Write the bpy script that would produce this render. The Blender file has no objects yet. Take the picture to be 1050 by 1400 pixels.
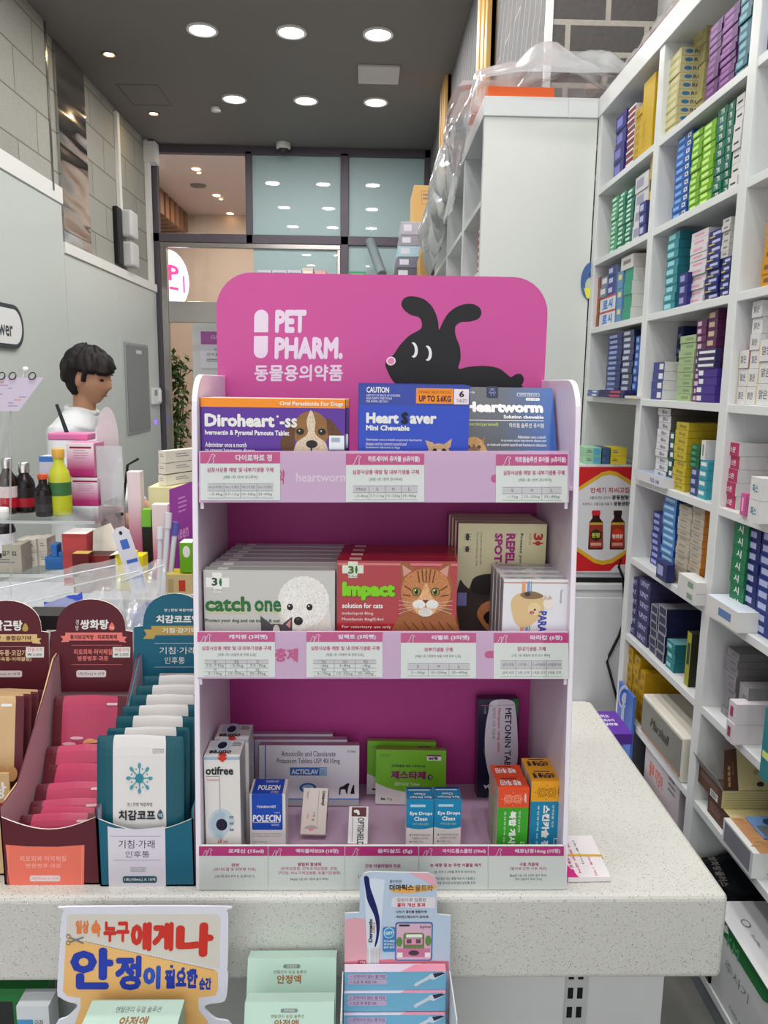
import bpy, bmesh, math, random
from math import sin, cos, pi, radians, sqrt, atan2
from mathutils import Vector as V, Matrix
SC = bpy.context.scene
COL = SC.collection

# ------------------------------------------------------------------ camera, exposure, world
HC = 1.58
PITCH, YAW, ROLL, FPX = radians(9.5), radians(1.47), radians(0.8), 1050.0
fwd = V((sin(YAW) * cos(PITCH), cos(YAW) * cos(PITCH), -sin(PITCH)))
r0 = V((cos(YAW), -sin(YAW), 0)); u0 = r0.cross(fwd)
rgt = r0 * cos(ROLL) + u0 * sin(ROLL); upv = u0 * cos(ROLL) - r0 * sin(ROLL)
CAM = V((0, 0, HC))
cd = bpy.data.cameras.new('camera'); cam = bpy.data.objects.new('camera', cd); COL.objects.link(cam)
cam.matrix_world = Matrix((( rgt.x, upv.x, -fwd.x, 0), (rgt.y, upv.y, -fwd.y, 0), (rgt.z, upv.z, -fwd.z, HC), (0, 0, 0, 1)))
cd.sensor_fit = 'VERTICAL'; cd.sensor_height = 36.0; cd.lens = FPX / 1400 * 36; cd.clip_start = 0.02
SC.camera = cam
SC.view_settings.view_transform = 'Standard'; SC.view_settings.look = 'None'
SC.view_settings.exposure = 0.12; SC.view_settings.gamma = 1.0; SC.view_settings.use_curve_mapping = False
WORLD_STRENGTH = 1.45
LAMP_WATTS = 9.0
wd = bpy.data.worlds.new('daylight'); SC.world = wd; wd.use_nodes = True
wd.node_tree.nodes['Background'].inputs[0].default_value = (0.94, 0.97, 1.0, 1)
wd.node_tree.nodes['Background'].inputs[1].default_value = WORLD_STRENGTH
SC.cycles.max_bounces = 8; SC.cycles.transparent_max_bounces = 24; SC.cycles.caustics_reflective = False; SC.cycles.caustics_refractive = False
SC.cycles.sample_clamp_indirect = 6.0

def add_lamp(name, loc, watts, rgb, size=0.14, parent=None, rot=None):
    l = bpy.data.lights.new(name, 'AREA'); l.shape = 'DISK'; l.size = size; l.energy = watts; l.color = rgb
    o = bpy.data.objects.new(name, l); COL.objects.link(o); o.location = loc
    if rot: o.rotation_euler = rot
    if parent: o.parent = parent
    return o

# ------------------------------------------------------------------ helpers
def ray(px, py): return fwd + rgt * ((px - 525) / FPX) + upv * ((700 - py) / FPX)
def at(px, py, y=None, x=None, z=None):
    d = ray(px, py)
    t = y / d.y if y is not None else (x / d.x if x is not None else (z - HC) / d.z)
    return CAM + d * t

def s2l(c):
    c /= 255.0
    return c / 12.92 if c <= 0.04045 else ((c + 0.055) / 1.055) ** 2.4
MATS = {}
def mat(r, g, b, rough=0.45, metal=0.0, coat=0.0, emit=0.0, alpha=1.0, trans=0.0):
    k = (r, g, b, rough, metal, coat, emit, alpha, trans)
    if k in MATS: return MATS[k]
    m = bpy.data.materials.new('paint'); m.use_nodes = True
    p = m.node_tree.nodes['Principled BSDF']
    c = (s2l(r), s2l(g), s2l(b), 1)
    p.inputs['Base Color'].default_value = c
    p.inputs['Roughness'].default_value = rough; p.inputs['Metallic'].default_value = metal; p.inputs['Specular IOR Level'].default_value = .32
    p.inputs['Coat Weight'].default_value = coat; p.inputs['Coat Roughness'].default_value = 0.05
    p.inputs['Alpha'].default_value = alpha; p.inputs['Transmission Weight'].default_value = trans
    if emit:
        p.inputs['Emission Color'].default_value = c; p.inputs['Emission Strength'].default_value = emit
    MATS[k] = m
    return m
def nodemat(name, rough=0.5, metal=0.0):
    m = bpy.data.materials.new(name); m.use_nodes = True
    nt = m.node_tree; p = nt.nodes['Principled BSDF']
    p.inputs['Roughness'].default_value = rough; p.inputs['Metallic'].default_value = metal
    return m, nt, p
def N(nt, t, **kw):
    n = nt.nodes.new(t)
    for k, v in kw.items():
        if k in n.inputs.keys(): n.inputs[k].default_value = v
        else: setattr(n, k, v)
    return n
def ramp(nt, fac, stops, interp='LINEAR'):
    n = nt.nodes.new('ShaderNodeValToRGB'); e = n.color_ramp.elements; n.color_ramp.interpolation = interp
    while len(e) < len(stops): e.new(0.5)
    for i, (p, c) in enumerate(stops):
        e[i].position = p; e[i].color = (s2l(c[0]), s2l(c[1]), s2l(c[2]), 1)
    nt.links.new(fac, n.inputs[0]); return n.outputs[0]
def fur(r, g, b, *_):
    """printed coat of an animal: fine streaky variation of one colour"""
    m, nt, p = nodemat('printed fur', .55); p.inputs['Specular IOR Level'].default_value = .3
    tc = N(nt, 'ShaderNodeTexCoord'); mp = N(nt, 'ShaderNodeMapping'); mp.inputs['Scale'].default_value = (1500, 900, 520); mp.inputs['Rotation'].default_value = (0, .5, 0); no = N(nt, 'ShaderNodeTexNoise', Scale=1.0, Detail=3.0)
    nt.links.new(tc.outputs['Object'], mp.inputs[0]); nt.links.new(mp.outputs[0], no.inputs['Vector'])
    nt.links.new(ramp(nt, no.outputs['Fac'], ((.3, (r * .8, g * .79, b * .76)), (.5, (r, g, b)), (.7, (min(r * 1.1, 250), min(g * 1.1, 248), min(b * 1.1, 244))))), p.inputs['Base Color']); return m
def clear(name, tint=(255, 255, 255), gloss=0.12, haze=0.0, rough=0.03):
    """thin clear sheet: mostly see-through, with fresnel gloss and some milky haze"""
    m = bpy.data.materials.new(name); m.use_nodes = True; nt = m.node_tree; nt.nodes.clear()
    out = nt.nodes.new('ShaderNodeOutputMaterial')
    tr = N(nt, 'ShaderNodeBsdfTransparent'); tr.inputs[0].default_value = (s2l(tint[0]), s2l(tint[1]), s2l(tint[2]), 1)
    gl = N(nt, 'ShaderNodeBsdfGlossy', Roughness=rough)
    df = N(nt, 'ShaderNodeBsdfDiffuse'); df.inputs[0].default_value = (s2l(235), s2l(238), s2l(240), 1)
    lw = N(nt, 'ShaderNodeLayerWeight', Blend=0.25)
    mm = N(nt, 'ShaderNodeMath', operation='MULTIPLY_ADD'); nt.links.new(lw.outputs['Facing'], mm.inputs[0]); mm.inputs[1].default_value = gloss * 2.5; mm.inputs[2].default_value = gloss * 0.5
    m1 = nt.nodes.new('ShaderNodeMixShader'); m1.inputs[0].default_value = haze
    nt.links.new(tr.outputs[0], m1.inputs[1]); nt.links.new(df.outputs[0], m1.inputs[2])
    m2 = nt.nodes.new('ShaderNodeMixShader'); nt.links.new(mm.outputs[0], m2.inputs[0])
    nt.links.new(m1.outputs[0], m2.inputs[1]); nt.links.new(gl.outputs[0], m2.inputs[2]); nt.links.new(m2.outputs[0], out.inputs[0])
    return m

class MB:
    def __init__(s, off=(0, 0, 0)): s.v = []; s.f = []; s.mi = []; s.mats = []; s.off = V(off); s.sm = []; s.tx = []
    def m(s, mt):
        if mt not in s.mats: s.mats.append(mt)
        return s.mats.index(mt)
    def face(s, pts, mt, smooth=False):
        b = len(s.v); s.v += [V(p) for p in pts]; s.f.append(tuple(range(b, b + len(pts)))); s.mi.append(s.m(mt)); s.sm.append(smooth)
    def raw(s, vs, fs, mt, smooth=False):
        b = len(s.v); s.v += [V(p) for p in vs]; k = s.m(mt)
        for f in fs: s.f.append(tuple(i + b for i in f)); s.mi.append(k); s.sm.append(smooth)
    def box(s, a, b, mt, mtx=None, skip=''):
        (x0, y0, z0), (x1, y1, z1) = a, b
        vs = [V(p) for p in ((x0,y0,z0),(x1,y0,z0),(x1,y1,z0),(x0,y1,z0),(x0,y0,z1),(x1,y0,z1),(x1,y1,z1),(x0,y1,z1))]
        if mtx: vs = [mtx @ p for p in vs]
        F = dict(b=(0,3,2,1), t=(4,5,6,7), f=(0,1,5,4), k=(2,3,7,6), l=(3,0,4,7), r=(1,2,6,5))
        if isinstance(mt, dict):
            bb = len(s.v); s.v += vs
            for k, f in F.items():
                if k not in skip: s.f.append(tuple(i + bb for i in f)); s.mi.append(s.m(mt.get(k, mt['*']))); s.sm.append(False)
        else: s.raw(vs, [f for k, f in F.items() if k not in skip], mt)
    def prism(s, pts, ext, mt, side=None, smooth=False):
        """pts: closed 3D outline; ext: extrusion vector"""
        pts = [V(p) for p in pts]; e = V(ext); n = len(pts)
        s.raw(pts, [tuple(range(n))], mt); s.raw([p + e for p in pts], [tuple(reversed(range(n)))], mt)
        vs = pts + [p + e for p in pts]
        s.raw(vs, [((i + 1) % n, i, n + i, n + (i + 1) % n) for i in range(n)], side or mt, smooth)
    def tube(s, path, r, mt, n=8, cap=True):
        path = [V(p) for p in path]; rings = []; k = len(path)
        rr = r if isinstance(r, (list, tuple)) else [r] * k
        up = V((0, 0, 1))
        for i, p in enumerate(path):
            d = (path[min(i + 1, k - 1)] - path[max(i - 1, 0)]).normalized()
            a = d.cross(up)
            if a.length < 1e-3: a = d.cross(V((1, 0, 0)))
            a.normalize(); b = d.cross(a)
            rings.append([p + (a * cos(2 * pi * j / n) + b * sin(2 * pi * j / n)) * rr[i] for j in range(n)])
        s.raw([q for g in rings for q in g], [(i*n+j, i*n+(j+1)%n, (i+1)*n+(j+1)%n, (i+1)*n+j) for i in range(k-1) for j in range(n)], mt, True)
        if cap: s.raw(rings[0], [tuple(range(n))], mt); s.raw(rings[-1], [tuple(reversed(range(n)))], mt)
    def lathe(s, prof, mt, c=(0, 0, 0), n=20, mtx=None, mats=None, cap=True):
        """prof: (radius, z) list; mats: per-segment materials"""
        c = V(c); vs = []
        for (r, z) in prof:
            for j in range(n):
                p = V((r * cos(2*pi*j/n), r * sin(2*pi*j/n), z)); p = mtx @ p if mtx else p; vs.append(p + c)
        for i in range(len(prof) - 1):
            fs = [(i*n+j, i*n+(j+1)%n, (i+1)*n+(j+1)%n, (i+1)*n+j) for j in range(n)]
            if i == 0: s.raw(vs, fs, mats[i] if mats else mt, True); b = len(s.v) - len(vs)
            else:
                k = s.m(mats[i] if mats else mt)
                for f in fs: s.f.append(tuple(q + b for q in f)); s.mi.append(k); s.sm.append(True)
        if not cap: return
        if prof[0][0] > 1e-4: s.raw(vs[:n], [tuple(reversed(range(n)))], mats[0] if mats else mt)
        if prof[-1][0] > 1e-4: s.raw(vs[-n:], [tuple(range(n))], mats[-1] if mats else mt)
    def build(s, name, parent=None, bevel=0, seg=2, weld=False):
        me = bpy.data.meshes.new(name)
        o = s.off
        PENDING.append((s, me, weld))
        ob = bpy.data.objects.new(name, me); COL.objects.link(ob)
        if parent: ob.parent = parent
        else: ob.location = o
        if bevel:
            b = ob.modifiers.new('bevel', 'BEVEL'); b.width = bevel; b.segments = seg; b.limit_method = 'ANGLE'; b.angle_limit = radians(40)
        return ob

GLY, PENDING = {}, []
def mesh_of(body):
    c = bpy.data.curves.new('lettering', 'FONT'); c.size = 1.0; c.resolution_u = 2; c.space_line = 3.0; c.body = body
    o = bpy.data.objects.new('lettering', c); me = bpy.data.meshes.new_from_object(o)
    vs = [(v.co.x, v.co.y) for v in me.vertices]; fs = [tuple(p.vertices) for p in me.polygons]
    bpy.data.objects.remove(o); bpy.data.curves.remove(c); bpy.data.meshes.remove(me)
    return vs, fs
def flush():
    """set all the lettering in one go, then fill every mesh"""
    words = sorted({t[1] for mb, *_ in PENDING for t in mb.tx})
    vs, fs = mesh_of('H\nH'); ys = sorted(v[1] for v in vs); L = ys[len(ys) // 2 + 1] - ys[0]
    vs, fs = mesh_of('\n'.join(words)); rows = {}
    for f in fs:
        y = sum(vs[i][1] for i in f) / len(f); rows.setdefault(int(round((.33 - y) / L)), []).append(f)
    for i, w in enumerate(words):
        fl = rows.get(i, []); ids = sorted({k for f in fl for k in f}); mp = {k: j for j, k in enumerate(ids)}
        vv = [(vs[k][0], vs[k][1] + i * L) for k in ids] or [(0, 0)]
        xs = [v[0] for v in vv]; yy = [v[1] for v in vv]
        GLY[w] = (vv, [tuple(mp[k] for k in f) for f in fl], min(xs), min(yy), max(xs) - min(xs) or 1, max(yy) - min(yy) or 1)
    for mb, me, weld in PENDING:
        for t in mb.tx: t[0].set_text(*t[1:])
        o = mb.off
        me.from_pydata([(p.x - o.x, p.y - o.y, p.z - o.z) for p in mb.v], [], mb.f)
        for m in mb.mats: me.materials.append(m)
        me.polygons.foreach_set('material_index', mb.mi); me.polygons.foreach_set('use_smooth', mb.sm)
        if weld:
            bm = bmesh.new(); bm.from_mesh(me); bmesh.ops.remove_doubles(bm, verts=bm.verts, dist=1e-5); bmesh.ops.recalc_face_normals(bm, faces=bm.faces); bm.to_mesh(me); bm.free()
        me.update()
STEP = 0.00016
class Face:
    """print on a flat face: local 2-D frame given in convenient numbers (x0,y0)-(x1,y1), y down, mapped on a corner, a width and a height vector"""
    def __init__(s, mb, tl, tr, bl, box=(0, 0, 1, 1), step=STEP):
        s.mb = mb; s.o = V(tl); s.u = V(tr) - s.o; s.w = V(bl) - s.o; s.b = box; s.n = s.w.cross(s.u).normalized(); s.step = step; s.k = 0
    def P(s, x, y, l=1):
        b = s.b
        return s.o + s.u * ((x - b[0]) / (b[2] - b[0])) + s.w * ((y - b[1]) / (b[3] - b[1])) + s.n * (s.step * l)
    def poly(s, pts, mt, l=1):
        s.k += .004; l += min(s.k, .8); s.mb.face([s.P(x, y, l) for x, y in reversed(pts)], mt)
    def rect(s, x0, y0, x1, y1, mt, l=1): s.poly([(x0, y0), (x1, y0), (x1, y1), (x0, y1)], mt, l)
    def ell(s, cx, cy, rx, ry, mt, l=1, n=20, a0=0, a1=360, rot=0):
        c, q = cos(radians(rot)), sin(radians(rot)); k = n if a1 - a0 < 360 else n - 1
        pts = []
        for i in range(n):
            a = radians(a0 + (a1 - a0) * i / k if a1 - a0 < 360 else a0 + 360 * i / n)
            x, y = rx * cos(a), ry * sin(a); pts.append((cx + x * c - y * q, cy + x * q + y * c))
        s.poly(pts, mt, l)
    def rrect(s, x0, y0, x1, y1, r, mt, l=1, n=5):
        s.poly(rr2(x0, y0, x1, y1, r, n), mt, l)
    def line(s, pts, w, mt, l=1):
        for (xa, ya), (xb, yb) in zip(pts, pts[1:]):
            d = sqrt((xb-xa)**2 + (yb-ya)**2) or 1; nx, ny = -(yb-ya)/d*w/2, (xb-xa)/d*w/2
            s.poly([(xa-nx, ya-ny), (xb-nx, yb-ny), (xb+nx, yb+ny), (xa+nx, ya+ny)], mt, l)
    def text(s, t, x0, y0, x1, y1, mt, l=2, bold=0, rot=0, slant=0):
        """text fitted to the box; rot 90: reads downwards, -90 upwards, 180 upside down; bold: extra stroke as a share of the height"""
        s.k += .004; s.mb.m(mt); s.mb.tx.append((s, t, x0, y0, x1, y1, mt, l + min(s.k, .8), bold, rot, slant, s.b))
    def set_text(s, t, x0, y0, x1, y1, mt, l, bold, rot, slant, b):
        vs, fs, mx, my, w, h = GLY[t]; s.b = b
        shifts = [(0, 0)] if not bold else [(dx * r, dy * r) for r in ((1,) if bold < .045 else (1, .5)) for dx, dy in ((-bold, 0), (bold, 0), (0, bold), (0, -bold), (.7 * bold, .7 * bold), (-.7 * bold, .7 * bold), (.7 * bold, -.7 * bold), (-.7 * bold, -.7 * bold))[:8 if r == 1 and bold >= .045 else 4]]
        for i, (dx, dy) in enumerate(shifts):
            q = []
            for (a, b) in vs:
                a, b = (a - mx) / w, 1 - (b - my) / h
                asp = h / w
                a = a * (1 - 2*bold*asp) + bold*asp + dx * asp + slant * (1 - b) * asp; b = b * (1 - 2*bold) + bold + dy
                if rot == 90: a, b = 1 - b, a
                elif rot == -90: a, b = b, 1 - a
                elif rot == 180: a, b = 1 - a, 1 - b
                q.append(s.P(x0 + (x1 - x0) * a, y0 + (y1 - y0) * b, l + i * 0.12))
            s.mb.raw(q, fs, mt)
    def bars(s, x0, y0, x1, y1, n, mt, l=2, frac=0.5, seed=1):
        rnd = random.Random(seed)
        for i in range(n):
            y = y0 + (y1 - y0) * i / n
            s.rect(x0, y, x0 + (x1 - x0) * rnd.uniform(0.75, 1), y + (y1 - y0) / n * frac, mt, l)
def rr2(x0, y0, x1, y1, r, n=5):
    pts = []
    for (cx, cy, a) in ((x1-r, y1-r, 0), (x0+r, y1-r, 90), (x0+r, y0+r, 180), (x1-r, y0+r, 270)):
        for i in range(n + 1):
            t = radians(a + 90 * i / n); pts.append((cx + r * cos(t), cy + r * sin(t)))
    return pts

def tag(o, label, cat, group=None, kind=None):
    if label: o['label'] = label
    if cat: o['category'] = cat
    if group: o['group'] = group
    if kind: o['kind'] = kind
    return o
def thing(name, label, cat, loc=(0, 0, 0), rz=0, group=None):
    o = bpy.data.objects.new(name, None); COL.objects.link(o); o.location = loc; o.rotation_euler = (0, 0, rz); o.empty_display_size = 0.02
    return tag(o, label, cat, group)
def struct(name, mb, bevel=0):
    o = mb.build(name, bevel=bevel); o['kind'] = 'structure'; return o
def dup(o, loc=None, label=None, rot=None):
    c = o.copy(); COL.objects.link(c)
    if loc is not None: c.location = loc
    if rot is not None: c.rotation_euler = rot
    if label: c['label'] = label
    for ch in list(o.children):
        d = ch.copy(); COL.objects.link(d); d.parent = c
        for g in ch.children:
            e = g.copy(); COL.objects.link(e); e.parent = d
    return c
ORD = ['lowest', 'second', 'third', 'fourth', 'fifth', 'sixth', 'seventh', 'eighth', 'ninth', 'tenth', 'eleventh', 'twelfth', 'thirteenth', 'fourteenth', 'fifteenth']
# ------------------------------------------------------------------ shared materials
WHITE = mat(232, 232, 228, .4); WPAINT = mat(200, 206, 201, .25); BLACK = mat(22, 22, 24, .4); INK = mat(45, 45, 50, .6)
PAPER = mat(236, 234, 230, .55); CHROME = mat(205, 205, 205, .2, 1.0); STEEL = mat(150, 150, 150, .25, 1.0); GREY = mat(120, 122, 124, .5)
WOOD = mat(214, 170, 100, .4); CARD = mat(205, 165, 105, .7); ALU = mat(95, 90, 96, .4, .6)
GLASS = clear('clear glass', gloss=.05); ACRYL = clear('acrylic', (250, 251, 251), .07, .0); FILM = clear('film', (250, 250, 251), .08, .05, .1)
# ------------------------------------------------------------------ the setting
CZ, XL, XR, YB = 4.0, -2.29, 0.655, 8.55
def tile_floor():
    m, nt, p = nodemat('floor tile', .35)
    tc = N(nt, 'ShaderNodeTexCoord'); br = N(nt, 'ShaderNodeTexBrick', Scale=1.0); br.offset = 0.0
    br.inputs['Brick Width'].default_value = .6; br.inputs['Row Height'].default_value = .6; br.inputs['Mortar Size'].default_value = .004
    br.inputs['Color1'].default_value = (.17, .17, .18, 1); br.inputs['Color2'].default_value = (.18, .18, .185, 1); br.inputs['Mortar'].default_value = (.09, .09, .09, 1)
    nt.links.new(tc.outputs['Object'], br.inputs['Vector']); nt.links.new(br.outputs['Color'], p.inputs['Base Color']); return m
def brickmat(name, c1, c2, mort, bw, bh, ms, axis, rough=.8, bump=.4, scale=60, offset=.5, shear=0):
    m, nt, p = nodemat(name, rough)
    tc = N(nt, 'ShaderNodeTexCoord'); mp = N(nt, 'ShaderNodeMapping')
    sep = N(nt, 'ShaderNodeSeparateXYZ'); cmb = N(nt, 'ShaderNodeCombineXYZ')
    nt.links.new(tc.outputs['Object'], sep.inputs[0]); nt.links.new(sep.outputs[axis], cmb.inputs[0]); nt.links.new(sep.outputs[2], cmb.inputs[1])
    if shear:
        sh = N(nt, 'ShaderNodeMath', operation='MULTIPLY_ADD'); nt.links.new(sep.outputs[2], sh.inputs[0]); sh.inputs[1].default_value = shear; nt.links.new(sep.outputs[axis], sh.inputs[2]); nt.links.new(sep.outputs[2], cmb.inputs[0]); nt.links.new(sh.outputs[0], cmb.inputs[1])
    br = N(nt, 'ShaderNodeTexBrick', Scale=1.0); br.offset = offset
    br.inputs['Brick Width'].default_value = bw; br.inputs['Row Height'].default_value = bh; br.inputs['Mortar Size'].default_value = ms; br.inputs['Mortar Smooth'].default_value = .2
    for k, c in (('Color1', c1), ('Color2', c2), ('Mortar', mort)): br.inputs[k].default_value = (s2l(c[0]), s2l(c[1]), s2l(c[2]), 1)
    nt.links.new(cmb.outputs[0], br.inputs['Vector'])
    no = N(nt, 'ShaderNodeTexNoise', Scale=scale, Detail=4.0); nt.links.new(tc.outputs['Object'], no.inputs['Vector'])
    mx = N(nt, 'ShaderNodeMixRGB', blend_type='MULTIPLY'); mx.inputs[0].default_value = .35
    nt.links.new(br.outputs['Color'], mx.inputs[1]); nt.links.new(no.outputs['Fac'], mx.inputs[2]); nt.links.new(mx.outputs[0], p.inputs['Base Color'])
    ma = N(nt, 'ShaderNodeMath', operation='SUBTRACT'); nt.links.new(no.outputs['Fac'], ma.inputs[0]); nt.links.new(br.outputs['Fac'], ma.inputs[1])
    bp = N(nt, 'ShaderNodeBump', Strength=bump, Distance=.006); nt.links.new(ma.outputs[0], bp.inputs['Height']); nt.links.new(bp.outputs[0], p.inputs['Normal'])
    return m
def box_struct(name, a, b, mt, bevel=0):
    mb = MB(); mb.box(a, b, mt); return struct(name, mb, bevel)
CEIL = mat(126, 122, 120, .6)
box_struct('floor', (-3.6, -2.5, -.1), (1.3, 8.6, 0), tile_floor())
box_struct('ceiling', (-2.5, -2.5, CZ), (1.3, YB + .1, CZ + .1), CEIL)
BLOCK = brickmat('concrete block', (176, 176, 166), (166, 166, 157), (120, 120, 112), .62, .28, .006, 1, .85, .25, 90, .5)
box_struct('wall_left', (XL - .1, -2.5, 0), (XL, YB + .05, CZ), BLOCK)
mb = MB(); mb.box((XL, 1.0, 2.9), (XL + .06, 5.79, CZ), BLOCK); struct('wall_left_pilaster', mb)
mb = MB(); mb.box((XL, 5.79, 2.9), (XL + .065, 5.82, CZ), STEEL); struct('trim_1', mb)
SLAT = brickmat('slanted grey cladding', (128, 126, 128), (116, 115, 118), (180, 178, 172), 1.6, .13, .006, 1, .7, .5, 40, .37, .45)
box_struct('wall_right', (XR, 3.06, 0), (XR + .1, YB + .05, CZ), SLAT)
BRICK = brickmat('dark brick', (92, 86, 84), (80, 76, 75), (176, 170, 158), .29, .107, .011, 0, .7, .6, 50, .5)
box_struct('wall_right_front', (XR + .001, 3.04, 0), (1.3, 3.14, CZ), BRICK)
box_struct('wall_right_near', (1.05, -2.5, 0), (1.15, 3.06, CZ), mat(200, 200, 198, .6))
box_struct('trim_2', (XR - .012, 3.03, 2.4), (XR + .012, 3.055, CZ), mat(225, 225, 225, .4))
for i, (y0, y1) in enumerate(((4.30, 4.62), (6.55, 6.9))):
    mb = MB()
    for k in range(4): mb.box((XR - .05 - .006 * (k % 2), y0 + (y1 - y0) * k / 4, 2.3), (XR, y0 + (y1 - y0) * (k + 1) / 4 - .012, CZ), WOOD)
    mb.box((XR - .03, y0, 2.3), (XR, y1, CZ), WOOD)
    mb.box((XR - .055, y1 - .01, 2.3), (XR, y1 + .03, CZ), mat(200, 200, 205, .4))
    o = mb.build('wooden_wall_post', bevel=.004)
    tag(o, ['wide pale wooden post on the grey wall just behind the plastic sheet', 'slim pale wooden post on the grey wall close to the glass front'][i], 'wooden post', 'wooden wall posts')
# polished steel strip, white panelling
STEELW, nt, p = nodemat('polished steel', .16, 1.0); p.inputs['Base Color'].default_value = (.52, .51, .5, 1)
tc = N(nt, 'ShaderNodeTexCoord'); mp = N(nt, 'ShaderNodeMapping'); mp.inputs['Scale'].default_value = (1, .6, 3.2); no = N(nt, 'ShaderNodeTexNoise', Scale=1.6, Detail=1.0); nt.links.new(tc.outputs['Object'], mp.inputs[0]); nt.links.new(mp.outputs[0], no.inputs['Vector'])
bp = N(nt, 'ShaderNodeBump', Strength=.8, Distance=.08); nt.links.new(no.outputs['Fac'], bp.inputs['Height']); nt.links.new(bp.outputs[0], p.inputs['Normal'])
o = MB(); o.box((XL, 6.08, 2.55), (XL + .02, 6.66, CZ - .005), STEELW); tag(o.build('steel_wall_panel'), 'tall polished steel strip on the block wall above the white panels', 'steel panel')
mb = MB(); mb.box((XL, 2.0, 0), (XL + .05, 5.97, 2.93), WPAINT); mb.box((XL, 2.0, 2.84), (XL + .062, 5.975, 2.955), WHITE); struct('wall_left_panel', mb, .003)
mb = MB(); mb.box((XL, 5.98, 0), (XL + .05, 7.2, 2.5), WPAINT); mb.box((XL, 7.206, 0), (XL + .05, 8.5, 2.5), WPAINT); mb.box((XL, 5.98, 2.5), (XL + .065, 8.5, 2.58), WHITE); struct('wall_left_panel_low', mb, .003)
# sign on the near panel
sg = thing('pill_shaped_wall_sign', 'white rounded wall sign with a thick dark outline and dark lettering', 'sign', (XL + .05, 4.8, 1.9))
mb = MB(); pts = rr2(-.75, -.135, .36, .135, .13, 8)
mb.prism([(0, x, z) for x, z in pts], (.02, 0, 0), mat(232, 232, 232, .4), mat(50, 56, 62)); 
F = Face(mb, (.02, -.75, .135), (.02, .36, .135), (.02, -.75, -.135), (-.75, -.135, .36, .135))
F.rrect(-.75, -.135, .36, .135, .13, mat(60, 66, 72, .5), 1, 8); F.rrect(-.72, -.108, .333, .108, .108, mat(232, 233, 233, .4), 2, 8)
F.text('Flower', -.13, -.035, .2, .065, mat(60, 62, 66), 3, .03); mb.build('sign_panel', sg)
# grey service hatch, door phone, cable duct, speaker
hp = thing('electrical_panel_door', 'tall grey metal panel door set in the white wall panelling', 'panel door', (XL + .05, 7.68, 1.07))
mb = MB(); mb.box((0, -.38, 0), (.015, .38, .86), mat(160, 162, 162, .4)); mb.build('frame', hp, .003)
mb = MB(); mb.box((.015, -.355, .025), (.02, .355, .835), mat(128, 132, 133, .35)); F = Face(mb, (.02, -.355, .835), (.02, .355, .835), (.02, -.355, .025)); F.rect(.42, .05, .68, .09, mat(220, 220, 220)); mb.build('panel', hp)
ip = thing('wall_door_phone', 'small white door phone on the white wall beside the entrance', 'door phone', (XL + .05, 8.3, 1.33))
mb = MB(); mb.box((0, -.15, 0), (.03, .15, .17), WHITE); mb.build('body', ip, .006); mb = MB(); mb.box((.03, -.1, .09), (.032, .0, .15), mat(140, 145, 150)); mb.build('screen', ip); mb = MB(); mb.box((.03, .04, .02), (.05, .1, .15), PAPER); mb.build('handset', ip, .005)
mb = MB(); mb.box((XL, 8.28, 1.12), (XL + .06, 8.32, 1.16), mat(120, 80, 255, .4, emit=2.0)); tag(mb.build('violet_indicator_light'), 'tiny violet glowing light under the door phone', 'indicator light')
mb = MB(); mb.box((XL, 7.45, 2.95), (XL + .03, 7.52, CZ - .04), WHITE); tag(mb.build('cable_duct'), 'thin white cable duct climbing the block wall to the ceiling', 'cable duct')
mb = MB(); mb.box((XL, 8.40, 2.585), (XL + .04, 8.5, CZ), WHITE); mb.box((XL, 8.38, CZ - .22), (XL + .12, 8.53, CZ - .02), WHITE); tag(mb.build('cable_duct'), 'white cable duct with a junction box in the corner by the glass', 'cable duct')
sp = thing('wall_loudspeaker', 'slim wall speaker with black back and pale body on the block wall', 'loudspeaker', (XL, 7.4, 2.62))
mb = MB(); mb.box((0, -.1, 0), (.05, .02, .5), BLACK); mb.build('bracket', sp, .01); mb = MB(); mb.box((.03, .03, .0), (.13, .25, .22), mat(200, 200, 200)); mb.box((.03, .03, .26), (.13, .25, .5), mat(205, 205, 205)); mb.build('cabinet', sp, .02)
# ceiling things
lampx = (-1.165, -.545, .063, .68); rows = [7.19, 5.87, 4.54, 3.2, 1.88, .55, -.8]
LENS = mat(255, 253, 250, .5, emit=9.0)
first = None
near = ['by the glass front', 'further from the glass front']
for j, y in enumerate(rows):
    for i, x in enumerate(lampx):
        if x > .6 and y > 3: continue
        if first is None:
            first = thing('ceiling_downlight', 'x', 'ceiling light', (x, y, CZ), 0, 'round white ceiling downlights')
            mb = MB(); mb.lathe([(.108, -.012), (.112, 0), (.088, 0), (.09, -.012), (.108, -.012)], WHITE, n=28, cap=False); mb.build('trim_ring', first)
            mb = MB(); mb.lathe([(0.0, -.006), (.089, -.006), (.089, -.001), (0.0, -.001)], LENS, n=28); mb.build('lens', first)
            d = first
        else: d = dup(first, (x, y, CZ))
        if j < 2: d['label'] = 'round white downlight, %s of the row %s' % (['nearest the block wall', 'middle one', 'nearest the shelving'][i], near[j])
        else: d['label'] = 'round white downlight overhead, %s, %s row from the glass' % (['by the block wall', 'middle one', 'by the shelving', 'over the shelves'][i], ORD[j])
        add_lamp('downlight', (x, y, CZ - .02), LAMP_WATTS, (1, .985, .96), .17)
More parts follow.
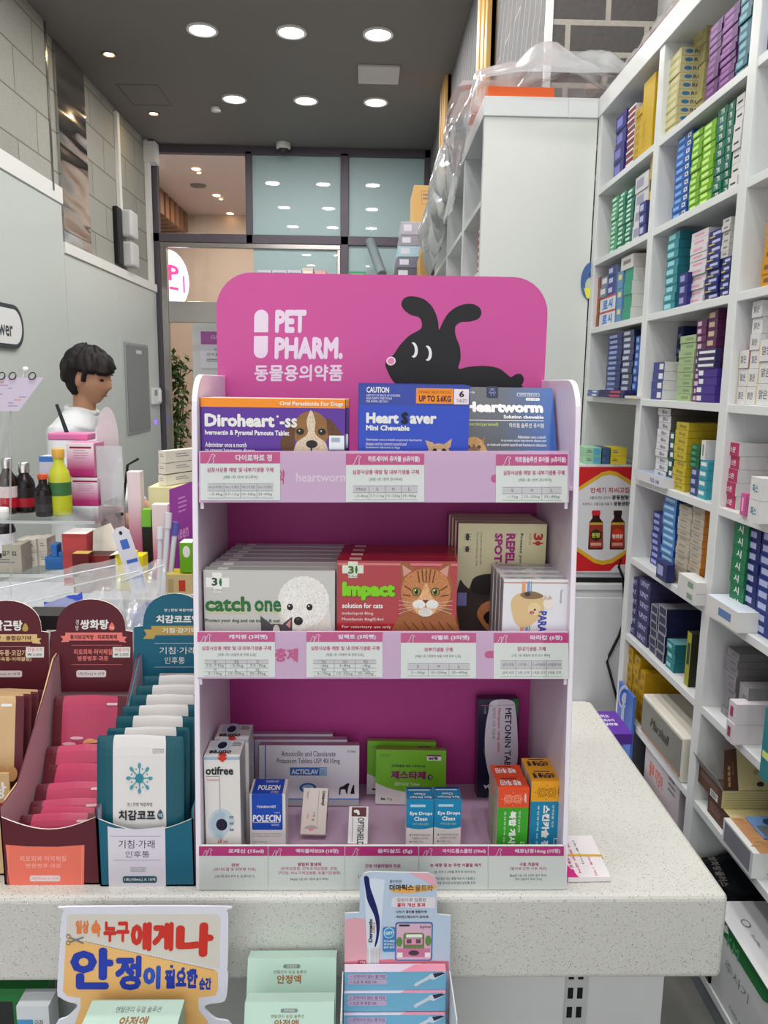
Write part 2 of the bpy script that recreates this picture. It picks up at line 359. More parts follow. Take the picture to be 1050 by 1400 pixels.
for k, (x, y) in enumerate(((-1.96, 6.33), (-1.975, 7.62))):
    t = thing('spot_downlight', ['small warm spot near the steel strip on the ceiling', 'small warm spot on the ceiling beside the access hatch'][k], 'ceiling light', (x, y, CZ), 0, 'small warm ceiling spots')
    mb = MB(); mb.lathe([(.05, -.008), (.055, 0), (.035, 0), (.05, -.008)], GREY, n=16, cap=False); mb.build('trim_ring', t)
    mb = MB(); mb.lathe([(0, -.004), (.035, -.004), (.035, -.001)], mat(255, 190, 110, .5, emit=10), n=16); mb.build('lens', t)
    add_lamp('spot', (x, y, CZ - .02), 1.2, (1, .7, .4), .05)
mb = MB(); mb.box((-.085, 6.4, CZ - .02), (.24, 6.74, CZ), mat(205, 203, 205, .5)); tag(mb.build('ceiling_vent', bevel=.004), 'pale square ventilation cover set in the grey ceiling', 'vent')
mb = MB(); mb.lathe([(.04, 0), (.045, -.03), (0, -.032)], WHITE, (-1.369, 7.43, CZ), 16); tag(mb.build('smoke_detector'), 'tiny round smoke detector on the grey ceiling between the downlights', 'smoke detector')
mb = MB()
for (a, b) in (((-2.1, 6.92), (-1.75, 6.93)), ((-2.1, 7.4), (-1.75, 7.41)), ((-2.1, 6.92), (-2.09, 7.4)), ((-1.76, 6.92), (-1.75, 7.4))): mb.box((a[0], a[1], CZ - .002), (b[0], b[1], CZ + .001), mat(90, 87, 87))
struct('trim_3', mb)
ca = thing('dome_camera', 'white dome security camera hanging at the top of the glass front', 'security camera', (-.87, 8.42, CZ))
mb = MB(); mb.lathe([(.07, 0), (.075, -.05), (.06, -.06)], WHITE, n=20); mb.build('base', ca); mb = MB(); mb.lathe([(.055, -.06), (.05, -.1), (.03, -.12), (0, -.128)], mat(60, 60, 62, .1), n=20); mb.build('dome', ca)
# glass front
ALD = mat(92, 86, 94, .45, .3)
FROST, nt, p = nodemat('frosted glass film', .12)
tc = N(nt, 'ShaderNodeTexCoord'); sp_ = N(nt, 'ShaderNodeSeparateXYZ'); nt.links.new(tc.outputs['Object'], sp_.inputs[0])
p.inputs['Base Color'].default_value = (s2l(172), s2l(196), s2l(198), 1); p.inputs['Coat Weight'].default_value = .6; p.inputs['Coat Roughness'].default_value = .01; p.inputs['Roughness'].default_value = .5
mb = MB(); W0 = XL
for (x0, x1, z0, z1) in ((XL, XR, 3.92, CZ), (XL, -2.2, 0, CZ), (-1.285, -1.215, 3.03, 3.95), (-.285, -.2, 0, 3.95), (XL, XR, 3.03, 3.12), (XR - .06, XR, 0, CZ)): mb.box((x0, YB, z0), (x1, YB + .08, z1), ALD)
struct('window_1_frame', mb, .004)
def pane(name, x0, x1, z0, z1, mt, y=YB + .04):
    mb = MB(); mb.box((x0, y, z0), (x1, y + .008, z1), mt); return struct(name, mb)
pane('window_1', -2.2, -1.285, 3.12, 3.92, GLASS); pane('window_2', -1.215, -.285, 3.12, 3.92, FROST); pane('window_3', -.2, XR - .06, 3.12, 3.92, FROST)
pane('window_4', -1.215, -.32, .2, 2.98, FROST); pane('window_5', -.2, XR - .06, .2, 3.03, FROST); pane('window_6', -2.16, -1.215, 2.42, 2.98, GLASS)
pane('wall_back_base', -1.215, XR, 0, .2, ALD)
mb = MB(); SS = mat(165, 160, 155, .25, .9)
for (x0, x1, z0, z1) in ((-2.2, -.285, 2.98, 3.03), (-2.2, -2.13, 0, 2.98), (-2.13, -1.215, 2.2, 2.42), (-.32, -.285, 0, 2.98), (-1.25, -1.2, 0, 2.2)): mb.box((x0, YB + .01, z0), (x1, YB + .07, z1), SS)
struct('door_1_frame', mb, .004)
# corridor beyond the glass
BEI = mat(200, 184, 168, .5)
box_struct('corridor_wall_back', (-4.2, 14.2, 0), (.8, 14.3, 4.5), BEI); box_struct('corridor_ceiling', (-4.2, YB + .12, 4.45), (.8, 14.3, 4.55), mat(215, 205, 208, .6))
box_struct('corridor_wall_left', (-4.3, YB, 0), (-4.2, 14.3, 4.5), BEI); box_struct('corridor_wall_right', (-1.0, 9.6, 0), (-.92, 14.2, 4.45), BEI); box_struct('corridor_floor', (-4.2, YB + .1, -.1), (.8, 14.3, .0), mat(150, 135, 120, .3))
mb = MB()
for k in range(9): mb.box((-4.2, 11.3 + k * .32, 4.08), (-3.12, 11.3 + k * .32 + .2, 4.44), mat(120, 82, 55, .6))
mb.box((-4.2, 11.3, 4.12), (-3.16, 14.19, 4.449), mat(150, 105, 72, .6)); tag(mb.build('wooden_ceiling_box'), 'dark slatted wooden bulkhead hanging from the corridor ceiling', 'bulkhead')
for k, q in enumerate((at(268, 232, z=4.44), at(296, 268, z=4.44), at(318, 297, z=4.44))):
    q.z = 4.45; q.y = min(q.y, 14.05); mb = MB(q); mb.lathe([(.0, -.01), (.045, -.01), (.06, 0)], mat(255, 205, 150, .5, emit=10), q, 14)
    tag(mb.build('corridor_spotlight'), ['warm corridor ceiling spot nearest the glass', 'second warm corridor ceiling spot, behind the dark round speaker', 'warm corridor ceiling spot furthest away by the wall'][k], 'ceiling light', 'warm corridor spots')
q = at(271, 254, z=4.44); q.z = 4.45; mb = MB(q); mb.lathe([(0, -.02), (.11, -.02), (.12, 0)], GREY, q, 20); tag(mb.build('corridor_ceiling_speaker'), 'dark round speaker in the corridor ceiling', 'ceiling speaker')
for (x, y) in ((-2.2, 9.6), (-2.6, 11.2), (-2.3, 12.8)): add_lamp('corridor lamp', (x, y, 4.4), 30, (1, .9, .8), .3)
# lit round sign
q = at(229, 382, y=9.4); sg = thing('round_lit_sign', 'glowing oval sign with pink letters seen through the clear glass', 'sign', q, radians(64))
mb = MB(); pts = [(.33 * cos(a * pi / 16), .33 * sin(a * pi / 16)) for a in range(32)]
mb.prism([(x, -.05, z) for x, z in pts], (0, .1, 0), mat(225, 228, 255, .5, emit=1.6), mat(170, 205, 235, .4, emit=.8))
F = Face(mb, (-.33, -.05, .33), (.33, -.05, .33), (-.33, -.05, -.33), (-1, -1, 1, 1), .001); F.text('P', -.15, -.5, .45, .05, mat(250, 70, 140, .5, emit=.9), 2, .04); F.line([(-.1, .3), (.4, .3)], .1, mat(250, 70, 140, .5, emit=.9), 2); F.line([(.7, -.2), (.7, .4)], .1, mat(250, 70, 140, .5, emit=.9), 2)
mb.build('sign_face', sg); mb = MB(); mb.box((-.04, .03, -q.z + .0005), (.04, .05, .3), STEEL); mb.build('sign_post', sg)
# white board with purple notice, plant
q0, q1 = at(262, 428, y=9.0), at(318, 640, y=9.0)
bd = thing('white_partition_board', 'plain white upright board outside the entrance carrying a purple notice', 'board', (q0.x, 9.0, 0)); mb = MB(); mb.box((0, 0, .0), (.75, .03, q0.z), mat(215, 215, 212, .5)); mb.build('panel', bd, .003)
a, b = at(273, 452, y=8.99), at(300, 504, y=8.99); nt_ = thing('notice_sheet', 'white notice with a purple heading on the white board', 'notice', (a.x, 8.985, b.z)); mb = MB(); w, h = .36, a.z - b.z
mb.box((0, 0, 0), (w, .008, h), mat(225, 222, 230, .5)); F = Face(mb, (0, 0, h), (w, 0, h), (0, 0, 0)); F.rect(.03, .02, .97, .36, mat(170, 95, 165)); F.text('CLOSED', .35, .12, .85, .2, PAPER, 2); F.text('안내', .45, .45, .75, .53, INK, 2); F.text('의약품 전문', .2, .58, .9, .68, INK, 2); F.bars(.2, .74, .9, .84, 2, GREY, 2); mb.build('sheet', nt_)
q = at(238, 640, y=9.6); pl = thing('leafy_potted_plant', 'dark green leafy plant standing outside the glass entrance', 'plant', (q.x, 9.75, 0))
mb = MB(); mb.lathe([(.1, 0), (.15, .3), (.13, .3), (.1, .1)], mat(90, 80, 70), n=16); mb.build('pot', pl)
mb = MB(); rnd = random.Random(4)
for k in range(7): mb.tube([(0, 0, .25), (rnd.uniform(-.06, .06), rnd.uniform(-.06, .06), .9), (rnd.uniform(-.15, .15), rnd.uniform(-.1, .1), rnd.uniform(1.2, 1.8))], .008, mat(80, 90, 50), 5)
mb.build('stem', pl); mb = MB()
for k in range(520):
    z = rnd.uniform(.7, 1.95); c = V((rnd.gauss(0, .1), rnd.gauss(0, .08), z)); d = V((rnd.uniform(-1, 1), rnd.uniform(-1, 1), rnd.uniform(-.9, .3))).normalized(); e = d.cross(V((0, 0, 1))).normalized(); L = rnd.uniform(.08, .15)
    mb.face([c, c + d * L * .5 + e * .03, c + d * L, c + d * L * .5 - e * .03], mat(62, 88, 48, .5) if k % 3 else mat(90, 112, 60, .5))
mb.build('leaves', pl)
# ------------------------------------------------------------------ print helpers in photo numbers
def proj(p):
    q = V(p) - CAM; z = q.dot(fwd); return (525 + FPX * q.dot(rgt) / z, 700 - FPX * q.dot(upv) / z)
def pface(mb, x0, y0, x1, y1, plane, l=0, step=STEP):
    """print frame on a plane; plane(px, py) gives the world point"""
    return Face(mb, plane(x0, y0), plane(x1, y0), plane(x0, y1), (x0, y0, x1, y1), step)
def spline(pts, n=6):
    out = []; k = len(pts)
    for i in range(k):
        p0, p1, p2, p3 = (V((*pts[(i + j - 1) % k], 0)) for j in range(4))
        for t in range(n):
            t /= n
            q = .5 * ((2 * p1) + (p2 - p0) * t + (2*p0 - 5*p1 + 4*p2 - p3) * t*t + (3*p1 - p0 - 3*p2 + p3) * t**3)
            out.append((q.x, q.y))
    return out
# ------------------------------------------------------------------ counter
TZ, CY = .92, .905
def terrazzo():
    m, nt, p = nodemat('speckled solid surface', .32)
    tc = N(nt, 'ShaderNodeTexCoord'); col = None
    base = N(nt, 'ShaderNodeRGB'); base.outputs[0].default_value = (s2l(203), s2l(202), s2l(195), 1); cur = base.outputs[0]
    for sc, thr, rad, c in ((420, .86, .30, (128, 124, 118)), (470, .955, .33, (78, 76, 74)), (330, .9, .27, (226, 225, 220)), (450, .91, .3, (172, 158, 140)), (600, .86, .34, (178, 176, 170))):
        v = N(nt, 'ShaderNodeTexVoronoi', Scale=float(sc)); nt.links.new(tc.outputs['Object'], v.inputs['Vector'])
        sp = N(nt, 'ShaderNodeSeparateColor'); nt.links.new(v.outputs['Color'], sp.inputs[0])
        a = N(nt, 'ShaderNodeMath', operation='GREATER_THAN'); nt.links.new(sp.outputs[0], a.inputs[0]); a.inputs[1].default_value = thr
        b = N(nt, 'ShaderNodeMath', operation='LESS_THAN'); nt.links.new(v.outputs['Distance'], b.inputs[0]); b.inputs[1].default_value = rad
        f = N(nt, 'ShaderNodeMath', operation='MULTIPLY'); nt.links.new(a.outputs[0], f.inputs[0]); nt.links.new(b.outputs[0], f.inputs[1])
        mx = N(nt, 'ShaderNodeMixRGB'); nt.links.new(f.outputs[0], mx.inputs[0]); nt.links.new(cur, mx.inputs[1]); mx.inputs[2].default_value = (s2l(c[0]), s2l(c[1]), s2l(c[2]), 1); cur = mx.outputs[0]
    nt.links.new(cur, p.inputs['Base Color']); return m
ct = thing('sales_counter', 'speckled white solid surface counter carrying the pink stand', 'counter', (0, 1.2, 0))
mb = MB((0, 1.2, 0)); mb.box((-1.5, CY, .795), (.487, 1.535, TZ), terrazzo()); mb.build('countertop', ct, .009, 4)
mb = MB((0, 1.2, 0)); mb.box((-1.5, .985, 0), (.30, 1.5, .795), mat(218, 218, 216, .3)); mb.box((.335, 1.0, 0), (.452, 1.5, .795), mat(220, 220, 218, .3)); mb.build('front_panel', ct, .002)
mb = MB((0, 1.2, 0)); mb.box((.30, .992, 0), (.335, 1.02, .795), mat(196, 196, 194, .4))
for k in range(24):
    for x in (.306, .320): mb.box((x, .9915, .785 - k * .032), (x + .008, .9925, .803 - k * .032 if k else .794), mat(15, 15, 15))
mb.build('slotted_rail', ct)
bc = thing('rear_cabinet', 'low cabinet behind the counter under the clutter of bottles', 'cabinet', (-.95, 1.9, 0))
mb = MB((-.95, 1.9, 0)); mb.box((-2.0, 1.545, 0), (-.24, 2.35, .93), mat(200, 202, 202, .4)); mb.build('body', bc, .003); mb = MB((-.95, 1.9, 0)); mb.box((-2.02, 1.54, .93), (-.22, 2.37, .95), mat(160, 162, 168, .5)); mb.build('top_board', bc, .003)
ls = thing('front_display_shelf', 'low bracket shelf on the counter front under the small displays', 'shelf', (-.2, .8, .6))
mb = MB((-.2, .8, .6)); mb.box((-.75, .58, .585), (.2, .975, .6), mat(190, 190, 188, .4)); mb.build('board', ls, .002)
mb = MB((-.2, .8, .6)); mb.prism([(-.5, .985, .45), (-.5, .985, .585), (-.5, .65, .585)], (.006, 0, 0), STEEL); mb.prism([(.18, .985, .45), (.18, .985, .585), (.18, .65, .585)], (.006, 0, 0), STEEL); mb.build('bracket', ls)

# ------------------------------------------------------------------ pink stand
SY, SL = .918, .0465
yf = lambda z: SY + SL * (z - TZ)
xl = lambda z: -.2165 + .007 * (z - TZ)
xr = lambda z: .2735 - .012 * (z - TZ)
def front(px, py, off=0):
    d = ray(px, py); t = (SY + off - SL * TZ + SL * HC) / (d.y - SL * d.z); return CAM + d * t
YBK = 1.145
PINK = mat(202, 82, 152, .42); PINKIN = mat(176, 58, 132, .5); LILAC = mat(216, 170, 208, .42); MAG = mat(206, 38, 128, .5); SIDE = mat(226, 214, 226, .38)  # PINKIN: deeper pink for the back panel, with interior shade mixed into the colour
SO = (.028, 1.03, TZ)
st = thing('pet_medicine_display_stand', 'pink three tier display stand with a black dog header standing on the speckled counter', 'display stand', SO)
for sx in (0, 1):
    f = xr if sx else xl; t = -.007 if sx else .007
    prof = [(SY, TZ), (YBK + .006, TZ), (YBK + .006, 1.588), (.992, 1.588)] + [(.992 - .044 * sin(a * pi / 12), 1.588 - .044 * (1 - cos(a * pi / 12))) for a in range(1, 7)]
    mb = MB(SO); mb.prism([(f(z), y, z) for y, z in prof], (t, 0, 0), SIDE, mat(236, 228, 238, .35)); mb.build('side_panel', st, .0012, 2, True)
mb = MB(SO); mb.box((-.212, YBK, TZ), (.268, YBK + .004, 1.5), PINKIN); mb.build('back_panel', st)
# header with logo
hd = MB(SO); hz = rr2(-.2155, 1.42, .2625, 1.7335, .052, 8)
hd.prism([(x, YBK - .001, z) for x, z in hz], (0, -.004, 0), PINK, mat(232, 190, 215)); yh = YBK - .005
F = pface(hd, 260, 370, 780, 700, lambda a, b: at(a, b, y=yh)); F.b = (0, 0, 1050, 666)
LG = mat(232, 214, 232, .4); DB = mat(28, 26, 28, .4)
dog = [(553,270),(546,252),(553,238),(568,226),(585,200),(610,174),(641,156),(643,138),(634,124),(612,118),(592,104),(584,88),(592,73),(612,68),(645,75),(672,98),(688,132),(693,158),(700,142),(716,114),(742,95),(775,88),(800,96),(809,112),(802,128),(778,136),(752,138),(738,152),(742,178),(754,205),(758,238),(754,264),(785,259),(830,257),(868,264),(892,280),(904,288),(918,280),(932,280),(941,293),(936,310),(920,318),(700,318),(600,316),(570,298)]
F.poly(spline(dog, 4), DB, 1)
for (ex, ey) in ((624, 213), (664, 222)):
    F.ell(ex, ey, 12, 21, mat(240, 236, 238), 2, 24, rot=-8); F.ell(ex - 7, ey - 1, 10.5, 18.5, DB, 3, 24, rot=-8)
F.ell(562, 243, 13, 12, mat(245, 238, 242), 2); F.ell(562, 243, 10, 9, mat(236, 140, 180), 3)
cap = [(177, 164)] + [(196.5 - 19.5 * cos(radians(a)), 123 - 19.5 * sin(radians(a))) for a in range(0, 181, 15)] + [(216, 164)]
F.poly(cap, LG, 1); F.poly([(x, 338 - y) for x, y in cap], LG, 1)
F.text('PET', 235, 104, 322, 166, LG, 1, .075); F.text('PHARM.', 235, 177, 426, 238, LG, 1, .075); F.text('동물용의약품', 179, 252, 428, 298, LG, 1, .03)
hd.build('header_panel', st)
SH = (1.455, 1.228, .945)
for z in SH:
    mb = MB(SO); mb.box((xl(z) + .007, yf(z) + .004, z - .004), (xr(z) - .007, YBK, z), mat(206, 176, 202, .4)); mb.build('shelf_board', st)
mb = MB(SO); mb.box((-.209, SY + .01, TZ), (.266, YBK, TZ + .004), LILAC); mb.build('base_board', st)
LIPS = ((272, 617, 778, 687), (270, 864, 777, 928), (271, 1157, 772, 1217))
CARD_L = mat(238, 239, 234, .5); TXT = mat(66, 62, 66, .6); PKT = mat(196, 40, 126, .6); LN = mat(120, 118, 118, .6)
def cat_icon(F, x, y, s, two=False):
    w = mat(240, 222, 236, .5); t = .06 * s
    a = [(0, 1), (.15, .92), (.3, .6), (.42, .32), (.5, .12), (.62, .02), (.72, .1), (.92, .18), (.85, .3), (.7, .34), (.72, .6), (.74, .95), (.6, 1)]
    F.line([(x + s * u, y + s * v) for u, v in a], t, w, 3)
    if two: F.line([(x + s * (u * .8 - .45), y + s * (v * .75 + .25)) for u, v in a], t, w, 3)
def info_card(px, title, tb, rows, table=None, two=False, lipplane=None):
    x0, y0, x1, y1 = px; mb = MB(SO); pl = lambda a, b: front(a, b, -.0012)
    q = [pl(x0, y0), pl(x1, y0), pl(x1, y1), pl(x0, y1)]; mb.prism(q, (0, .0007, 0), CARD_L)
    F = pface(mb, x0, y0, x1, y1, pl); hb = y0 + (y1 - y0) * (.235 if y1 - y0 > 63 else .22)
    F.rect(x0, y0, x1, hb, MAG, 1); cat_icon(F, x0 + 9, y0 + 2.5, hb - y0 - 3, two)
    F.text(title, tb[0], y0 + 3.2, tb[1], hb - 3, mat(245, 226, 240, .5), 2, .04)
    for (t, a, b, c, d, k) in rows: F.text(t, a, b, c, d, PKT if k else TXT, 2, .03 if k == 1 else 0)
    if table:
        ty0, ty1, cols = table[0], table[1], table[2]; tx0, tx1 = x0 + (x1 - x0) * .09, x0 + (x1 - x0) * .92; n = len(cols[0])
        r = len(cols)
        F.rect(tx0, ty0, tx1, ty0 + (ty1 - ty0) / r, mat(216, 208, 212, .5), 1)
        for k in range(r + 1): yy = ty0 + (ty1 - ty0) * k / r; F.rect(tx0, yy - .25, tx1, yy + .25, LN, 2)
        for k in range(1, n): xx = tx0 + (tx1 - tx0) * k / n; F.rect(xx - .25, ty0, xx + .25, ty1, LN, 2)
        for j, row in enumerate(cols):
            for i, s in enumerate(row):
                cx = tx0 + (tx1 - tx0) * (i + .5) / n; cy = ty0 + (ty1 - ty0) * (j + .5) / r; hw = min(len(s) * 1.55, (tx1 - tx0) / n * .42)
                F.text(s, cx - hw, cy - 2.1, cx + hw, cy + 2.1, TXT, 2)
    mb.build('label_card', st)
for i, (x0, y0, x1, y1) in enumerate(LIPS):
    mb = MB(SO); q = [front(x0, y0), front(x1, y0), front(x1, y1), front(x0, y1)]
    mb.prism(q, (0, .004, 0), LILAC if i < 2 else CARD_L); F = pface(mb, x0, y0, x1, y1, front)
    if i == 0:
        F.text('heartworm', 404, 646, 476, 659, mat(236, 210, 232), 1, .04); F.text('약', 380, 642, 389, 662, MAG, 1, .05); F.rrect(672, 649, 690, 660, 5, MAG, 1)
    elif i == 1:
        F.text('충제', 375, 886, 407, 905, MAG, 1, .05); F.rrect(663, 890, 690, 900, 4.9, MAG, 1)
    mb.build('shelf_lip', st)
    mb = MB(SO); q = [front(x0 + 1, y0 - 1, -.0035), front(x1 + 2, y0 - 1, -.0035), front(x1 + 2, y1, -.0035), front(x0 + 1, y1, -.0035)]; mb.prism(q, (0, .001, 0), ACRYL); mb.build('clear_cover', st)
    if i < 2:
        mb = MB(SO)
        for x in (x0 + 2, x1 - 6): a = front(x, y1, .001); mb.box((a.x, a.y, a.z - .008), (a.x + .004, a.y + .006, a.z), mat(220, 210, 222, .3))
        mb.build('clip', st)
w1 = '심장사상충 예방 및 내부기생충 구제'; w2 = '[체중 1회 1정씩 경구투여]'
info_card((274, 618, 383, 684), '다이로하트 정', (322, 372), [(w1, 283, 639, 374, 645.5, 1), (w2, 306, 650, 352, 655, 0)], (661, 681, (('SS(10정)', 'S(12정)', 'M(12정)', 'L(12정)'), ('~5.6kg', '5.7~11kg', '12~22kg', '23~45kg'))))
info_card((473, 620, 580, 686), '하트세이버 츄어블 (6츄어블)', (503, 574), [(w1, 482, 642, 573, 648.5, 1), (w2, 505, 653, 550, 658, 0)], (664, 683, (('MINI', 'S', 'M', 'L'), ('~5.6kg', '5.7~11kg', '12~22kg', '23~45kg'))))
info_card((678, 621, 776, 687), '하트웜솔루션 츄어블 (6츄어블)', (704, 774), [(w1, 688, 643, 772, 649.5, 1), (w2, 709, 654, 754, 659, 0)], (666, 684, (('S', 'M', 'L'), ('~11kg', '12~22kg', '23~45kg'))))
w1 = '심장사상충 예방 및 내·외부기생충 구제'
info_card((270, 864, 376, 926), '캐치원 (3피펫)', (313, 366), [(w1, 276, 883, 371, 889, 1), ('[체중 1회 1피펫씩 등 전체 도포]', 298, 893, 350, 897.5, 0)], (902, 924, (('캣', 'SS', 'S'), ('2.5~7.5kg', '~2.5kg', '2.5~5kg'), ('M', 'L', 'XL'), ('5~10kg', '10~20kg', '20~40kg'))), True)
info_card((419, 864, 523, 926), '임팩트 (3피펫)', (462, 514), [(w1, 425, 883, 519, 889, 1), ('[매월 1회 1피펫씩 등 전체 도포]', 446, 893, 497, 897.5, 0)], (902, 924, (('캣S', '캣M', '독S'), ('~4kg', '4~8kg', '~4kg'), ('독M', '독L', '독XL'), ('4~10kg', '10~25kg', '25~40kg'))), True)
info_card((548, 865, 651, 927), '리펠로 (3피펫)', (590, 642), [('외부기생충 구제', 580, 885, 619, 891, 1), ('[매월 1회 1피펫씩 맞춤 어깨 피부 도포]', 568, 895, 630, 899.5, 0)], (907, 924, (('S', 'M', 'L'), ('2~10kg', '10~20kg', '20~40kg'))))
info_card((675, 865, 777, 928), '파라캅 (6정)', (724, 769), [('장내기생충 구제', 707, 884, 746, 890, 1), ('[1일 1회 체중에 맞게 경구 투여]', 700, 894, 752, 898.5, 0)], (903, 925, (('생후2주령', '1주령~', '2~4개월령', '6개월령이상'), ('급여 시작', '2회 간격', '1개월 간격', '3개월 간격'))), True)
R3 = [((272, 1157, 366, 1216), '포레신 (15ml)', (312, 361), [('귀약', 316, 1180, 327, 1185, 1), ('(외이도염 및 피부병 치료)', 292, 1186, 350, 1191, 2), ('[1일 2회 흔속 투약 후, 일 문지르기]', 294, 1196, 348, 1200, 0)], True),
      ((367, 1157, 471, 1216), '액티클라브50 (10정)', (404, 463), [('광범위 항생제', 407, 1179, 439, 1184, 1), ('(피부감염증, 연부조직감염증, 장염,', 384, 1185, 462, 1190, 2), ('구강염, 비뇨기계감염증, 호흡기감염증)', 380, 1191, 466, 1196, 2), ('[4kg당 1일 2회 1정씩 경구 투여]', 397, 1200, 449, 1204, 0)], True),
      ((472, 1157, 572, 1216), '옵티실드 (5g)', (516, 564), [('건성 각결막염의 치료', 499, 1181, 548, 1186, 1), ('[각막 위에 점안]', 490, 1196, 540, 1200, 0)], False),
      ((573, 1157, 667, 1216), '아이드롭스클린 (10ml)', (605, 664), [('눈 세정 및 눈 주변 이물질 제거', 588, 1180, 658, 1185, 1), ('[눈 주위 2~3방울 투약 후 닦아내기]', 594, 1190, 650, 1194, 0), ('직접 점안 또는 충혈 지속 시 사용중단,', 595, 1199, 650, 1203, 0), ('약을 닦아낸 눈에 닿지 않도록 주의', 597, 1205, 650, 1209, 0)], True),
      ((668, 1157, 771, 1216), '메토닌정16mg (10정)', (704, 766), [('구토 치료제', 710, 1179, 736, 1184, 1), ('(멀미로 인한 구토 제외)', 697, 1185, 748, 1190, 2), ('[8kg당 1일 1회 1정씩 경구 투여,', 697, 1195, 748, 1199, 0), ('연속 5일까지 투여 가능]', 704, 1200, 741, 1204, 0)], False)]
for px, t, tb, rows, two in R3: info_card(px, t, tb, rows, None, two)

# ------------------------------------------------------------------ goods on the stand
def carton(cx, y, zf, w, h, d, mt, photo=None):
    mb = MB(); mb.box((-w/2, 0, 0), (w/2, d, h), mt)
    F = Face(mb, (-w/2, 0, h), (w/2, 0, h), (-w/2, 0, 0)); T = Face(mb, (-w/2, d, h), (w/2, d, h), (-w/2, 0, h))
    R_ = Face(mb, (w/2, 0, h), (w/2, d, h), (w/2, 0, 0)); L = Face(mb, (-w/2, d, h), (-w/2, 0, h), (-w/2, d, 0))
    if photo: F.b = photo
    return mb, F, T, R_, L
def fit(x0, x1, top, y, zf):
    a, b = at(x0, top, y=y), at(x1, top, y=y); h = (a.z + b.z) / 2 - zf
    pb = proj(((a.x + b.x) / 2, y, zf))[1]
    return (a.x + b.x) / 2, b.x - a.x, h, (x0, top, x1, pb)
def put(mb, name, label, cat, loc, group=None, rot=(0, 0, 0), bevel=.0006):
    o = mb.build(name, bevel=bevel, seg=1); o.location = loc; o.rotation_euler = rot; return tag(o, label, cat, group)
def back_of(o, n, dy, dx, labels, dz=0):
    for k in range(n): dup(o, (o.location.x + dx * (k + 1), o.location.y + dy * (k + 1), o.location.z + dz * (k + 1)), labels[k])
BR, BR2, CREAM, BLK, PNK = fur(150, 108, 66, .6), fur(105, 72, 48, .6), fur(222, 202, 178, .6), mat(30, 24, 22, .3), mat(210, 150, 140, .6)
# purple box with a beagle puppy
cx, w, h, ph = fit(274, 472, 545, .962, SH[0]); PU, OR = mat(86, 30, 150, .3, coat=.3), mat(245, 145, 30, .35)
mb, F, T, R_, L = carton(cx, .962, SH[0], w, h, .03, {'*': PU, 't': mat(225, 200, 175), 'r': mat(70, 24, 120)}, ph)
F.rect(274, 545, 472, 557, OR, 1); F.text('Oral Parasiticide For Dogs', 382, 548.2, 469, 555.5, PAPER, 2, .04)
F.text('Diroheart', 279, 566, 375, 584, PAPER, 2, .07); F.text('-ss', 382, 571, 406, 584, PAPER, 5, .06); F.ell(379, 569, 1.6, 1.6, PAPER, 2)
F.text('Ivermectin & Pyrantel Pamoate Tablet', 279, 588, 395, 597, PAPER, 2, .04); F.text('Administer once a month', 279, 605, 336, 611.5, PAPER, 2, .03); F.text('to prevent heartworm disease', 279, 613, 347, 620, PAPER, 2, .03)
F.ell(425, 588, 25, 27, BR, 1); F.poly(spline([(403, 570), (390, 590), (382, 605), (387, 616), (399, 620), (402, 600)]), BR2, 2); F.poly(spline([(447, 570), (460, 582), (468, 596), (460, 612), (450, 600)]), BR2, 2)
F.poly(spline([(425, 560), (419, 575), (420, 592), (404, 606), (404, 630), (446, 630), (446, 606), (431, 592), (431, 575)]), CREAM, 2)
for ex in (410, 440): F.ell(ex, 589, 5.5, 4.6, BLK, 3); F.ell(ex - 1, 588, 1, 1, PAPER, 4)
F.ell(426, 606, 8, 5.5, BLK, 3); F.rect(424.5, 610, 426.5, 617, BLK, 3); F.rect(450, 594, 471, 614, mat(205, 208, 212, .2, .6), 3); F.rect(453, 597, 465, 603, mat(170, 180, 190), 4)
o = put(mb, 'pet_tablet_box', 'purple box with an orange band and beagle puppy, frontmost on the top tier', 'medicine box', (cx, .962, SH[0]), 'medicine boxes on the pink stand')
dup(o, (cx + .004, .995, SH[0]), 'purple orange banded box with only its top edge showing behind the beagle box')
# blue box with a chihuahua
cx, w, h, ph = fit(491, 643, 526, .962, SH[0]); B1, B2 = mat(38, 62, 160, .3, coat=.3), mat(48, 78, 190, .3)
mb, F, T, R_, L = carton(cx, .962, SH[0], w, h, .028, {'*': B1}, ph)
F.rect(491, 554, 643, ph[3], B2, 1); F.text('CAUTION', 501, 529.5, 532, 537.5, PAPER, 2, .05)
for k, t in enumerate(('KEEP OUT OF REACH OF CHILDREN', 'READ SAFETY DIRECTIONS', 'FOR ANIMAL USE ONLY')): F.text(t, 501, 539.5 + 4 * k, (547, 536, 531)[k], 542.5 + 4 * k, PAPER, 2)
F.rect(569, 530.5, 620, 551, OR, 2); F.text('CHEWABLE TABLETS FOR DOGS', 572, 533.5, 617, 537.5, mat(120, 50, 40), 3); F.text('UP TO 5.6KG', 573, 540, 617, 548.5, mat(60, 30, 70), 3, .05)
F.rect(621, 531, 641.5, 551.5, mat(240, 226, 232), 2); F.text('6', 628, 533.5, 635, 542, mat(60, 30, 70), 3, .05); F.text('TABLETS', 624.5, 544.5, 639, 549, mat(80, 60, 90), 3)
F.text('Heart', 501, 564, 546, 579, PAPER, 2, .075); F.text('S', 549, 563, 559, 579.5, mat(20, 24, 40), 3, .08); F.text('aver', 561, 567.5, 598, 579, PAPER, 2, .09); F.text('Mini Chewable', 501, 581, 561, 588.5, PAPER, 2, .06)
for k, t in enumerate(('Administer once a month to prevent heartworm', 'disease and to control ascarid and', 'hookworm infections in dogs')): F.text(t, 501, 599 + 5.3 * k, (578, 557, 548)[k], 603.5 + 5.3 * k, PAPER, 2)
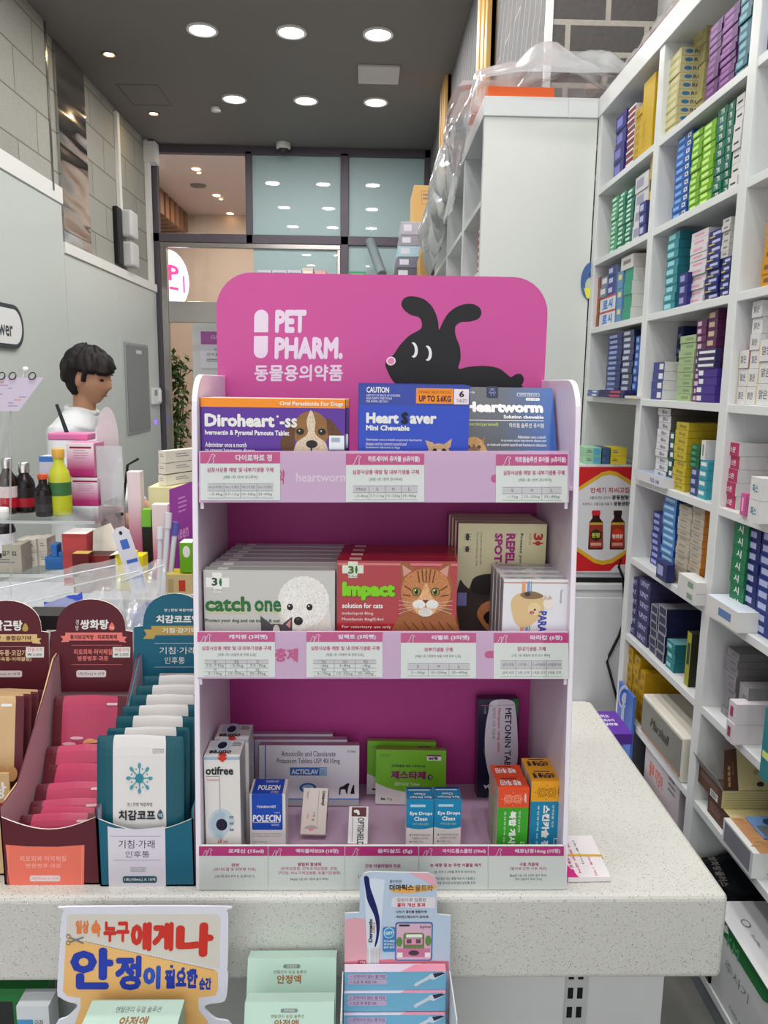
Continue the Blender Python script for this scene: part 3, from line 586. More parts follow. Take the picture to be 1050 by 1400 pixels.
TAN = fur(206, 168, 130, .6)
F.poly([(583, 601), (588, 614), (598, 612), (594, 604)], TAN, 2); F.poly([(620, 598), (608, 607), (612, 614), (618, 610)], TAN, 2); F.ell(602, 620, 16, 15, TAN, 2); F.ell(602, 622, 8, 9, CREAM, 3)
for ex in (596.5, 609): F.ell(ex, 615, 3.2, 3, BLK, 4)
o = put(mb, 'pet_tablet_box', 'bright blue box with an orange sticker and small chihuahua on the top tier', 'medicine box', (cx, .962, SH[0]), 'medicine boxes on the pink stand')
dup(o, (cx - .001, .993, SH[0] + .0012), 'blue box edge just showing behind the chihuahua box')
# slate box leaning back
lean = radians(26); cx, w, h, ph = fit(634, 779, 620, .968, SH[0]); w, h = .132, .125
m_sl, nt, p = nodemat('slate to blue print', .3); tc = N(nt, 'ShaderNodeTexCoord'); s_ = N(nt, 'ShaderNodeSeparateXYZ'); nt.links.new(tc.outputs['Generated'], s_.inputs[0])
c_ = ramp(nt, s_.outputs[0], ((0, (44, 48, 56)), (.45, (46, 55, 70)), (.75, (44, 76, 124)), (1, (40, 92, 166)))); nt.links.new(c_, p.inputs['Base Color'])
mb, F, T, R_, L = carton(0, 0, 0, w, h, .022, {'*': m_sl, 't': mat(90, 105, 125)}); F.b = (638, 530, 772, 640)
F.text('Use Only', 644, 535.5, 664, 539, PAPER, 2); F.rrect(680, 529, 696, 544, 2, mat(36, 40, 66), 2); F.text('츄', 683, 531, 693, 541, mat(120, 130, 180), 3)
F.rrect(722, 537, 753, 541.5, 1.5, PAPER, 2); F.rrect(722.6, 537.5, 752.4, 541, 1.2, mat(70, 95, 135), 3); F.text('처방대상 동물용의약품', 725, 538, 750, 540.6, PAPER, 4); F.rrect(734, 543.5, 753, 547, 1.3, PAPER, 2); F.text('심장사상충약', 736, 544, 751, 546.4, INK, 3)
F.text('Heartworm', 649, 549, 757, 563, PAPER, 2, .09); F.text('Solution chewable', 702, 566, 757, 570.5, PAPER, 2, .05); F.rect(644, 572.5, 757, 573.3, PAPER, 2); F.text('(ivermectin/pyrantel)', 641, 576, 694, 581, mat(200, 215, 70), 2); F.text('하트웜 솔루션 츄어블', 709, 576, 757, 582, PAPER, 2)
for k, t in enumerate(('Administer once a month', 'to prevent canine heartworm disease and', 'to treat and control ascarid and hookworm infections')): F.text(t, (720, 697, 678)[k], 591.5 + 5 * k, 758, 595.5 + 5 * k, PAPER, 2, 0, 0, .2)
for k, t in enumerate(('For', 'DOGS', 'UP TO 11 kg')): F.text(t, 732, 611 + 7 * k, (738, 747, 760)[k], 616 + 7 * k, PAPER, 2, .03, 0, .2)
YK, YK2 = fur(196, 152, 96, .6), fur(150, 112, 66, .6)
F.poly([(642, 594), (647, 604), (655, 600)], YK2, 2); F.poly([(676, 594), (667, 600), (673, 606)], YK2, 2); F.poly(spline([(643, 610), (650, 598), (660, 594), (670, 598), (677, 610), (676, 626), (668, 640), (650, 640), (641, 626)]), YK, 2); F.ell(660, 616, 9, 10, YK2, 3)
F.ell(653, 607, 2.4, 2.2, BLK, 4); F.ell(667, 607, 2.4, 2.2, BLK, 4); F.ell(660, 615, 3.5, 2.6, BLK, 4)
for k in range(8): F.line([(660, 603), (646 + 4 * k, 634)], .5, mat(120, 84, 46), 3)
put(mb, 'pet_tablet_box', 'slate to blue box with a terrier leaning back on the top tier', 'medicine box', (.1885, 1.0, SH[0] + .022 * sin(lean)), 'medicine boxes on the pink stand', (-lean, 0, 0))
# grey dog-and-cat boxes, middle tier
cx, w, h, ph = fit(278, 458, 780, .952, SH[1]); GR = mat(196, 194, 188, .35, coat=.2); GN = mat(46, 110, 66, .5)
mb, F, T, R_, L = carton(cx, .952, SH[1], w, h, .019, {'*': GR, 't': mat(190, 190, 188, .25), 'r': mat(150, 150, 150)}, ph); T.rect(.1, .2, .18, .8, PAPER, 1)
F.rect(281, 790, 313, 803, mat(236, 234, 228), 1); F.rect(290, 783, 303, 810, mat(236, 234, 228), 1); F.text('3', 289, 790, 297, 801, mat(60, 80, 60), 2, .05); F.rect(300, 791, 302.5, 801, GN, 2); F.ell(301, 796, 2, 3, GN, 3); F.text('0.25ml', 290, 805, 303, 808.5, mat(60, 80, 60), 2)
F.text('catch', 279, 816, 342, 838, mat(208, 214, 150, .5), 2, .075); F.text('one', 347, 821, 384, 838, mat(208, 214, 150, .5), 2, .085); F.text('catch', 279, 815, 342, 836, GN, 3, .06); F.text('one', 347, 820, 384, 836, GN, 3, .07)
for k, x in enumerate((280, 348)): F.rect(x, 829, (341, 383)[k], 830, GR, 4)
F.text('Protect your dog and cat inside & out', 279, 845.5, 382, 851.5, mat(70, 90, 70), 4, .03)
FUR, FUR2 = fur(238, 235, 230, .7), fur(222, 216, 208, .7)
F.poly(spline([(380, 812), (388, 800), (400, 792), (414, 790), (428, 792), (440, 800), (448, 814), (450, 832), (452, 850), (450, 870), (390, 870), (384, 850), (378, 830)], 4), FUR2, 1)
rnd = random.Random(2)
for k in range(26):
    a = 2 * pi * k / 26; F.ell(415 + 29 * cos(a), 822 + 29 * sin(a), 7, 6.5, FUR if k % 2 else mat(232, 228, 222, .7), 2, 10)
F.ell(414, 824, 29, 28, FUR, 3); F.ell(409, 848, 17, 14, FUR, 3)
for ex in (396, 423): F.ell(ex, 829, 4.3, 4.5, BLK, 4); F.ell(ex - 1, 827.5, 1.1, 1.1, PAPER, 5)
F.ell(407.5, 848, 6.3, 5.8, BLK, 4); F.ell(407, 845.5, 2.5, 1.2, mat(90, 85, 85), 5)
KG = mat(78, 74, 78, .6); F.poly([(355, 841), (356, 863), (374, 863), (369, 852)], KG, 4); F.poly([(399, 842), (386, 852), (384, 863), (399, 863)], KG, 4); F.poly([(397, 846), (390, 853), (396, 858)], PNK, 5); F.ell(377, 864, 21, 12, KG, 4); F.ell(377, 864, 5, 11, FUR2, 5)
o = put(mb, 'spot_on_box', 'pale grey box with white puppy and kitten, frontmost in its file of seven', 'medicine box', (cx, .952, SH[1]), 'grey boxes on the middle tier')
back_of(o, 6, .0245, .0025, ['grey puppy box, %s behind the frontmost on the middle tier' % s for s in ('first', 'second', 'third', 'fourth', 'fifth')] + ['grey puppy box at the very back of the file on the middle tier'])
# red cat boxes
cx, w, h, ph = fit(461, 626, 767, .952, SH[1]); RD = mat(168, 36, 44, .22, coat=.4); LIME = mat(130, 205, 30, .5)
mb, F, T, R_, L = carton(cx, .952, SH[1], w, h, .022, {'*': RD, 't': mat(150, 30, 38, .2)}, ph); T.rect(.1, .2, .2, .8, mat(210, 170, 170), 1); F.rect(462, 770, 627, 773, mat(205, 120, 120, .2), 1)
F.rect(468, 772 + 1, 497, 784, mat(220, 222, 205), 2); F.rect(476, 766 + 2, 489, 790, mat(220, 222, 205), 2); F.text('3', 476, 774, 484, 784.5, mat(70, 110, 50), 3, .05); F.rect(486, 774, 488.4, 784, GN, 3); F.ell(487.2, 779, 1.9, 3, GN, 4); F.text('0.4ml', 476, 786, 489, 789.5, mat(60, 80, 60), 3)
F.text('Impact', 468, 795, 542, 821, mat(40, 90, 20), 2, .095); F.text('Impact', 468, 795, 541, 820.5, LIME, 3, .075); F.text('solution for cats', 468, 824, 524, 831, PAPER, 2, .04)
for k, (t, e) in enumerate((('Imidacloprid 40mg', 511), ('Moxidectin 4mg/0.4ml', 525), ('For veterinary use only', 536))): F.text(t, 468, (836, 844, 854.5)[k], e, (841, 849, 859.5)[k], PAPER, 2)
C1, C2, C3, C4 = fur(196, 130, 84, .7), fur(160, 98, 60, .7), fur(228, 176, 130, .7), fur(116, 66, 42, .7)
F.poly(spline([(545, 845), (552, 830), (548, 805), (552, 788), (566, 778), (583, 775), (602, 778), (616, 788), (620, 806), (616, 830), (624, 845), (626, 870), (542, 870)], 4), C2, 1)
F.poly([(547, 767), (549, 795), (570, 782), (560, 770)], C2, 2); F.poly([(617, 767), (614, 795), (594, 782), (606, 770)], C2, 2); F.poly([(550, 772), (552, 788), (563, 780)], PNK, 3); F.poly([(614, 772), (612, 788), (601, 780)], PNK, 3)
F.poly(spline([(549, 812), (554, 790), (568, 780), (583, 777), (599, 780), (612, 790), (617, 812), (607, 832), (583, 840), (558, 832)], 4), C1, 3)
for (a, b) in (((583, 778), (583, 796)), ((577, 778), (579, 795)), ((589, 778), (587, 795)), ((571, 780), (574, 796)), ((595, 780), (592, 796)), ((553, 800), (563, 806)), ((613, 800), (603, 806)), ((551, 812), (562, 814)), ((615, 812), (604, 814))): F.line([a, b], 1.8, C4, 4)
F.poly(spline([(583, 796), (576, 812), (566, 826), (572, 838), (583, 842), (594, 838), (600, 826), (590, 812)], 4), C3, 4); F.ell(574, 825, 9, 6, FUR, 5); F.ell(592, 825, 9, 6, FUR, 5); F.ell(583, 836, 10, 6, FUR2, 5)
for ex in (570, 596): F.ell(ex, 808, 6.4, 5.6, mat(40, 26, 20), 5); F.ell(ex, 808, 5.3, 4.8, mat(150, 150, 70), 6); F.ell(ex, 808, 2.6, 3.6, BLK, 7); F.ell(ex - 1.5, 806, 1, 1, PAPER, 8)
F.poly([(578, 819), (588, 819), (583, 824)], mat(120, 60, 50), 6); F.line([(583, 824), (583, 829)], .8, C4, 6)
for sx in (-1, 1):
    for k in range(4): F.line([(583 + sx * 8, 825 + k), (583 + sx * 37, 820 + 6 * k)], .4, PAPER, 7)
for k in range(6): F.line([(553 + 12 * k, 848 + 2 * (k % 2)), (562 + 12 * k, 860)], 1.5, C4, 4)
o = put(mb, 'spot_on_box', 'glossy red box with ginger cat, frontmost in its file on the middle tier', 'medicine box', (cx, .952, SH[1]), 'red boxes on the middle tier')
back_of(o, 3, .0255, .002, ['red ginger cat box, %s behind the frontmost on the middle tier' % s for s in ('first', 'second')] + ['red ginger cat box at the very back of its file on the middle tier'])
# cream spot-on boxes standing upright
cx, w, h, ph = fit(627, 748, 716, 1.045, SH[1]); YC = mat(222, 214, 170, .35, coat=.2); MG2 = mat(176, 40, 130, .4)
mb, F, T, R_, L = carton(cx, 1.045, SH[1], w, h, .02, {'*': YC, 'l': MG2, 't': mat(210, 204, 170)}, ph); F.b = (620, 700, 790, 870); F.b = (627, 716, 748, ph[3])
zc = lambda a, b: (620 + a * 170 / 1050, 700 + b * 170 / 1050)
def zt(t, a, b, c, d, m_, bold=0): p, q = zc(a, b), zc(c, d); F.text(t, p[0], p[1], q[0], q[1], m_, 3, bold, 90)
zt('REPELLO', 448, 180, 528, 560, MG2, .06); zt('SPOT-ON', 352, 178, 420, 606, MG2, .06); zt('Protect your dog', 563, 178, 592, 560, INK, .02); zt('3', 680, 175, 762, 235, mat(190, 60, 40), .06); zt('0.67 ml', 645, 180, 662, 268, mat(190, 60, 40))
zt('Contains Fipronil 10%', 228, 172, 248, 440, mat(110, 110, 90)); zt('For veterinary use only', 195, 172, 215, 452, mat(110, 110, 90))
p = zc(720, 258); F.ell(p[0], p[1], 4, 3, mat(190, 60, 40), 3); F.rect(p[0] - 7, p[1] - 1, p[0] + 7, p[1] + 1, mat(190, 60, 40), 3)
for a, b in ((122, 210), (122, 312)):
    p = zc(a, b); F.ell(p[0], p[1], 2.6, 5 if b < 300 else 4, mat(60, 66, 56), 3)
    for k in (-3, 0, 3): F.line([(p[0] - 5, p[1] + k), (p[0] + 5, p[1] + k * 1.3)], .5, mat(60, 66, 56), 3)
DK, DK2, ORG = fur(62, 52, 48, .6), fur(44, 36, 34, .6), fur(196, 130, 80, .7)
F.poly([zc(*q) for q in spline([(60, 600), (110, 612), (150, 640), (180, 560), (250, 525), (340, 516), (470, 520), (800, 700), (800, 1080), (60, 1080)], 4)], DK, 2); F.poly([zc(*q) for q in spline([(165, 640), (190, 570), (290, 525), (400, 530), (470, 620), (380, 690), (230, 690)], 4)], DK2, 3)
F.poly([zc(*q) for q in spline([(225, 850), (270, 770), (380, 740), (470, 800), (470, 1000), (330, 1000), (260, 930)], 4)], ORG, 4); F.poly([zc(*q) for q in spline([(280, 880), (330, 830), (400, 840), (420, 940), (330, 950)], 4)], BLK, 5); p = zc(93, 733); F.rect(628.5, p[1] - 9, p[0] + 6, p[1] + 9, mat(150, 160, 215, .2, .5), 4)
o = put(mb, 'spot_on_box', 'cream upright spot on box with dark dog print, frontmost of four at the back', 'medicine box', (cx, 1.045, SH[1]), 'cream boxes on the middle tier')
back_of(o, 3, .0225, -.002, ['cream upright spot on box, %s behind the dark dog print one' % s for s in ('first', 'second')] + ['cream upright spot on box touching the pink back panel'])
# white tablet boxes
cx, w, h, ph = fit(689, 779, 793, .95, SH[1]); WB = mat(226, 226, 230, .25, coat=.3)
mb, F, T, R_, L = carton(cx, .95, SH[1], w, h, .021, {'*': WB, 'l': mat(200, 196, 196)}, ph); T.text('PARA TABLETS', .08, .35, .48, .75, GREY, 2); T.text('SAFE FOR DOGS', .58, .35, .97, .75, GREY, 2)
for k in range(7): L.line([(.12 + .1 * k, .05), (.12 + .1 * k, .95)], .02, GREY, 1)
F.rect(689, 796, 779, 797.5, mat(196, 150, 130), 1)
for x0, x1, c in ((714, 719, (230, 160, 100)), (721, 725, (130, 150, 215)), (726, 727.5, (120, 170, 120))): F.rect(x0, 795, x1, ph[3], mat(*c), 1)
F.poly(spline([(700, 822), (708, 812), (722, 810), (738, 812), (746, 824), (744, 838), (736, 848), (720, 858), (708, 852), (702, 838)], 4), mat(220, 190, 140, .7), 2); F.poly(spline([(712, 812), (728, 808), (744, 814), (736, 818), (720, 818)], 4), mat(140, 112, 80, .7), 3); F.ell(722, 812, 4, 3, mat(70, 60, 52), 4)
F.ell(732, 832, 9, 9, mat(232, 206, 160, .7), 3); F.ell(729, 837, 3.5, 2.5, mat(190, 110, 110), 4); F.ell(733, 833, 1.4, 1.4, BLK, 4); F.ell(752, 824, 8, 8, mat(236, 226, 216), 2); F.poly([(752, 813), (757, 818), (749, 820)], mat(205, 180, 165), 3); F.poly([(746, 813), (744, 820), (750, 818)], mat(205, 180, 165), 3)
F.text('PARA II', 738, 835, 750, 872, mat(60, 70, 160), 2, .05, 90); F.text('Parasiticide', 767, 806, 770, 824, GREY, 2, 0, 90)
o = put(mb, 'worming_tablet_box', 'small white box with orange and blue stripes, frontmost of four on the middle tier', 'medicine box', (cx, .95, SH[1]), 'white boxes on the middle tier')
back_of(o, 3, .0235, -.0005, ['white striped box, %s behind the frontmost, lettered top edge showing' % s for s in ('first', 'second')] + ['white striped box rearmost in front of the cream upright boxes'])
# bottom tier: tall white bottles boxes
Z3 = SH[2]; IV = mat(224, 220, 216, .35)
cx, w, h, ph = fit(272, 321, 1028, .94, Z3); h = .152
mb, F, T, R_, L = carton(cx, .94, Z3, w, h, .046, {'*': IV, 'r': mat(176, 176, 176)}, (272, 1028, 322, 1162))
BLU = mat(160, 180, 196, .4); F.rect(272, 1028, 322, 1032, BLU, 1); F.poly([(291, 1030), (298, 1025.5), (305, 1030), (298, 1035)], mat(206, 50, 40), 3); T.poly([(.38, 1.0), (.52, .72), (.66, 1.0)], mat(206, 50, 40), 3)
F.text('otifree', 274, 1040, 313, 1050.5, INK, 2, .05); F.text('Solution', 276, 1055, 292, 1058, mat(206, 50, 40), 2); F.rect(293, 1052, 293.6, 1135, GREY, 2); F.rect(275, 1052, 293, 1052.6, GREY, 2); F.ell(295, 1113, 19, 20, mat(190, 204, 212, .4), 1, 28, 90, 360); F.ell(295, 1113, 15, 16, mat(170, 188, 200, .4), 2, 28, 90, 300); F.ell(295, 1113, 8, 7.5, mat(24, 24, 50), 3); F.text('60 ml', 289, 1132, 303, 1137, mat(206, 50, 40), 2)
for k in range(3): F.rect(306, 1102 + 8 * k, 312, 1105 + 8 * k, mat(120, 140, 150), 3)
T.text('otifree', .1, .62, .72, .9, INK, 2, .05, 180); T.ell(.4, .32, .13, .22, mat(24, 24, 50), 3); T.ell(.4, .32, .28, .4, mat(190, 204, 212), 2); T.bars(.68, .1, .95, .4, 3, GREY, 2)
R_.bars(.15, .1, .8, .9, 16, GREY, 1, .3)
cx += .006
o = put(mb, 'ear_drops_box', 'tall white ear drops box with red diamond, in front of its twin', 'medicine box', (cx, .94, Z3), 'tall white boxes on the bottom tier'); dup(o, (cx + .004, .989, Z3), 'tall white ear drops box with red diamond, standing behind its twin')
# flat white tablet boxes leaning at the back
WL = mat(222, 218, 226, .35); lean = radians(8); cx, w, h, ph = fit(352, 491, 1040, 1.07, Z3); h = .092
mb, F, T, R_, L = carton(0, 0, 0, w, h, .016, {'*': WL, 't': mat(190, 150, 180)}); F.b = (352, 1038, 491, 1104)
SB = mat(40, 110, 190, .4); F.rect(360, 1038, 361.5, 1096, SB, 1); F.rect(352, 1096, 491, 1097.2, SB, 1); F.rect(352, 1097.2, 491, 1104, mat(176, 174, 180), 1)
F.text('Amoxicillin and Clavulanate', 383, 1044, 458, 1050, INK, 2); F.text('Potassium Tablets USP 40/10mg', 377, 1052, 464, 1059, INK, 2); F.rect(395, 1062, 446, 1071, SB, 1); F.text('ACTICLAV', 397, 1064, 434, 1069.5, PAPER, 2, .05); F.rect(436, 1062.6, 445.6, 1070.4, mat(170, 200, 225), 2); F.text('50', 437.5, 1064, 444, 1069.5, SB, 3); F.text('20 Tablets', 474, 1043, 486, 1045.5, INK, 2)
F.ell(420, 1084.5, 12, 5.5, SB, 1); F.ell(420, 1084.5, 8, 3.6, mat(190, 212, 230), 2); F.text('50', 417, 1082.5, 423, 1086.5, SB, 3)
F.poly([(463, 1092), (464, 1084), (470, 1082), (475, 1079), (478, 1080), (476, 1084), (475, 1091), (473.5, 1091), (472, 1086), (466, 1086), (465, 1092)], BLK, 2); F.poly([(479, 1091), (481, 1085), (483, 1081), (484.5, 1081), (484.5, 1085), (485, 1091)], BLK, 2)
o = put(mb, 'antibiotic_tablet_box', 'flat white tablet box with a blue name bar, frontmost of three on the bottom tier', 'medicine box', (cx, 1.077, Z3 + .016 * sin(lean)), 'flat white boxes on the bottom tier', (-lean, 0, 0))
dup(o, (cx - .019, 1.096, o.location.z), 'flat white blue lined box, sandwiched between two others at the pink back'); dup(o, (cx - .042, 1.115, o.location.z), 'flat white blue lined box closest to the pink back panel')
# blue and white liquid box
cx, w, h, ph = fit(341, 390, 1082, .965, Z3); h = .085
mb, F, T, R_, L = carton(cx, .965, Z3, w, h, .04, {'*': IV}, (340, 1081, 390, 1160)); RB = mat(28, 76, 180, .35)
F.rrect(343, 1081, 386, 1130, 2, RB, 1); T.rect(.06, .0, .92, 1, RB, 1); F.text('YUHAN+VET', 350, 1096.5, 377, 1100, PAPER, 2, .03); F.text('POLECIN', 344, 1109, 383, 1119, PAPER, 2, .05, 0, .1); F.text('Liquid', 375, 1105, 382, 1107.5, PAPER, 2); F.text('포레신', 370, 1121.5, 381, 1124.5, PAPER, 2); F.rect(345, 1119.5, 382, 1120, PAPER, 2)
T.text('POLECIN', .2, .42, .82, .75, PAPER, 2, .05); T.text('포레신', .58, .8, .8, .95, PAPER, 2); T.text('YUHAN+VET', .38, .1, .75, .25, PAPER, 2)
for k, t in enumerate(('For treatment of otitis, and skin infections', 'for dogs, plants, and cats', 'Triple Action by', 'Miconazole nitrate', 'Prednisolone acetate', 'Polymyxin B sulfate')): F.text(t, 343, (1134, 1137.5, 1145, 1149, 1152.5, 1156)[k], (384, 384, 364, 368, 371, 368)[k], (1136, 1139.5, 1148, 1151.5, 1155, 1158.5)[k], GREY, 2)
put(mb, 'liquid_medicine_box', 'small white and royal blue liquid medicine box on the bottom tier', 'medicine box', (cx, .965, Z3))
# beige lying-back box, white box with dark square
mb, F, T, R_, L = carton(0, 0, 0, .035, .062, .02, {'*': mat(214, 200, 192, .4), 'r': mat(190, 178, 172)}); F.b = (500, 460, 665, 830)
F.text('Oridermyl', 622, 480, 650, 600, INK, 2, .05, 90); F.rect(605, 480, 607, 760, GREY, 2); F.text('Ointment', 525, 490, 540, 545, GREY, 2, 0, 90); F.text('10 g', 570, 660, 590, 725, INK, 2, 0, 90); F.text('Otic', 535, 670, 550, 710, mat(206, 50, 40), 2, 0, 90)
F.ell(570, 790, 50, 34, mat(206, 196, 192), 1, 20, 180, 360); F.ell(570, 790, 45, 30, mat(170, 160, 160), 2, 20, 180, 360); F.ell(570, 792, 18, 12, mat(226, 130, 150), 3); R_.poly([(.1, .55), (.9, .52), (.5, .66)], mat(206, 50, 40), 2)
put(mb, 'ointment_box', 'slim beige ointment box propped back with a red triangle on its edge', 'medicine box', (-.068, .985, Z3 + .02 * sin(radians(40))), None, (radians(-40), 0, radians(-3)))
mb, F, T, R_, L = carton(0, 0, 0, .027, .05, .018, {'*': mat(226, 222, 222, .35)}); F.b = (0, 0, 100, 250)
F.rect(14, 6, 90, 70, mat(90, 24, 34), 1); F.poly([(24, 28), (40, 22), (52, 30), (56, 55), (46, 60), (40, 44), (26, 44)], PAPER, 2); F.text('OPTISHIELD', 46, 76, 80, 260, INK, 2, .03, 90); F.rect(20, 76, 23, 240, GREY, 2)
put(mb, 'eye_ointment_box', 'slim white box with a dark maroon square propped back on the bottom tier', 'medicine box', (at(489, 1130, y=.962).x, .962, Z3 + .018 * sin(radians(48))), None, (radians(-48), 0, radians(-2)))
# green boxes
mb, F, T, R_, L = carton(0, 0, 0, .107, .083, .014, {'*': mat(212, 206, 204, .4), 't': mat(150, 190, 60)}); F.b = (150, 182, 828, 680); GG = mat(112, 178, 30, .4)
F.poly([(150, 182), (828, 182), (828, 575)] + [(828 - 678 * t, 575 + 20 * t - 110 * t**3 if t > .3 else 575 + 20 * t - 3) for t in [k / 14 for k in range(2, 15)]], GG, 1)
F.text('반려동물용 복합 소화효소제', 302, 316, 626, 340, INK, 2, .03); F.text('제스타제', 296, 372, 634, 450, mat(130, 36, 96), 2, .06); F.ell(676, 426, 25, 24, mat(40, 30, 40), 2); F.text('정', 664, 412, 690, 440, PAPER, 3); F.text('ZESTASE Tablet', 332, 480, 576, 506, mat(215, 225, 190), 2, .03)
F.rect(644, 222, 780, 240, mat(130, 36, 96), 2); F.rect(644, 238, 780, 274, PAPER, 2); F.text('88펫', 656, 240, 748, 270, INK, 3, .05); F.rect(188, 222, 280, 250, mat(60, 110, 20), 2); F.rect(190, 224, 278, 248, GG, 3); F.text('동물약품', 196, 229, 272, 243, mat(60, 110, 20), 4)
F.poly([(200, 640), (212, 612), (218, 630), (238, 622), (250, 640)], BLK, 2); F.text('10g', 264, 620, 312, 648, INK, 2); F.rect(328, 602, 378, 640, mat(170, 165, 160), 2); F.rect(330, 604, 376, 638, mat(212, 206, 204), 3)
a = at(513, 1103, z=Z3); lean = radians(10)
o = put(mb, 'digestive_tablet_box', 'lime green digestive tablet box with purple lettering, in front of its twin', 'medicine box', (a.x + .0535, a.y + .002, Z3 + .014 * sin(lean)), 'green boxes on the bottom tier', (-lean, 0, radians(-2)))
dup(o, (a.x + .0535 - .013, a.y + .03, o.location.z), 'lime green digestive tablet box mostly hidden behind its twin')
# eye drops cleaners
mb, F, T, R_, L = carton(0, 0, 0, .037, .077, .032, {'*': mat(222, 216, 210, .4)}); F.b = (438, 632, 672, 1060); EB = mat(24, 134, 180, .38)
F.poly([(438, 632), (672, 632), (672, 860)] + [(672 - 234 * k / 10, 860 + 16 * sin(pi * k / 10)) for k in range(1, 10)] + [(438, 860)], EB, 1); T.rect(0, 0, 1, 1, EB, 1); T.rect(.05, 0, .98, .14, mat(20, 60, 110), 2); T.rect(.1, .2, .9, .27, PAPER, 2)
F.rrect(470, 672, 602, 692, 6, mat(180, 214, 226), 2); F.text('Eye Drops', 468, 730, 662, 766, PAPER, 2, .04); F.text('Clean', 506, 772, 620, 806, PAPER, 2, .04); F.text('아이드롭스클린', 492, 824, 632, 842, mat(190, 220, 120), 2); T.text('Eye Drops', .12, .72, .92, .92, PAPER, 2, .04, 180); T.text('Clean', .3, .48, .72, .68, PAPER, 2, .04, 180)
for k, t in enumerate(('반려동물의 지용성이 있는', '이물질제거·소독·세정', '이물질이 있는', '눈주위를 닦아')):
    F.text(t, 490, 915 + 28 * k, (648, 628, 586, 600)[k], 932 + 28 * k, GREY, 2)
    if k % 2 == 0: F.ell(476, 924 + 28 * k, 6, 7, INK, 2)
a = at(592, 1152, z=Z3 + .004); cx0 = (at(557, 1098, y=.965).x + at(592, 1098, y=.965).x) / 2
o = put(mb, 'eye_drops_box', 'small blue and white eye drops box, the one beside the green box', 'medicine box', (cx0, .965, Z3), 'eye drops boxes on the bottom tier'); dup(o, (cx0 + .0383, .966, Z3), 'small blue and white eye drops box, the one nearer the orange boxes')
# dark tall tablet box leaning in the corner
mb, F, T, R_, L = carton(0, 0, 0, .0625, .155, .022, {'*': mat(24, 28, 58, .3, coat=.3)}); F.b = (110, 140, 495, 1000)
F.poly([(440, 140), (495, 140), (495, 300)], mat(16, 110, 50), 1); F.poly([(160, 560)] + [(160 + 8 * k + k * k * .55, 560 + 40 * k) for k in range(1, 9)] + [(300, 900), (240, 700)], mat(16, 130, 50), 1)
F.poly(spline([(240, 152), (430, 152), (470, 240), (490, 420), (495, 700), (400, 1000), (300, 960), (220, 800), (180, 600), (180, 400), (205, 250)], 4), mat(216, 208, 220, .4), 2)
F.text('METONIN TABLET', 368, 218, 430, 860, INK, 3, .03, 90); F.text('Maropitant 16mg tablet', 292, 218, 326, 604, mat(214, 60, 60), 3, .02, 90); F.text('반려견 구토 치료제', 245, 218, 276, 484, mat(90, 110, 100), 3, 0, 90); F.text('10정', 162, 205, 186, 262, mat(170, 170, 190), 3, 0, 90); F.rect(138, 190, 480, 194, mat(190, 110, 150), 3); F.rect(244, 152, 300, 200, mat(214, 220, 235, .2, .5), 4)
F.poly([(170, 890), (200, 900), (236, 880), (228, 950), (214, 910), (190, 930)], PAPER, 3)
a = at(652, 1097, z=Z3); put(mb, 'antiemetic_tablet_box', 'tall dark navy tablet box with a white oval and green edge in the back corner', 'medicine box', (a.x + .033, a.y + .014, Z3 + .022 * sin(radians(5))), None, (radians(-5), 0, radians(3)))
# orange/green and yellow/blue capsule boxes
def capsule(top, body, txt, small, lab, x0, x1, y, h, dz=.045):
    cx = (at(x0, 1100, y=y).x + at(x1, 1100, y=y).x) / 2; w = at(x1, 1100, y=y).x - at(x0, 1100, y=y).x
    mb, F, T, R_, L = carton(0, 0, 0, w, h, dz, {'*': top, 'l': mat(200, 190, 180)}); F.b = (0, 0, 100, 300)
    F.rect(0, 78, 100, 300, body, 1); T.text(txt, .12, .3, .8, .75, INK if body != GREEN_ else PAPER, 2, .06, 180); T.rect(.2, .12, .7, .18, INK, 2)
    for ex in (35, 62):
        for r in (16, 11, 6): F.ell(ex, 42, r, r * 1.1, mat(245, 190, 150) if body == GREEN_ else mat(70, 50, 20), 2 + (16 - r) * .2); F.ell(ex, 42, r - 1.6, (r - 1.6) * 1.1, top, 2.5 + (16 - r) * .2)
    for k in range(8): a = k * pi / 4; F.line([(48 + 33 * cos(a), 42 + 24 * sin(a)), (48 + 38 * cos(a), 42 + 29 * sin(a))], 1.5, mat(245, 190, 150) if body == GREEN_ else mat(70, 50, 20), 2)
    F.text('HEPET', 84, 20, 91, 58, PAPER if body == GREEN_ else INK, 3, .04, 90); F.text(txt, 38, 92, 62, 260, PAPER, 3, .06, 90); F.text(small, 68, 92, 75, 180, PAPER, 3, 0, 90); F.text('종합영양제 60 캡슐', 22, 92, 28, 270, PAPER, 3, 0, 90); F.rect(78, 222, 90, 250, PAPER, 2); F.rect(79.5, 225, 88.5, 247, body, 3)
    for k in range(3): L.line([(.15 + .3 * k, .03), (.15 + .3 * k, .95)], .04, GREY, 1)
    o = put(mb, 'capsule_box', lab[0], 'medicine box', (cx, y, Z3), 'capsule boxes on the bottom tier'); dup(o, (cx - .001, y + dz + .001, Z3), lab[1])
GREEN_ = mat(60, 160, 40, .4)
capsule(mat(222, 78, 44, .4), GREEN_, '복합 개시딘', '비타민 보조 영양제', ('red topped green capsule box, the nearer of the pair', 'red topped green capsule box tucked behind the nearer one'), 680.5, 723, .945, .104, .032)
capsule(mat(228, 160, 36, .4), mat(26, 130, 168, .4), '스킨카솔 정', '반려동물 피부', ('yellow topped blue capsule box, the nearer of the pair', 'yellow topped blue capsule box tucked behind the nearer one'), 725.5, 769, .95, .112, .032)
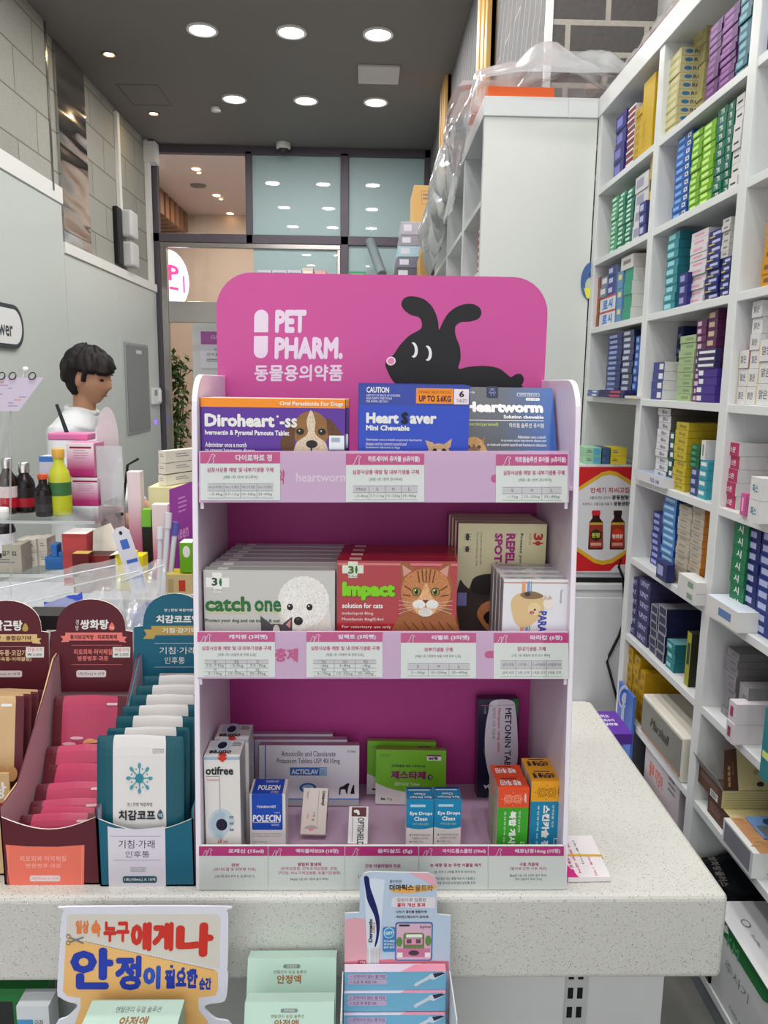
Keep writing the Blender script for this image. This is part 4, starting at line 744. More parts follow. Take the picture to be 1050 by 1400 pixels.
# ------------------------------------------------------------------ sachet display cartons beside the stand
MAROON, TEAL, CORAL, GOLD = mat(92, 32, 42, .45), mat(26, 98, 122, .45), mat(238, 118, 98, .5), mat(190, 160, 84, .5)
ZC = lambda a, b: (a / 3.332, 800 + b / 3.333)
YH = 1.142
def header(root, out, colm, back=YH):
    mb = MB(root.location); pts = [at(*ZC(*q), y=back) for q in out]
    mb.prism(pts, (0, .002, 0), colm, mat(225, 215, 205)); F = pface(mb, min(q[0] for q in out), 60, max(q[0] for q in out), 470, lambda a, b: at(*ZC(a, b), y=back)); return mb, F
def arch(x0, x1, cx, r, top, yb, sh):
    o = [(x0, yb), (x0 + 4, sh), (cx - r, sh - 4)]
    for k in range(1, 14): a = pi * k / 14; o.append((cx - r * cos(a), sh - 4 - (sh - 4 - top) * sin(a) ** .8))
    return o + [(cx + r, sh - 4), (x1 - 4, sh), (x1, yb)]
def tray(root, x0, x1, y0, y1, colm, inner, lipz=1.018, printf=None, fb=None):
    L = root.location; mb = MB(L); t = .0018
    mb.box((x0, y0, TZ + .001), (x1, y1, TZ + .003), inner); mb.box((x0, y1 - t, TZ + .001), (x1, y1, 1.165), inner)
    for x in (x0, x1 - t): mb.prism([(x, y0, TZ + .001), (x, y1, TZ + .001), (x, y1, 1.165), (x, y1 - .02, 1.16), (x, y0 + .05, 1.035), (x, y0, lipz + .012)], (t, 0, 0), inner, colm)
    mb.build('tray', root)
    mb = MB(L); n = 12; top = [(x0 + (x1 - x0) * k / n, y0, lipz - .018 * sin(pi * k / n)) for k in range(n + 1)]
    mb.prism([(x0, y0, TZ + .001)] + top[:0] + [(x0, y0, lipz)] + top[1:-1] + [(x1, y0, lipz), (x1, y0, TZ + .001)], (0, t, 0), colm, mat(225, 215, 205))
    if printf: printf(pface(mb, *fb, lambda a, b: at(*ZC(a, b), y=y0)))
    mb.build('front_panel', root)
PILL = mat(226, 212, 212, .5)
xa, xb_ = at(130.5, 1200, y=.926).x, -.2195
xt0, xt1 = xb_ - .124, xb_; xm0, xm1 = xt0 - .1265, xt0 - .0015; xs0, xs1 = xm0 - .1265, xm0 - .0015
t1 = thing('teal_sachet_display_carton', 'teal display carton of white cough syrup sachets right against the pink stand', 'display carton', (xt0 + .062, 1.03, TZ), 0, 'sachet display cartons')
def pf(F):
    F.poly([(490, 1098), (520, 1106), (620, 1112), (740, 1102), (752, 1098), (760, 1384), (497, 1386)], mat(222, 216, 226, .5), 1)
    F.text('기침·가래', 540, 1160, 705, 1198, INK, 2); F.text('인후통', 572, 1210, 682, 1240, INK, 2); F.rect(502, 1142, 735, 1143.5, GREY, 2); F.rect(520, 1251, 735, 1252.5, GREY, 2); F.rect(597, 1284, 666, 1303, GREY, 2); F.rect(599, 1286, 664, 1301, mat(222, 216, 226, .5), 3); F.text('일반의약품', 603, 1289, 660, 1299, GREY, 4)
    F.rrect(560, 1325, 718, 1356, 10, mat(36, 84, 100), 2); F.text('1포(100mL) X 10개', 568, 1332, 710, 1349, PAPER, 3, .02)
tray(t1, xt0, xt1, .926, YH + .006, TEAL, mat(196, 176, 190, .6), printf=pf, fb=(490, 1095, 760, 1385))
mb, F = header(t1, arch(607, 975, 797, 146, 37, 472, 190), TEAL)
F.text('양 | 한방 복합처방', 748, 106, 880, 121, PAPER, 2, .02); F.text('치감코프액', 712, 135, 912, 172, PAPER, 2, .045); F.poly([(655, 200), (690, 200), (690, 184), (930, 184), (930, 226), (710, 226), (700, 243), (652, 243), (668, 222)], GOLD, 1); F.text('기침·감기약', 740, 193, 900, 216, PAPER, 2, .03)
F.text('기침·가래', 728, 280, 895, 312, PAPER, 2); F.text('인후통', 752, 325, 845, 357, PAPER, 2); F.rect(705, 262, 910, 263.5, PILL, 2); F.rect(705, 371, 910, 372.5, PILL, 2); F.rrect(727, 400, 900, 430, 9, PILL, 2); F.text('1포(100mL) X 10개', 738, 407, 885, 423, INK, 3); mb.build('header_card', t1)
t2 = thing('maroon_sachet_display_carton', 'maroon display carton of pink sachets with a coral front panel', 'display carton', (xm0 + .062, 1.03, TZ), 0, 'sachet display cartons')
def pf(F):
    F.poly([(25, 1182), (120, 1190), (260, 1192), (385, 1183), (386, 1378), (45, 1378)], CORAL, 1); F.text('피로회복·허약체질', 90, 1233, 302, 1258, mat(250, 190, 180), 2); F.text('병중병후·과로', 118, 1267, 280, 1288, mat(250, 190, 180), 2); F.rrect(137, 1322, 277, 1349, 9, PILL, 2); F.text('1포(75mL) X 10개', 146, 1329, 268, 1343, CORAL, 3)
    F.rect(36, 1190, 38, 1372, mat(250, 170, 150), 2); F.rect(374, 1190, 376, 1372, mat(250, 170, 150), 2)
tray(t2, xm0, xm1, .93, YH + .006, MAROON, mat(190, 150, 158, .6), printf=pf, fb=(25, 1182, 386, 1378))
mb, F = header(t2, arch(226, 608, 414, 158, 64, 486, 212), MAROON)
SALM = mat(240, 130, 122, .5)
F.text('쌍화탕', 366, 155, 497, 200, PAPER, 2, .04); F.text('경', 345, 156, 360, 178, PAPER, 2); F.text('방', 345, 182, 360, 204, PAPER, 2); F.poly(spline([(511, 168), (524, 188), (520, 202), (502, 202), (498, 188)]), CORAL, 2); F.text('액', 504, 186, 519, 200, PAPER, 3)
F.poly([(275, 230), (298, 228), (298, 214), (560, 214), (560, 232), (582, 234), (570, 248), (580, 260), (545, 256), (545, 250), (315, 250), (315, 257), (278, 258), (288, 244)], SALM, 1); F.text('동의보감처방 · 피로회복제', 320, 223, 535, 245, MAROON, 2, .03)
F.text('피로회복·허약체질', 337, 289, 514, 315, SALM, 2, .02); F.text('병중병후·과로', 355, 320, 497, 344, SALM, 2, .02); F.rect(328, 271, 560, 272.5, SALM, 2); F.rect(328, 360, 560, 361.5, SALM, 2); F.rrect(350, 386, 488, 419, 9, PILL, 2); F.text('1포(75mL) X 10개', 360, 395, 478, 411, INK, 3)
F.rect(517, 280, 598, 328, PAPER, 3); F.text('전용가격', 525, 285, 590, 300, mat(214, 60, 70), 4); F.text('₩ 2,000', 525, 308, 590, 322, INK, 4); mb.build('header_card', t2)
t3 = thing('maroon_sachet_display_carton', 'maroon display carton of beige sachets with a gold ribbon on its header', 'display carton', (xs0 + .062, 1.03, TZ), 0, 'sachet display cartons')
tray(t3, xs0, xs1, .95, YH + .006, mat(206, 176, 130, .5), mat(176, 130, 120, .6))
mb, F = header(t3, arch(-155, 226, 30, 158, 70, 484, 215), MAROON)
F.text('갈근탕', -30, 158, 104, 206, PAPER, 2, .04); F.poly(spline([(117, 172), (130, 192), (126, 207), (108, 207), (104, 192)]), GOLD, 2); F.poly([(-120, 222), (172, 222), (172, 240), (192, 240), (182, 252), (190, 266), (150, 262), (150, 256), (-120, 256)], mat(224, 192, 130), 1); F.text('한방 · 종합감기약', -40, 229, 146, 250, MAROON, 2, .03)
F.text('두통·코감기', 0, 293, 122, 321, mat(226, 196, 150), 2, .02); F.text('(근육통·어깨결림)', -22, 325, 147, 348, mat(226, 196, 150), 2, .02); F.rect(-90, 276, 140, 277.5, mat(226, 196, 150), 2); F.rrect(-60, 388, 105, 419, 9, PILL, 2); F.text('1포(75mL) X 10개', -45, 396, 93, 411, INK, 3)
F.rect(122, 280, 205, 328, PAPER, 3); F.text('전용가격', 130, 285, 197, 300, mat(214, 60, 70), 4); F.text('₩ 2,000', 130, 308, 197, 322, INK, 4); mb.build('header_card', t3)
def sachet(w, h, mid, side, f0, f1, tk=.006, seed=0, pr=None):
    """flat pouch with sealed rim, bulging middle, rounded top corners"""
    mb = MB(); nx, nz = 14, 14; rnd = random.Random(seed); ph = rnd.uniform(0, 6)
    xs = sorted(set([0, .03, f0, f1, .97, 1] + [k / 10 for k in range(1, 10)])); zs = [0, .04, .1, .2, .35, .5, .65, .8, .88, .94, .975, 1.0]
    def P(u, v, s):
        e = min(u, 1 - u, v, 1 - v); b = tk * .5 * min(1, e / .16) ** .7 + .0004
        x = (u - .5) * w
        if v > .9: q = (v - .9) / .1; x *= 1 - .045 * (1 - sqrt(max(0, 1 - q * q * .98)))
        return V((x, s * b + .0016 * sin(5 * u + ph) * v, v * h - .0022 * abs(u - .5) * 2))
    for s in (-1, 1):
        g = [[P(u, v, s) for u in xs] for v in zs]
        for j in range(len(zs) - 1):
            for i in range(len(xs) - 1):
                um = (xs[i] + xs[i + 1]) / 2; mb.face([g[j][i], g[j][i+1], g[j+1][i+1], g[j+1][i]], mid if f0 < um < f1 else side, True)
    if pr: pr(Face(mb, (-w/2, -tk*.5 - .0012, h), (w/2, -tk*.5 - .0012, h), (-w/2, -tk*.5 - .0012, 0), (0, 0, 1, 1)))
    return mb
WS, PKS, BGS = mat(222, 218, 216, .3), mat(180, 62, 94, .35), mat(206, 170, 126, .4)
def pr_teal(F):
    F.b = (387, 728, 825, 1150); TL = mat(70, 150, 170)
    for k in range(8):
        a = 45 * k; c, s = cos(radians(a)), sin(radians(a)); F.line([(605, 910), (605 + 52 * c, 910 + 50 * s)], 5, TL, 2); F.ell(605 + 55 * c, 910 + 54 * s, 12, 8, TL, 3, 12, rot=a); F.ell(605 + 42 * cos(radians(a + 22)), 910 + 42 * sin(radians(a + 22)), 3, 3, INK, 3, 8)
    F.ell(605, 910, 22, 22, mat(40, 130, 150), 4, 8); F.rect(672, 785, 727, 803, GREY, 2); F.rect(674, 787, 725, 801, WS, 3); F.text('일반의약품', 678, 790, 721, 799, GREY, 4)
    F.text('양 | 한방 복합처방', 543, 1014, 670, 1032, INK, 2); F.text('치감코프', 500, 1046, 685, 1090, INK, 2, .04); F.poly(spline([(709, 1044), (724, 1066), (718, 1084), (700, 1084), (694, 1066)]), mat(26, 84, 100), 2); F.text('액', 699, 1060, 719, 1078, PAPER, 3)
mb = sachet(.114, .132, WS, mat(22, 84, 98, .35), .19, .80, .006, 1, pr_teal)
o = mb.build('cough_syrup_sachet', weld=False); o.location = (xt0 + .052, .938, .99); o.rotation_euler = (radians(-7), 0, 0)
tag(o, 'white and teal sachet with a snowflake flower, frontmost in the teal carton', 'sachet', 'white and teal sachets')
plain = sachet(.110, .132, WS, mat(22, 84, 98, .35), .22, .84, .006, 5).build('cough_syrup_sachet'); COLS_ = [plain]
tag(plain, 'x', 'sachet', 'white and teal sachets')
for k in range(6):
    q = plain if k == 0 else dup(plain)
    q.location = (xt0 + .056 + .002 * k, .962 + .027 * k, .99 + .004 * k); q.rotation_euler = (radians(-7), 0, radians((1, -2, 2, -1, 1.5, 0)[k]))
    q['label'] = 'white and teal sachet, %s' % ('first behind the flower one', 'second behind the flower one', 'third behind the flower one', 'fourth behind the flower one', 'fifth behind the flower one', 'rearmost against the teal header')[k]
def pr_pink(F):
    OC = mat(224, 150, 110, .5); F.rrect(.72, .1, .86, .135, .01, mat(226, 190, 200), 2); F.ell(.52, .66, .1, .075, OC, 2, 16, 180, 360); F.rect(.1, .66, .9, .661, PKS, 2)
    for k in range(6): F.ell(.16 + .13 * k, .92, .075, .09, mat(222, 120, 108, .5), 2, 14)
    for x, y in ((.34, .58), (.68, .62), (.24, .66)): F.ell(x, y, .09, .022, mat(226, 170, 186), 3)
pk = sachet(.112, .108, PKS, MAROON, .13, .86, .007, 2, pr_pink).build('herbal_sachet')
pks = sachet(.112, .08, PKS, MAROON, .15, .82, .008, 4, lambda F: (F.rrect(.7, .12, .86, .16, .01, mat(226, 190, 200), 2), F.ell(.3, .5, .12, .03, mat(226, 170, 186), 2), F.ell(.5, .72, .11, .12, mat(224, 150, 110, .5), 2, 16, 180, 360))).build('herbal_sachet')
PS = [((68, 170), 950, 1.105, -14, 0), ((27, 123), 1017, 1.078, -30, 4), ((8, 119), 1043, 1.058, -31, -3), ((-2, 118), 1068, 1.038, -32, 4), ((-4, 121), 1094, 1.018, -32, 5), ((-4, 122), 1116, .998, -33, -3), ((-10, 116), 1127, .978, -30, 2)]
LBL = ['pink sunset sachet standing upright under the maroon header', 'pink sachet slumped just in front of the upright one', 'pink sachet third from the maroon header', 'pink sachet in the middle of the slumped file', 'pink sachet second from the coral front', 'pink sachet tucked right behind the frontmost pale one', 'dusty pink sachet slumped against the coral front panel']
for k, (pp, top, y, ln, rz) in enumerate(PS):
    q = pk if k == 0 else (pks if k == 1 else dup(pks)); hh = .108 if k == 0 else .08; a = (at(pp[0], top, y=y) + at(pp[1], top, y=y)) * .5
    lr = radians(-ln); q.location = (min(max(a.x, xm0 + .062), xm1 - .062), y - hh * sin(lr), max(a.z - hh * cos(lr), TZ + .006)); q.rotation_euler = (-lr, 0, radians(rz))
    tag(q, LBL[k], 'sachet', 'pink sachets in the maroon carton')
bg = sachet(.11, .12, BGS, MAROON, .08, .9, .006, 3, lambda F: (F.rrect(.72, .1, .86, .135, .01, PAPER, 2), F.ell(.4, .66, .1, .075, GOLD, 2, 16, 180, 360), [F.ell(.1 + .13 * k, .92, .075, .09, mat(196, 150, 100), 2, 14) for k in range(7)])).build('herbal_sachet')
for k in range(4):
    q = bg if k == 0 else dup(bg); a = at(45, 953 - 3 * k, y=1.04 + .024 * k); q.location = (xs1 - .066, 1.04 + .024 * k - .015, a.z - .118); q.rotation_euler = (radians(-12), 0, 0)
    tag(q, 'beige sunset sachet, %s in its carton at the photo edge' % ('frontmost', 'second', 'third', 'rearmost')[k], 'sachet', 'beige sachets')
bx = thing('beige_herbal_carton_card', 'small beige and maroon folded card leaning in the beige sachet carton', 'card', (xs1 - .03, .985, TZ + .004)); mb = MB(); mb.box((-.07, 0, 0), (.02, .002, .125), BGS); F = Face(mb, (-.07, 0, .125), (.02, 0, .125), (-.07, 0, 0)); F.rect(0, .35, 1, .7, mat(150, 40, 50), 1); F.text('갈근탕', .3, .1, .95, .3, PAPER, 2, .04); F.text('감기약', .3, .42, .95, .62, PAPER, 2, .04); mb.build('card', bx)

# ------------------------------------------------------------------ small displays in front of the counter
YS = .845
sb = thing('shaped_sign_board', 'white edged orange sign board with red and blue lettering below the counter edge', 'sign board', (-.3, YS, .6))
Z3_ = lambda a, b: (60 + a / 3.75, 1180 + b / 3.75)
def sgn(a, b): return at(*Z3_(a, b), y=YS)
out = [(130, 226), (900, 224), (935, 245), (945, 285), (942, 520), (936, 545), (944, 575), (935, 690), (905, 715), (850, 722), (826, 735), (830, 755), (880, 800), (960, 830), (960, 1000), (60, 1000), (60, 830), (120, 790), (165, 745), (165, 722), (125, 712), (85, 690), (68, 655), (82, 420), (90, 395), (82, 370), (92, 275), (105, 240)]
pts = [sgn(*q) for q in spline(out, 4)]
for p in pts:
    if p.z < .72: p.z = .6
mb = MB(sb.location); mb.prism(pts, (0, .003, 0), mat(222, 220, 232, .4)); F = pface(mb, 100, 230, 940, 720, sgn); OG = mat(238, 186, 116, .5)
F.poly([(112, 400), (125, 385), (180, 392), (890, 545), (905, 565), (908, 650), (895, 680), (815, 690), (805, 700), (812, 760), (860, 815), (870, 1000), (150, 1000), (160, 830), (190, 740), (190, 690), (120, 680), (98, 655)], OG, 1); F.poly([(125, 262), (890, 262), (905, 280), (912, 540), (160, 382), (116, 372), (118, 275)], mat(216, 208, 198, .5), 1)
RED_, BLU_ = mat(206, 48, 36, .5), mat(34, 60, 170, .5)
F.text('일상', 163, 290, 232, 360, mat(232, 130, 70), 3, .06); F.text('속', 243, 290, 292, 376, mat(232, 130, 70), 3, .06); F.text('누구', 306, 296, 440, 402, RED_, 3, .06); F.text('에게', 446, 300, 668, 448, RED_, 3, .065); F.text('나', 680, 302, 876, 478, RED_, 3, .065)
F.text('안', 135, 430, 360, 645, BLU_, 3, .05); F.text('정', 368, 470, 506, 650, BLU_, 3, .05); F.text('이', 514, 522, 606, 645, mat(46, 84, 190), 3, .065); F.text('필요한', 628, 540, 800, 642, BLU_, 3, .06); F.text('순간', 808, 585, 872, 648, BLU_, 3, .06)
for x, y in ((662, 527), (722, 540), (774, 548)): F.ell(x, y, 9, 9, BLU_, 3, 12)
for k in range(46): x = 215 + 14.6 * k; y = 400 + (x - 215) * .222; F.line([(x, y), (x + 8.5, y + 1.9)], 3, GREY, 2)
F.line([(130, 376), (205, 408)], 8, GREY, 4); F.line([(128, 404), (205, 376)], 8, GREY, 4)
for yy in (372, 405): F.ell(126, yy, 12, 12, GREY, 4, 14); F.ell(126, yy, 7, 7, OG, 5, 14)
mb.build('board', sb)
MINT = mat(186, 214, 200, .45)
a, b = at(131, 1363, y=.83), at(257, 1363, y=.83); zt_ = a.z - .004; w = b.x - a.x
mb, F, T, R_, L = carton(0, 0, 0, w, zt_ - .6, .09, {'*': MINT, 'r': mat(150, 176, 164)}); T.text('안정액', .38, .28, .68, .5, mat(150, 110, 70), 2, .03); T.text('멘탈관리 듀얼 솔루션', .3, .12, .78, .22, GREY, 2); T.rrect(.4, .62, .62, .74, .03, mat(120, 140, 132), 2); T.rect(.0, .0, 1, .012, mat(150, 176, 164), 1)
put(mb, 'mint_medicine_carton', 'pale mint carton standing right in front of the orange sign board', 'medicine box', ((a.x + b.x) / 2 - .004, .74, .6), 'mint medicine cartons')
for k, (x0, x1, top, y) in enumerate(((339, 460, 1317, .875), (335, 457, 1376, .805))):
    a, b = at(x0, top, y=y), at(x1, top, y=y); w = b.x - a.x; ln = radians(22); h = (a.z - .603) / cos(ln) - .002 if k else (a.z - .603) / cos(ln)
    mb, F, T, R_, L = carton(0, 0, 0, w, h, .028, {'*': MINT, 'r': mat(150, 176, 164)}); F.b = (62, 450, 460, 450 + h / w * 398)
    F.rrect(222, 476, 298, 492, 6, mat(120, 140, 132), 2); F.text('천연생약', 238, 479, 282, 489, PAPER, 3); F.text('멘탈관리 듀얼 솔루션', 180, 500, 326, 514, mat(130, 120, 90), 2); F.text('안정액', 195, 519, 303, 554, mat(160, 100, 50), 2, .025); F.rect(62, 640, 460, 642, mat(150, 176, 164), 1)
    put(mb, 'mint_medicine_carton', ('pale mint carton leaning back under the counter edge, the taller one', 'pale mint carton leaning back, the lower one in front')[k], 'medicine box', ((a.x + b.x) / 2, y - h * sin(ln), .6 + .028 * sin(ln)), 'mint medicine cartons', (-ln, 0, 0))
# gel tube display
YD = .868; Z4 = lambda a, b: (320 + a / 3.28, 1180 + b / 3.28)
dg_ = lambda a, b: at(*Z4(a, b), y=YD)
dd = thing('gel_tube_counter_display', 'blue and pink counter display card with a gel tube picture hung on the counter front', 'display carton', (.05, .85, .6))
mb = MB(dd.location); out = [(497, 226), (562, 222), (566, 70), (580, 48), (605, 40), (870, 44), (900, 60), (910, 90), (910, 230), (972, 236), (975, 500), (492, 500)]
pts = [dg_(*q) for q in out] ; low = [V((pts[-2].x, YD, .602)), V((pts[-1].x, YD, .602))]
mb.prism(pts[:-2] + low, (0, .002, 0), mat(186, 202, 222, .4), mat(220, 222, 228)); F = pface(mb, 500, 60, 960, 480, dg_)
gm, nt, p = nodemat('blue pink blend', .4); tc = N(nt, 'ShaderNodeTexCoord'); s_ = N(nt, 'ShaderNodeSeparateXYZ'); nt.links.new(tc.outputs['Generated'], s_.inputs[0]); nt.links.new(ramp(nt, s_.outputs[2], ((.5, (222, 140, 160)), (.68, (214, 170, 192)), (.8, (178, 200, 222)))), p.inputs['Base Color'])
F.poly([(499, 250), (540, 242), (600, 250), (640, 290), (660, 380), (655, 470), (495, 486)], mat(224, 166, 178, .4), 1); F.poly([(495, 440), (700, 430), (972, 440), (974, 486), (495, 486)], mat(216, 120, 140, .4), 1.2); F.poly([(780, 44), (870, 46), (898, 62), (908, 90), (908, 112), (860, 80)], mat(226, 170, 182, .4), 1)
F.poly([(583, 62), (676, 72), (656, 352), (652, 385), (598, 380), (596, 350)], mat(214, 222, 236, .3), 2); F.poly(spline([(583, 62), (604, 64), (612, 110), (640, 190), (655, 260), (650, 330), (638, 370), (632, 370), (640, 310), (632, 240), (600, 170), (590, 120)], 4), mat(24, 32, 92, .3), 3); F.rect(596, 380, 652, 462, mat(206, 208, 212, .3), 3); F.rect(606, 380, 612, 462, mat(240, 240, 240), 4)
for k in range(9): F.rect(598 + 6 * k, 386, 599 + 6 * k, 460, mat(176, 178, 182), 4)
F.text('Dermatix', 604, 246, 622, 352, INK, 4, .05, -90); F.text('Ultra', 622, 262, 634, 308, mat(200, 130, 50), 4, .03, -90); F.text('15g', 566, 437, 592, 448, PAPER, 4); F.rrect(554, 433, 594, 452, 9, mat(190, 60, 90), 3)
F.text('흉터전문', 697, 74, 752, 88, INK, 3); F.poly(spline([(700, 118), (780, 104), (900, 100), (890, 118), (800, 132), (730, 130)]), mat(232, 170, 80), 2); F.text('더마틱스', 697, 94, 806, 122, INK, 3, .04); F.text('울트라', 812, 96, 893, 124, mat(110, 100, 90), 3, .02)
F.poly([(722, 148), (904, 150), (904, 200), (706, 194), (708, 158)], mat(222, 216, 222), 2); F.text('임상으로 입증된', 732, 154, 862, 170, INK, 3); F.text('흉터 개선 효과', 732, 176, 860, 194, mat(206, 40, 60), 3, .04); F.text('· CPX가 흉터를 평활하게!', 722, 209, 868, 222, INK, 3, .02); F.text('· 비타민C에스터가 흐리게!', 722, 232, 876, 245, INK, 3, .02)
F.rrect(668, 284, 728, 396, 10, mat(60, 130, 190), 2); F.rrect(725, 262, 896, 437, 12, mat(60, 110, 170), 2.4); F.rrect(731, 268, 890, 431, 10, mat(216, 176, 196), 3); F.ell(697, 310, 24, 24, mat(222, 228, 236), 3); F.ell(697, 310, 21, 21, mat(60, 150, 200), 4); F.text('GIFT', 680, 303, 715, 317, PAPER, 5, .05)
for k, t in enumerate(('퍼스메딤', '피크닉스', '담부 증정')): F.text(t, 674, 342 + 14 * k, 722, 352 + 14 * k, PAPER, 3, .03)
F.rrect(762, 310, 858, 400, 12, mat(110, 130, 80), 4); F.rect(775, 316, 848, 330, PAPER, 5); F.rect(770, 334, 850, 362, mat(226, 150, 180), 5); F.rect(778, 338, 800, 356, mat(90, 80, 90), 6); F.rect(820, 338, 842, 356, mat(90, 80, 90), 6); F.rect(735, 380, 886, 418, mat(206, 120, 160), 4.5); F.ell(811, 400, 24, 12, mat(70, 60, 70), 6); F.ell(745, 350, 14, 22, mat(96, 140, 70), 5); F.ell(876, 345, 14, 24, mat(96, 140, 70), 5); F.rect(736, 398, 760, 420, PAPER, 6); F.rect(862, 398, 886, 420, PAPER, 6); F.text('kplus', 838, 274, 886, 292, INK, 5); F.rect(742, 272, 790, 280, INK, 5)
F.poly([(846, 448), (872, 448), (872, 470), (846, 470)], INK, 2); F.poly([(848, 450), (859, 464), (870, 450), (870, 468), (848, 468)], PAPER, 3); F.text('MENARINI', 880, 451, 944, 458, INK, 2, .03); F.text('KOREA LTD', 880, 461, 944, 468, INK, 2)
mb.build('header_card', dd)
mb = MB(dd.location); xl_, xr_ = at(467, 1350, y=.84).x, at(619, 1350, y=.84).x
mb.box((xl_ + .003, .79, .6), (xr_ - .003, YD - .001, at(540, 1413, y=.845).z - .0005), mat(190, 194, 204, .5))
for x in (xl_, xr_ - .0015): mb.prism([(x, .79, .6), (x, YD, .6), (x, YD, at(540, 1328, y=YD).z), (x, .79, at(540, 1395, y=.79).z)], (.0015, 0, 0), mat(226, 228, 232, .4))
mb.build('tray', dd)
gb = None
for k, (x0, x1, t, b_, y) in enumerate(((471, 610, 1329, 1354, .853), (469, 611, 1358, 1383, .849), (467, 612, 1388, 1413, .845))):
    a, b = at(x0, t, y=y), at(x1, t, y=y); zb = at(x0, b_, y=y).z
    if gb is None:
        w, h = b.x - a.x, a.z - zb; mb, F, T, R_, L = carton(0, 0, 0, w, h, .0135, {'*': mat(112, 176, 206, .4), 't': mat(218, 206, 220, .35), 'r': mat(190, 150, 170)}); F.b = (497, 492, 950, 572)
        F.rrect(512, 500, 686, 522, 9, mat(190, 170, 200), 2); F.rrect(512, 524, 688, 546, 9, mat(190, 170, 200), 2); F.text('✓ 끈적이지 않는 겔 타입', 520, 504, 678, 518, mat(60, 50, 110), 3); F.text('✓ 도포 후 화장 OK', 520, 528, 642, 542, mat(60, 50, 110), 3)
        F.poly([(945, 492), (880, 500), (868, 512), (815, 540), (806, 552), (818, 556), (836, 544), (880, 522), (895, 528), (948, 500)], mat(206, 212, 220), 2); F.poly([(890, 500), (930, 494), (948, 498), (900, 518)], mat(40, 40, 70), 3); T.poly([(.55, 1), (.7, .1), (1, 0), (1, 1)], mat(226, 150, 170), 1)
        gb = q = mb.build('gel_tube_box', bevel=.0006, seg=1)
    else: q = dup(gb)
    q.location = ((a.x + b.x) / 2, y, zb); tag(q, ('long blue gel box, highest of three in the pink card display', 'long blue gel box, middle of three in the pink card display', 'long blue gel box at the bottom picture edge in the pink card display')[k], 'medicine box', 'blue gel boxes')
# odds and ends at the lower photo edge
for nm, lab, x0, x1, top, y, c, c2 in (('green_black_carton', 'green and black carton under the counter edge beyond the sign board', -30, 62, 1352, .93, (30, 110, 50), (30, 32, 34)), ('blue_white_carton', 'white and blue carton under the counter edge beside the sign board', 22, 66, 1376, .90, (206, 210, 214), (70, 140, 190))):
    a, b = at(x0, top, y=y), at(x1, top, y=y); mb, F, T, R_, L_ = carton(0, 0, 0, b.x - a.x, a.z - .6005, .03, {'*': mat(*c)}); F.rect(.0, .12, .5, 1, mat(*c2), 1); F.text('안정', .55, .12, .8, .2, INK, 2); put(mb, nm, lab, 'carton', ((a.x + b.x) / 2, y, .6005))
# leaflets with a yellow band on the counter
q = [at(a, b, z=TZ) for a, b in ((774, 1207), (834, 1206), (809, 1149), (770, 1149))]
lf = thing('banded_leaflet_bundle', 'white and magenta leaflets bundled with a yellow band on the speckled counter', 'leaflet', (q[0].x + .04, q[0].y + .05, TZ)); x0 = .2785
mb = MB(lf.location)
pts = [V((x0, q[0].y, TZ + .001)), V((q[1].x, q[1].y, TZ + .001)), V((q[2].x, q[2].y, TZ + .001)), V((x0, q[2].y, TZ + .001))]
mb.prism(pts, (0, 0, .007), mat(226, 220, 222, .5)); F = Face(mb, pts[3] + V((0, 0, .007)), pts[3] + V((q[1].x - x0, 0, .007)), pts[0] + V((0, 0, .007)), (0, 0, 100, 100))
F.poly([(0, 55), (26, 100), (0, 100)], MAG, 1); F.text('개와 고양이의 구제 및 예방', 14, 6, 22, 96, MAG, 2, .03, 90); F.text('한 달 한 번 급여', 30, 4, 36, 90, MAG, 2, .02, 90); F.text('[동물약국]', 48, 14, 53, 70, INK, 2, 0, 90); F.text('[제품 1팩]', 66, 50, 72, 96, MAG, 2, 0, 90); mb.build('leaflet', lf)
mb = MB(lf.location); a = (pts[0] + pts[3]) / 2; b = (pts[1] + pts[2]) / 2; mb.tube([a + V((0, 0, .008)), b + V((0, -.002, .008)), b + V((.002, -.002, .004)), b + V((0, -.002, -.0002))], .0012, mat(222, 176, 30, .4), 6); mb.build('rubber_band', lf)
# ------------------------------------------------------------------ woman in a white coat behind the rear cabinet
SKIN = mat(180, 132, 104, .55); HAIR = mat(20, 15, 14, .65); COAT = mat(226, 228, 230, .6)
hc = at(123, 518, y=3.6)
pe = bpy.data.objects.new('person', None); COL.objects.link(pe); pe.location = (hc.x, 3.6, 0); pe.rotation_euler = (0, 0, radians(-14)); pe.empty_display_size = .05
tag(pe, 'person with short dark hair in a white coat, in profile looking down', 'person')
sm = lambda t: max(0, min(1, t)) ** 2 * (3 - 2 * max(0, min(1, t)))
HZ = hc.z; TILT = Matrix.Rotation(radians(10), 4, 'Y')
def headpt(a, b, k=1.0, hair=False):
    sx, sy, sz = sin(b) * cos(a), sin(b) * sin(a), cos(b)
    x, y, z = sx * .098, sy * .076, sz * .114
    if z < .0 and x < 0: x *= 1 - .45 * sm(-z / .1)
    if z < -.02: y *= 1 - .28 * sm((-z - .02) / .09)
    if x > 0: x *= 1 - .06 * sm(abs(y) / .07)
    g = math.exp(-(y / .0125) ** 2)
    if x > 0:
        if z > -.025: n = max(0, (.03 - z) / .055)
        else: n = max(0, 1 - (-.025 - z) / .014)
        x += .024 * g * n; x -= .007 * math.exp(-((abs(y) - .032) / .014) ** 2 - ((z - .012) / .014) ** 2)
        x += .006 * math.exp(-(y / .022) ** 2 - ((z + .06) / .012) ** 2) + .010 * math.exp(-(y / .025) ** 2 - ((z + .098) / .014) ** 2) + .004 * math.exp(-((z - .032) / .01) ** 2)
        x -= .004 * math.exp(-(y / .022) ** 2 - ((z + .062) / .003) ** 2)
    return V((x, y, z))
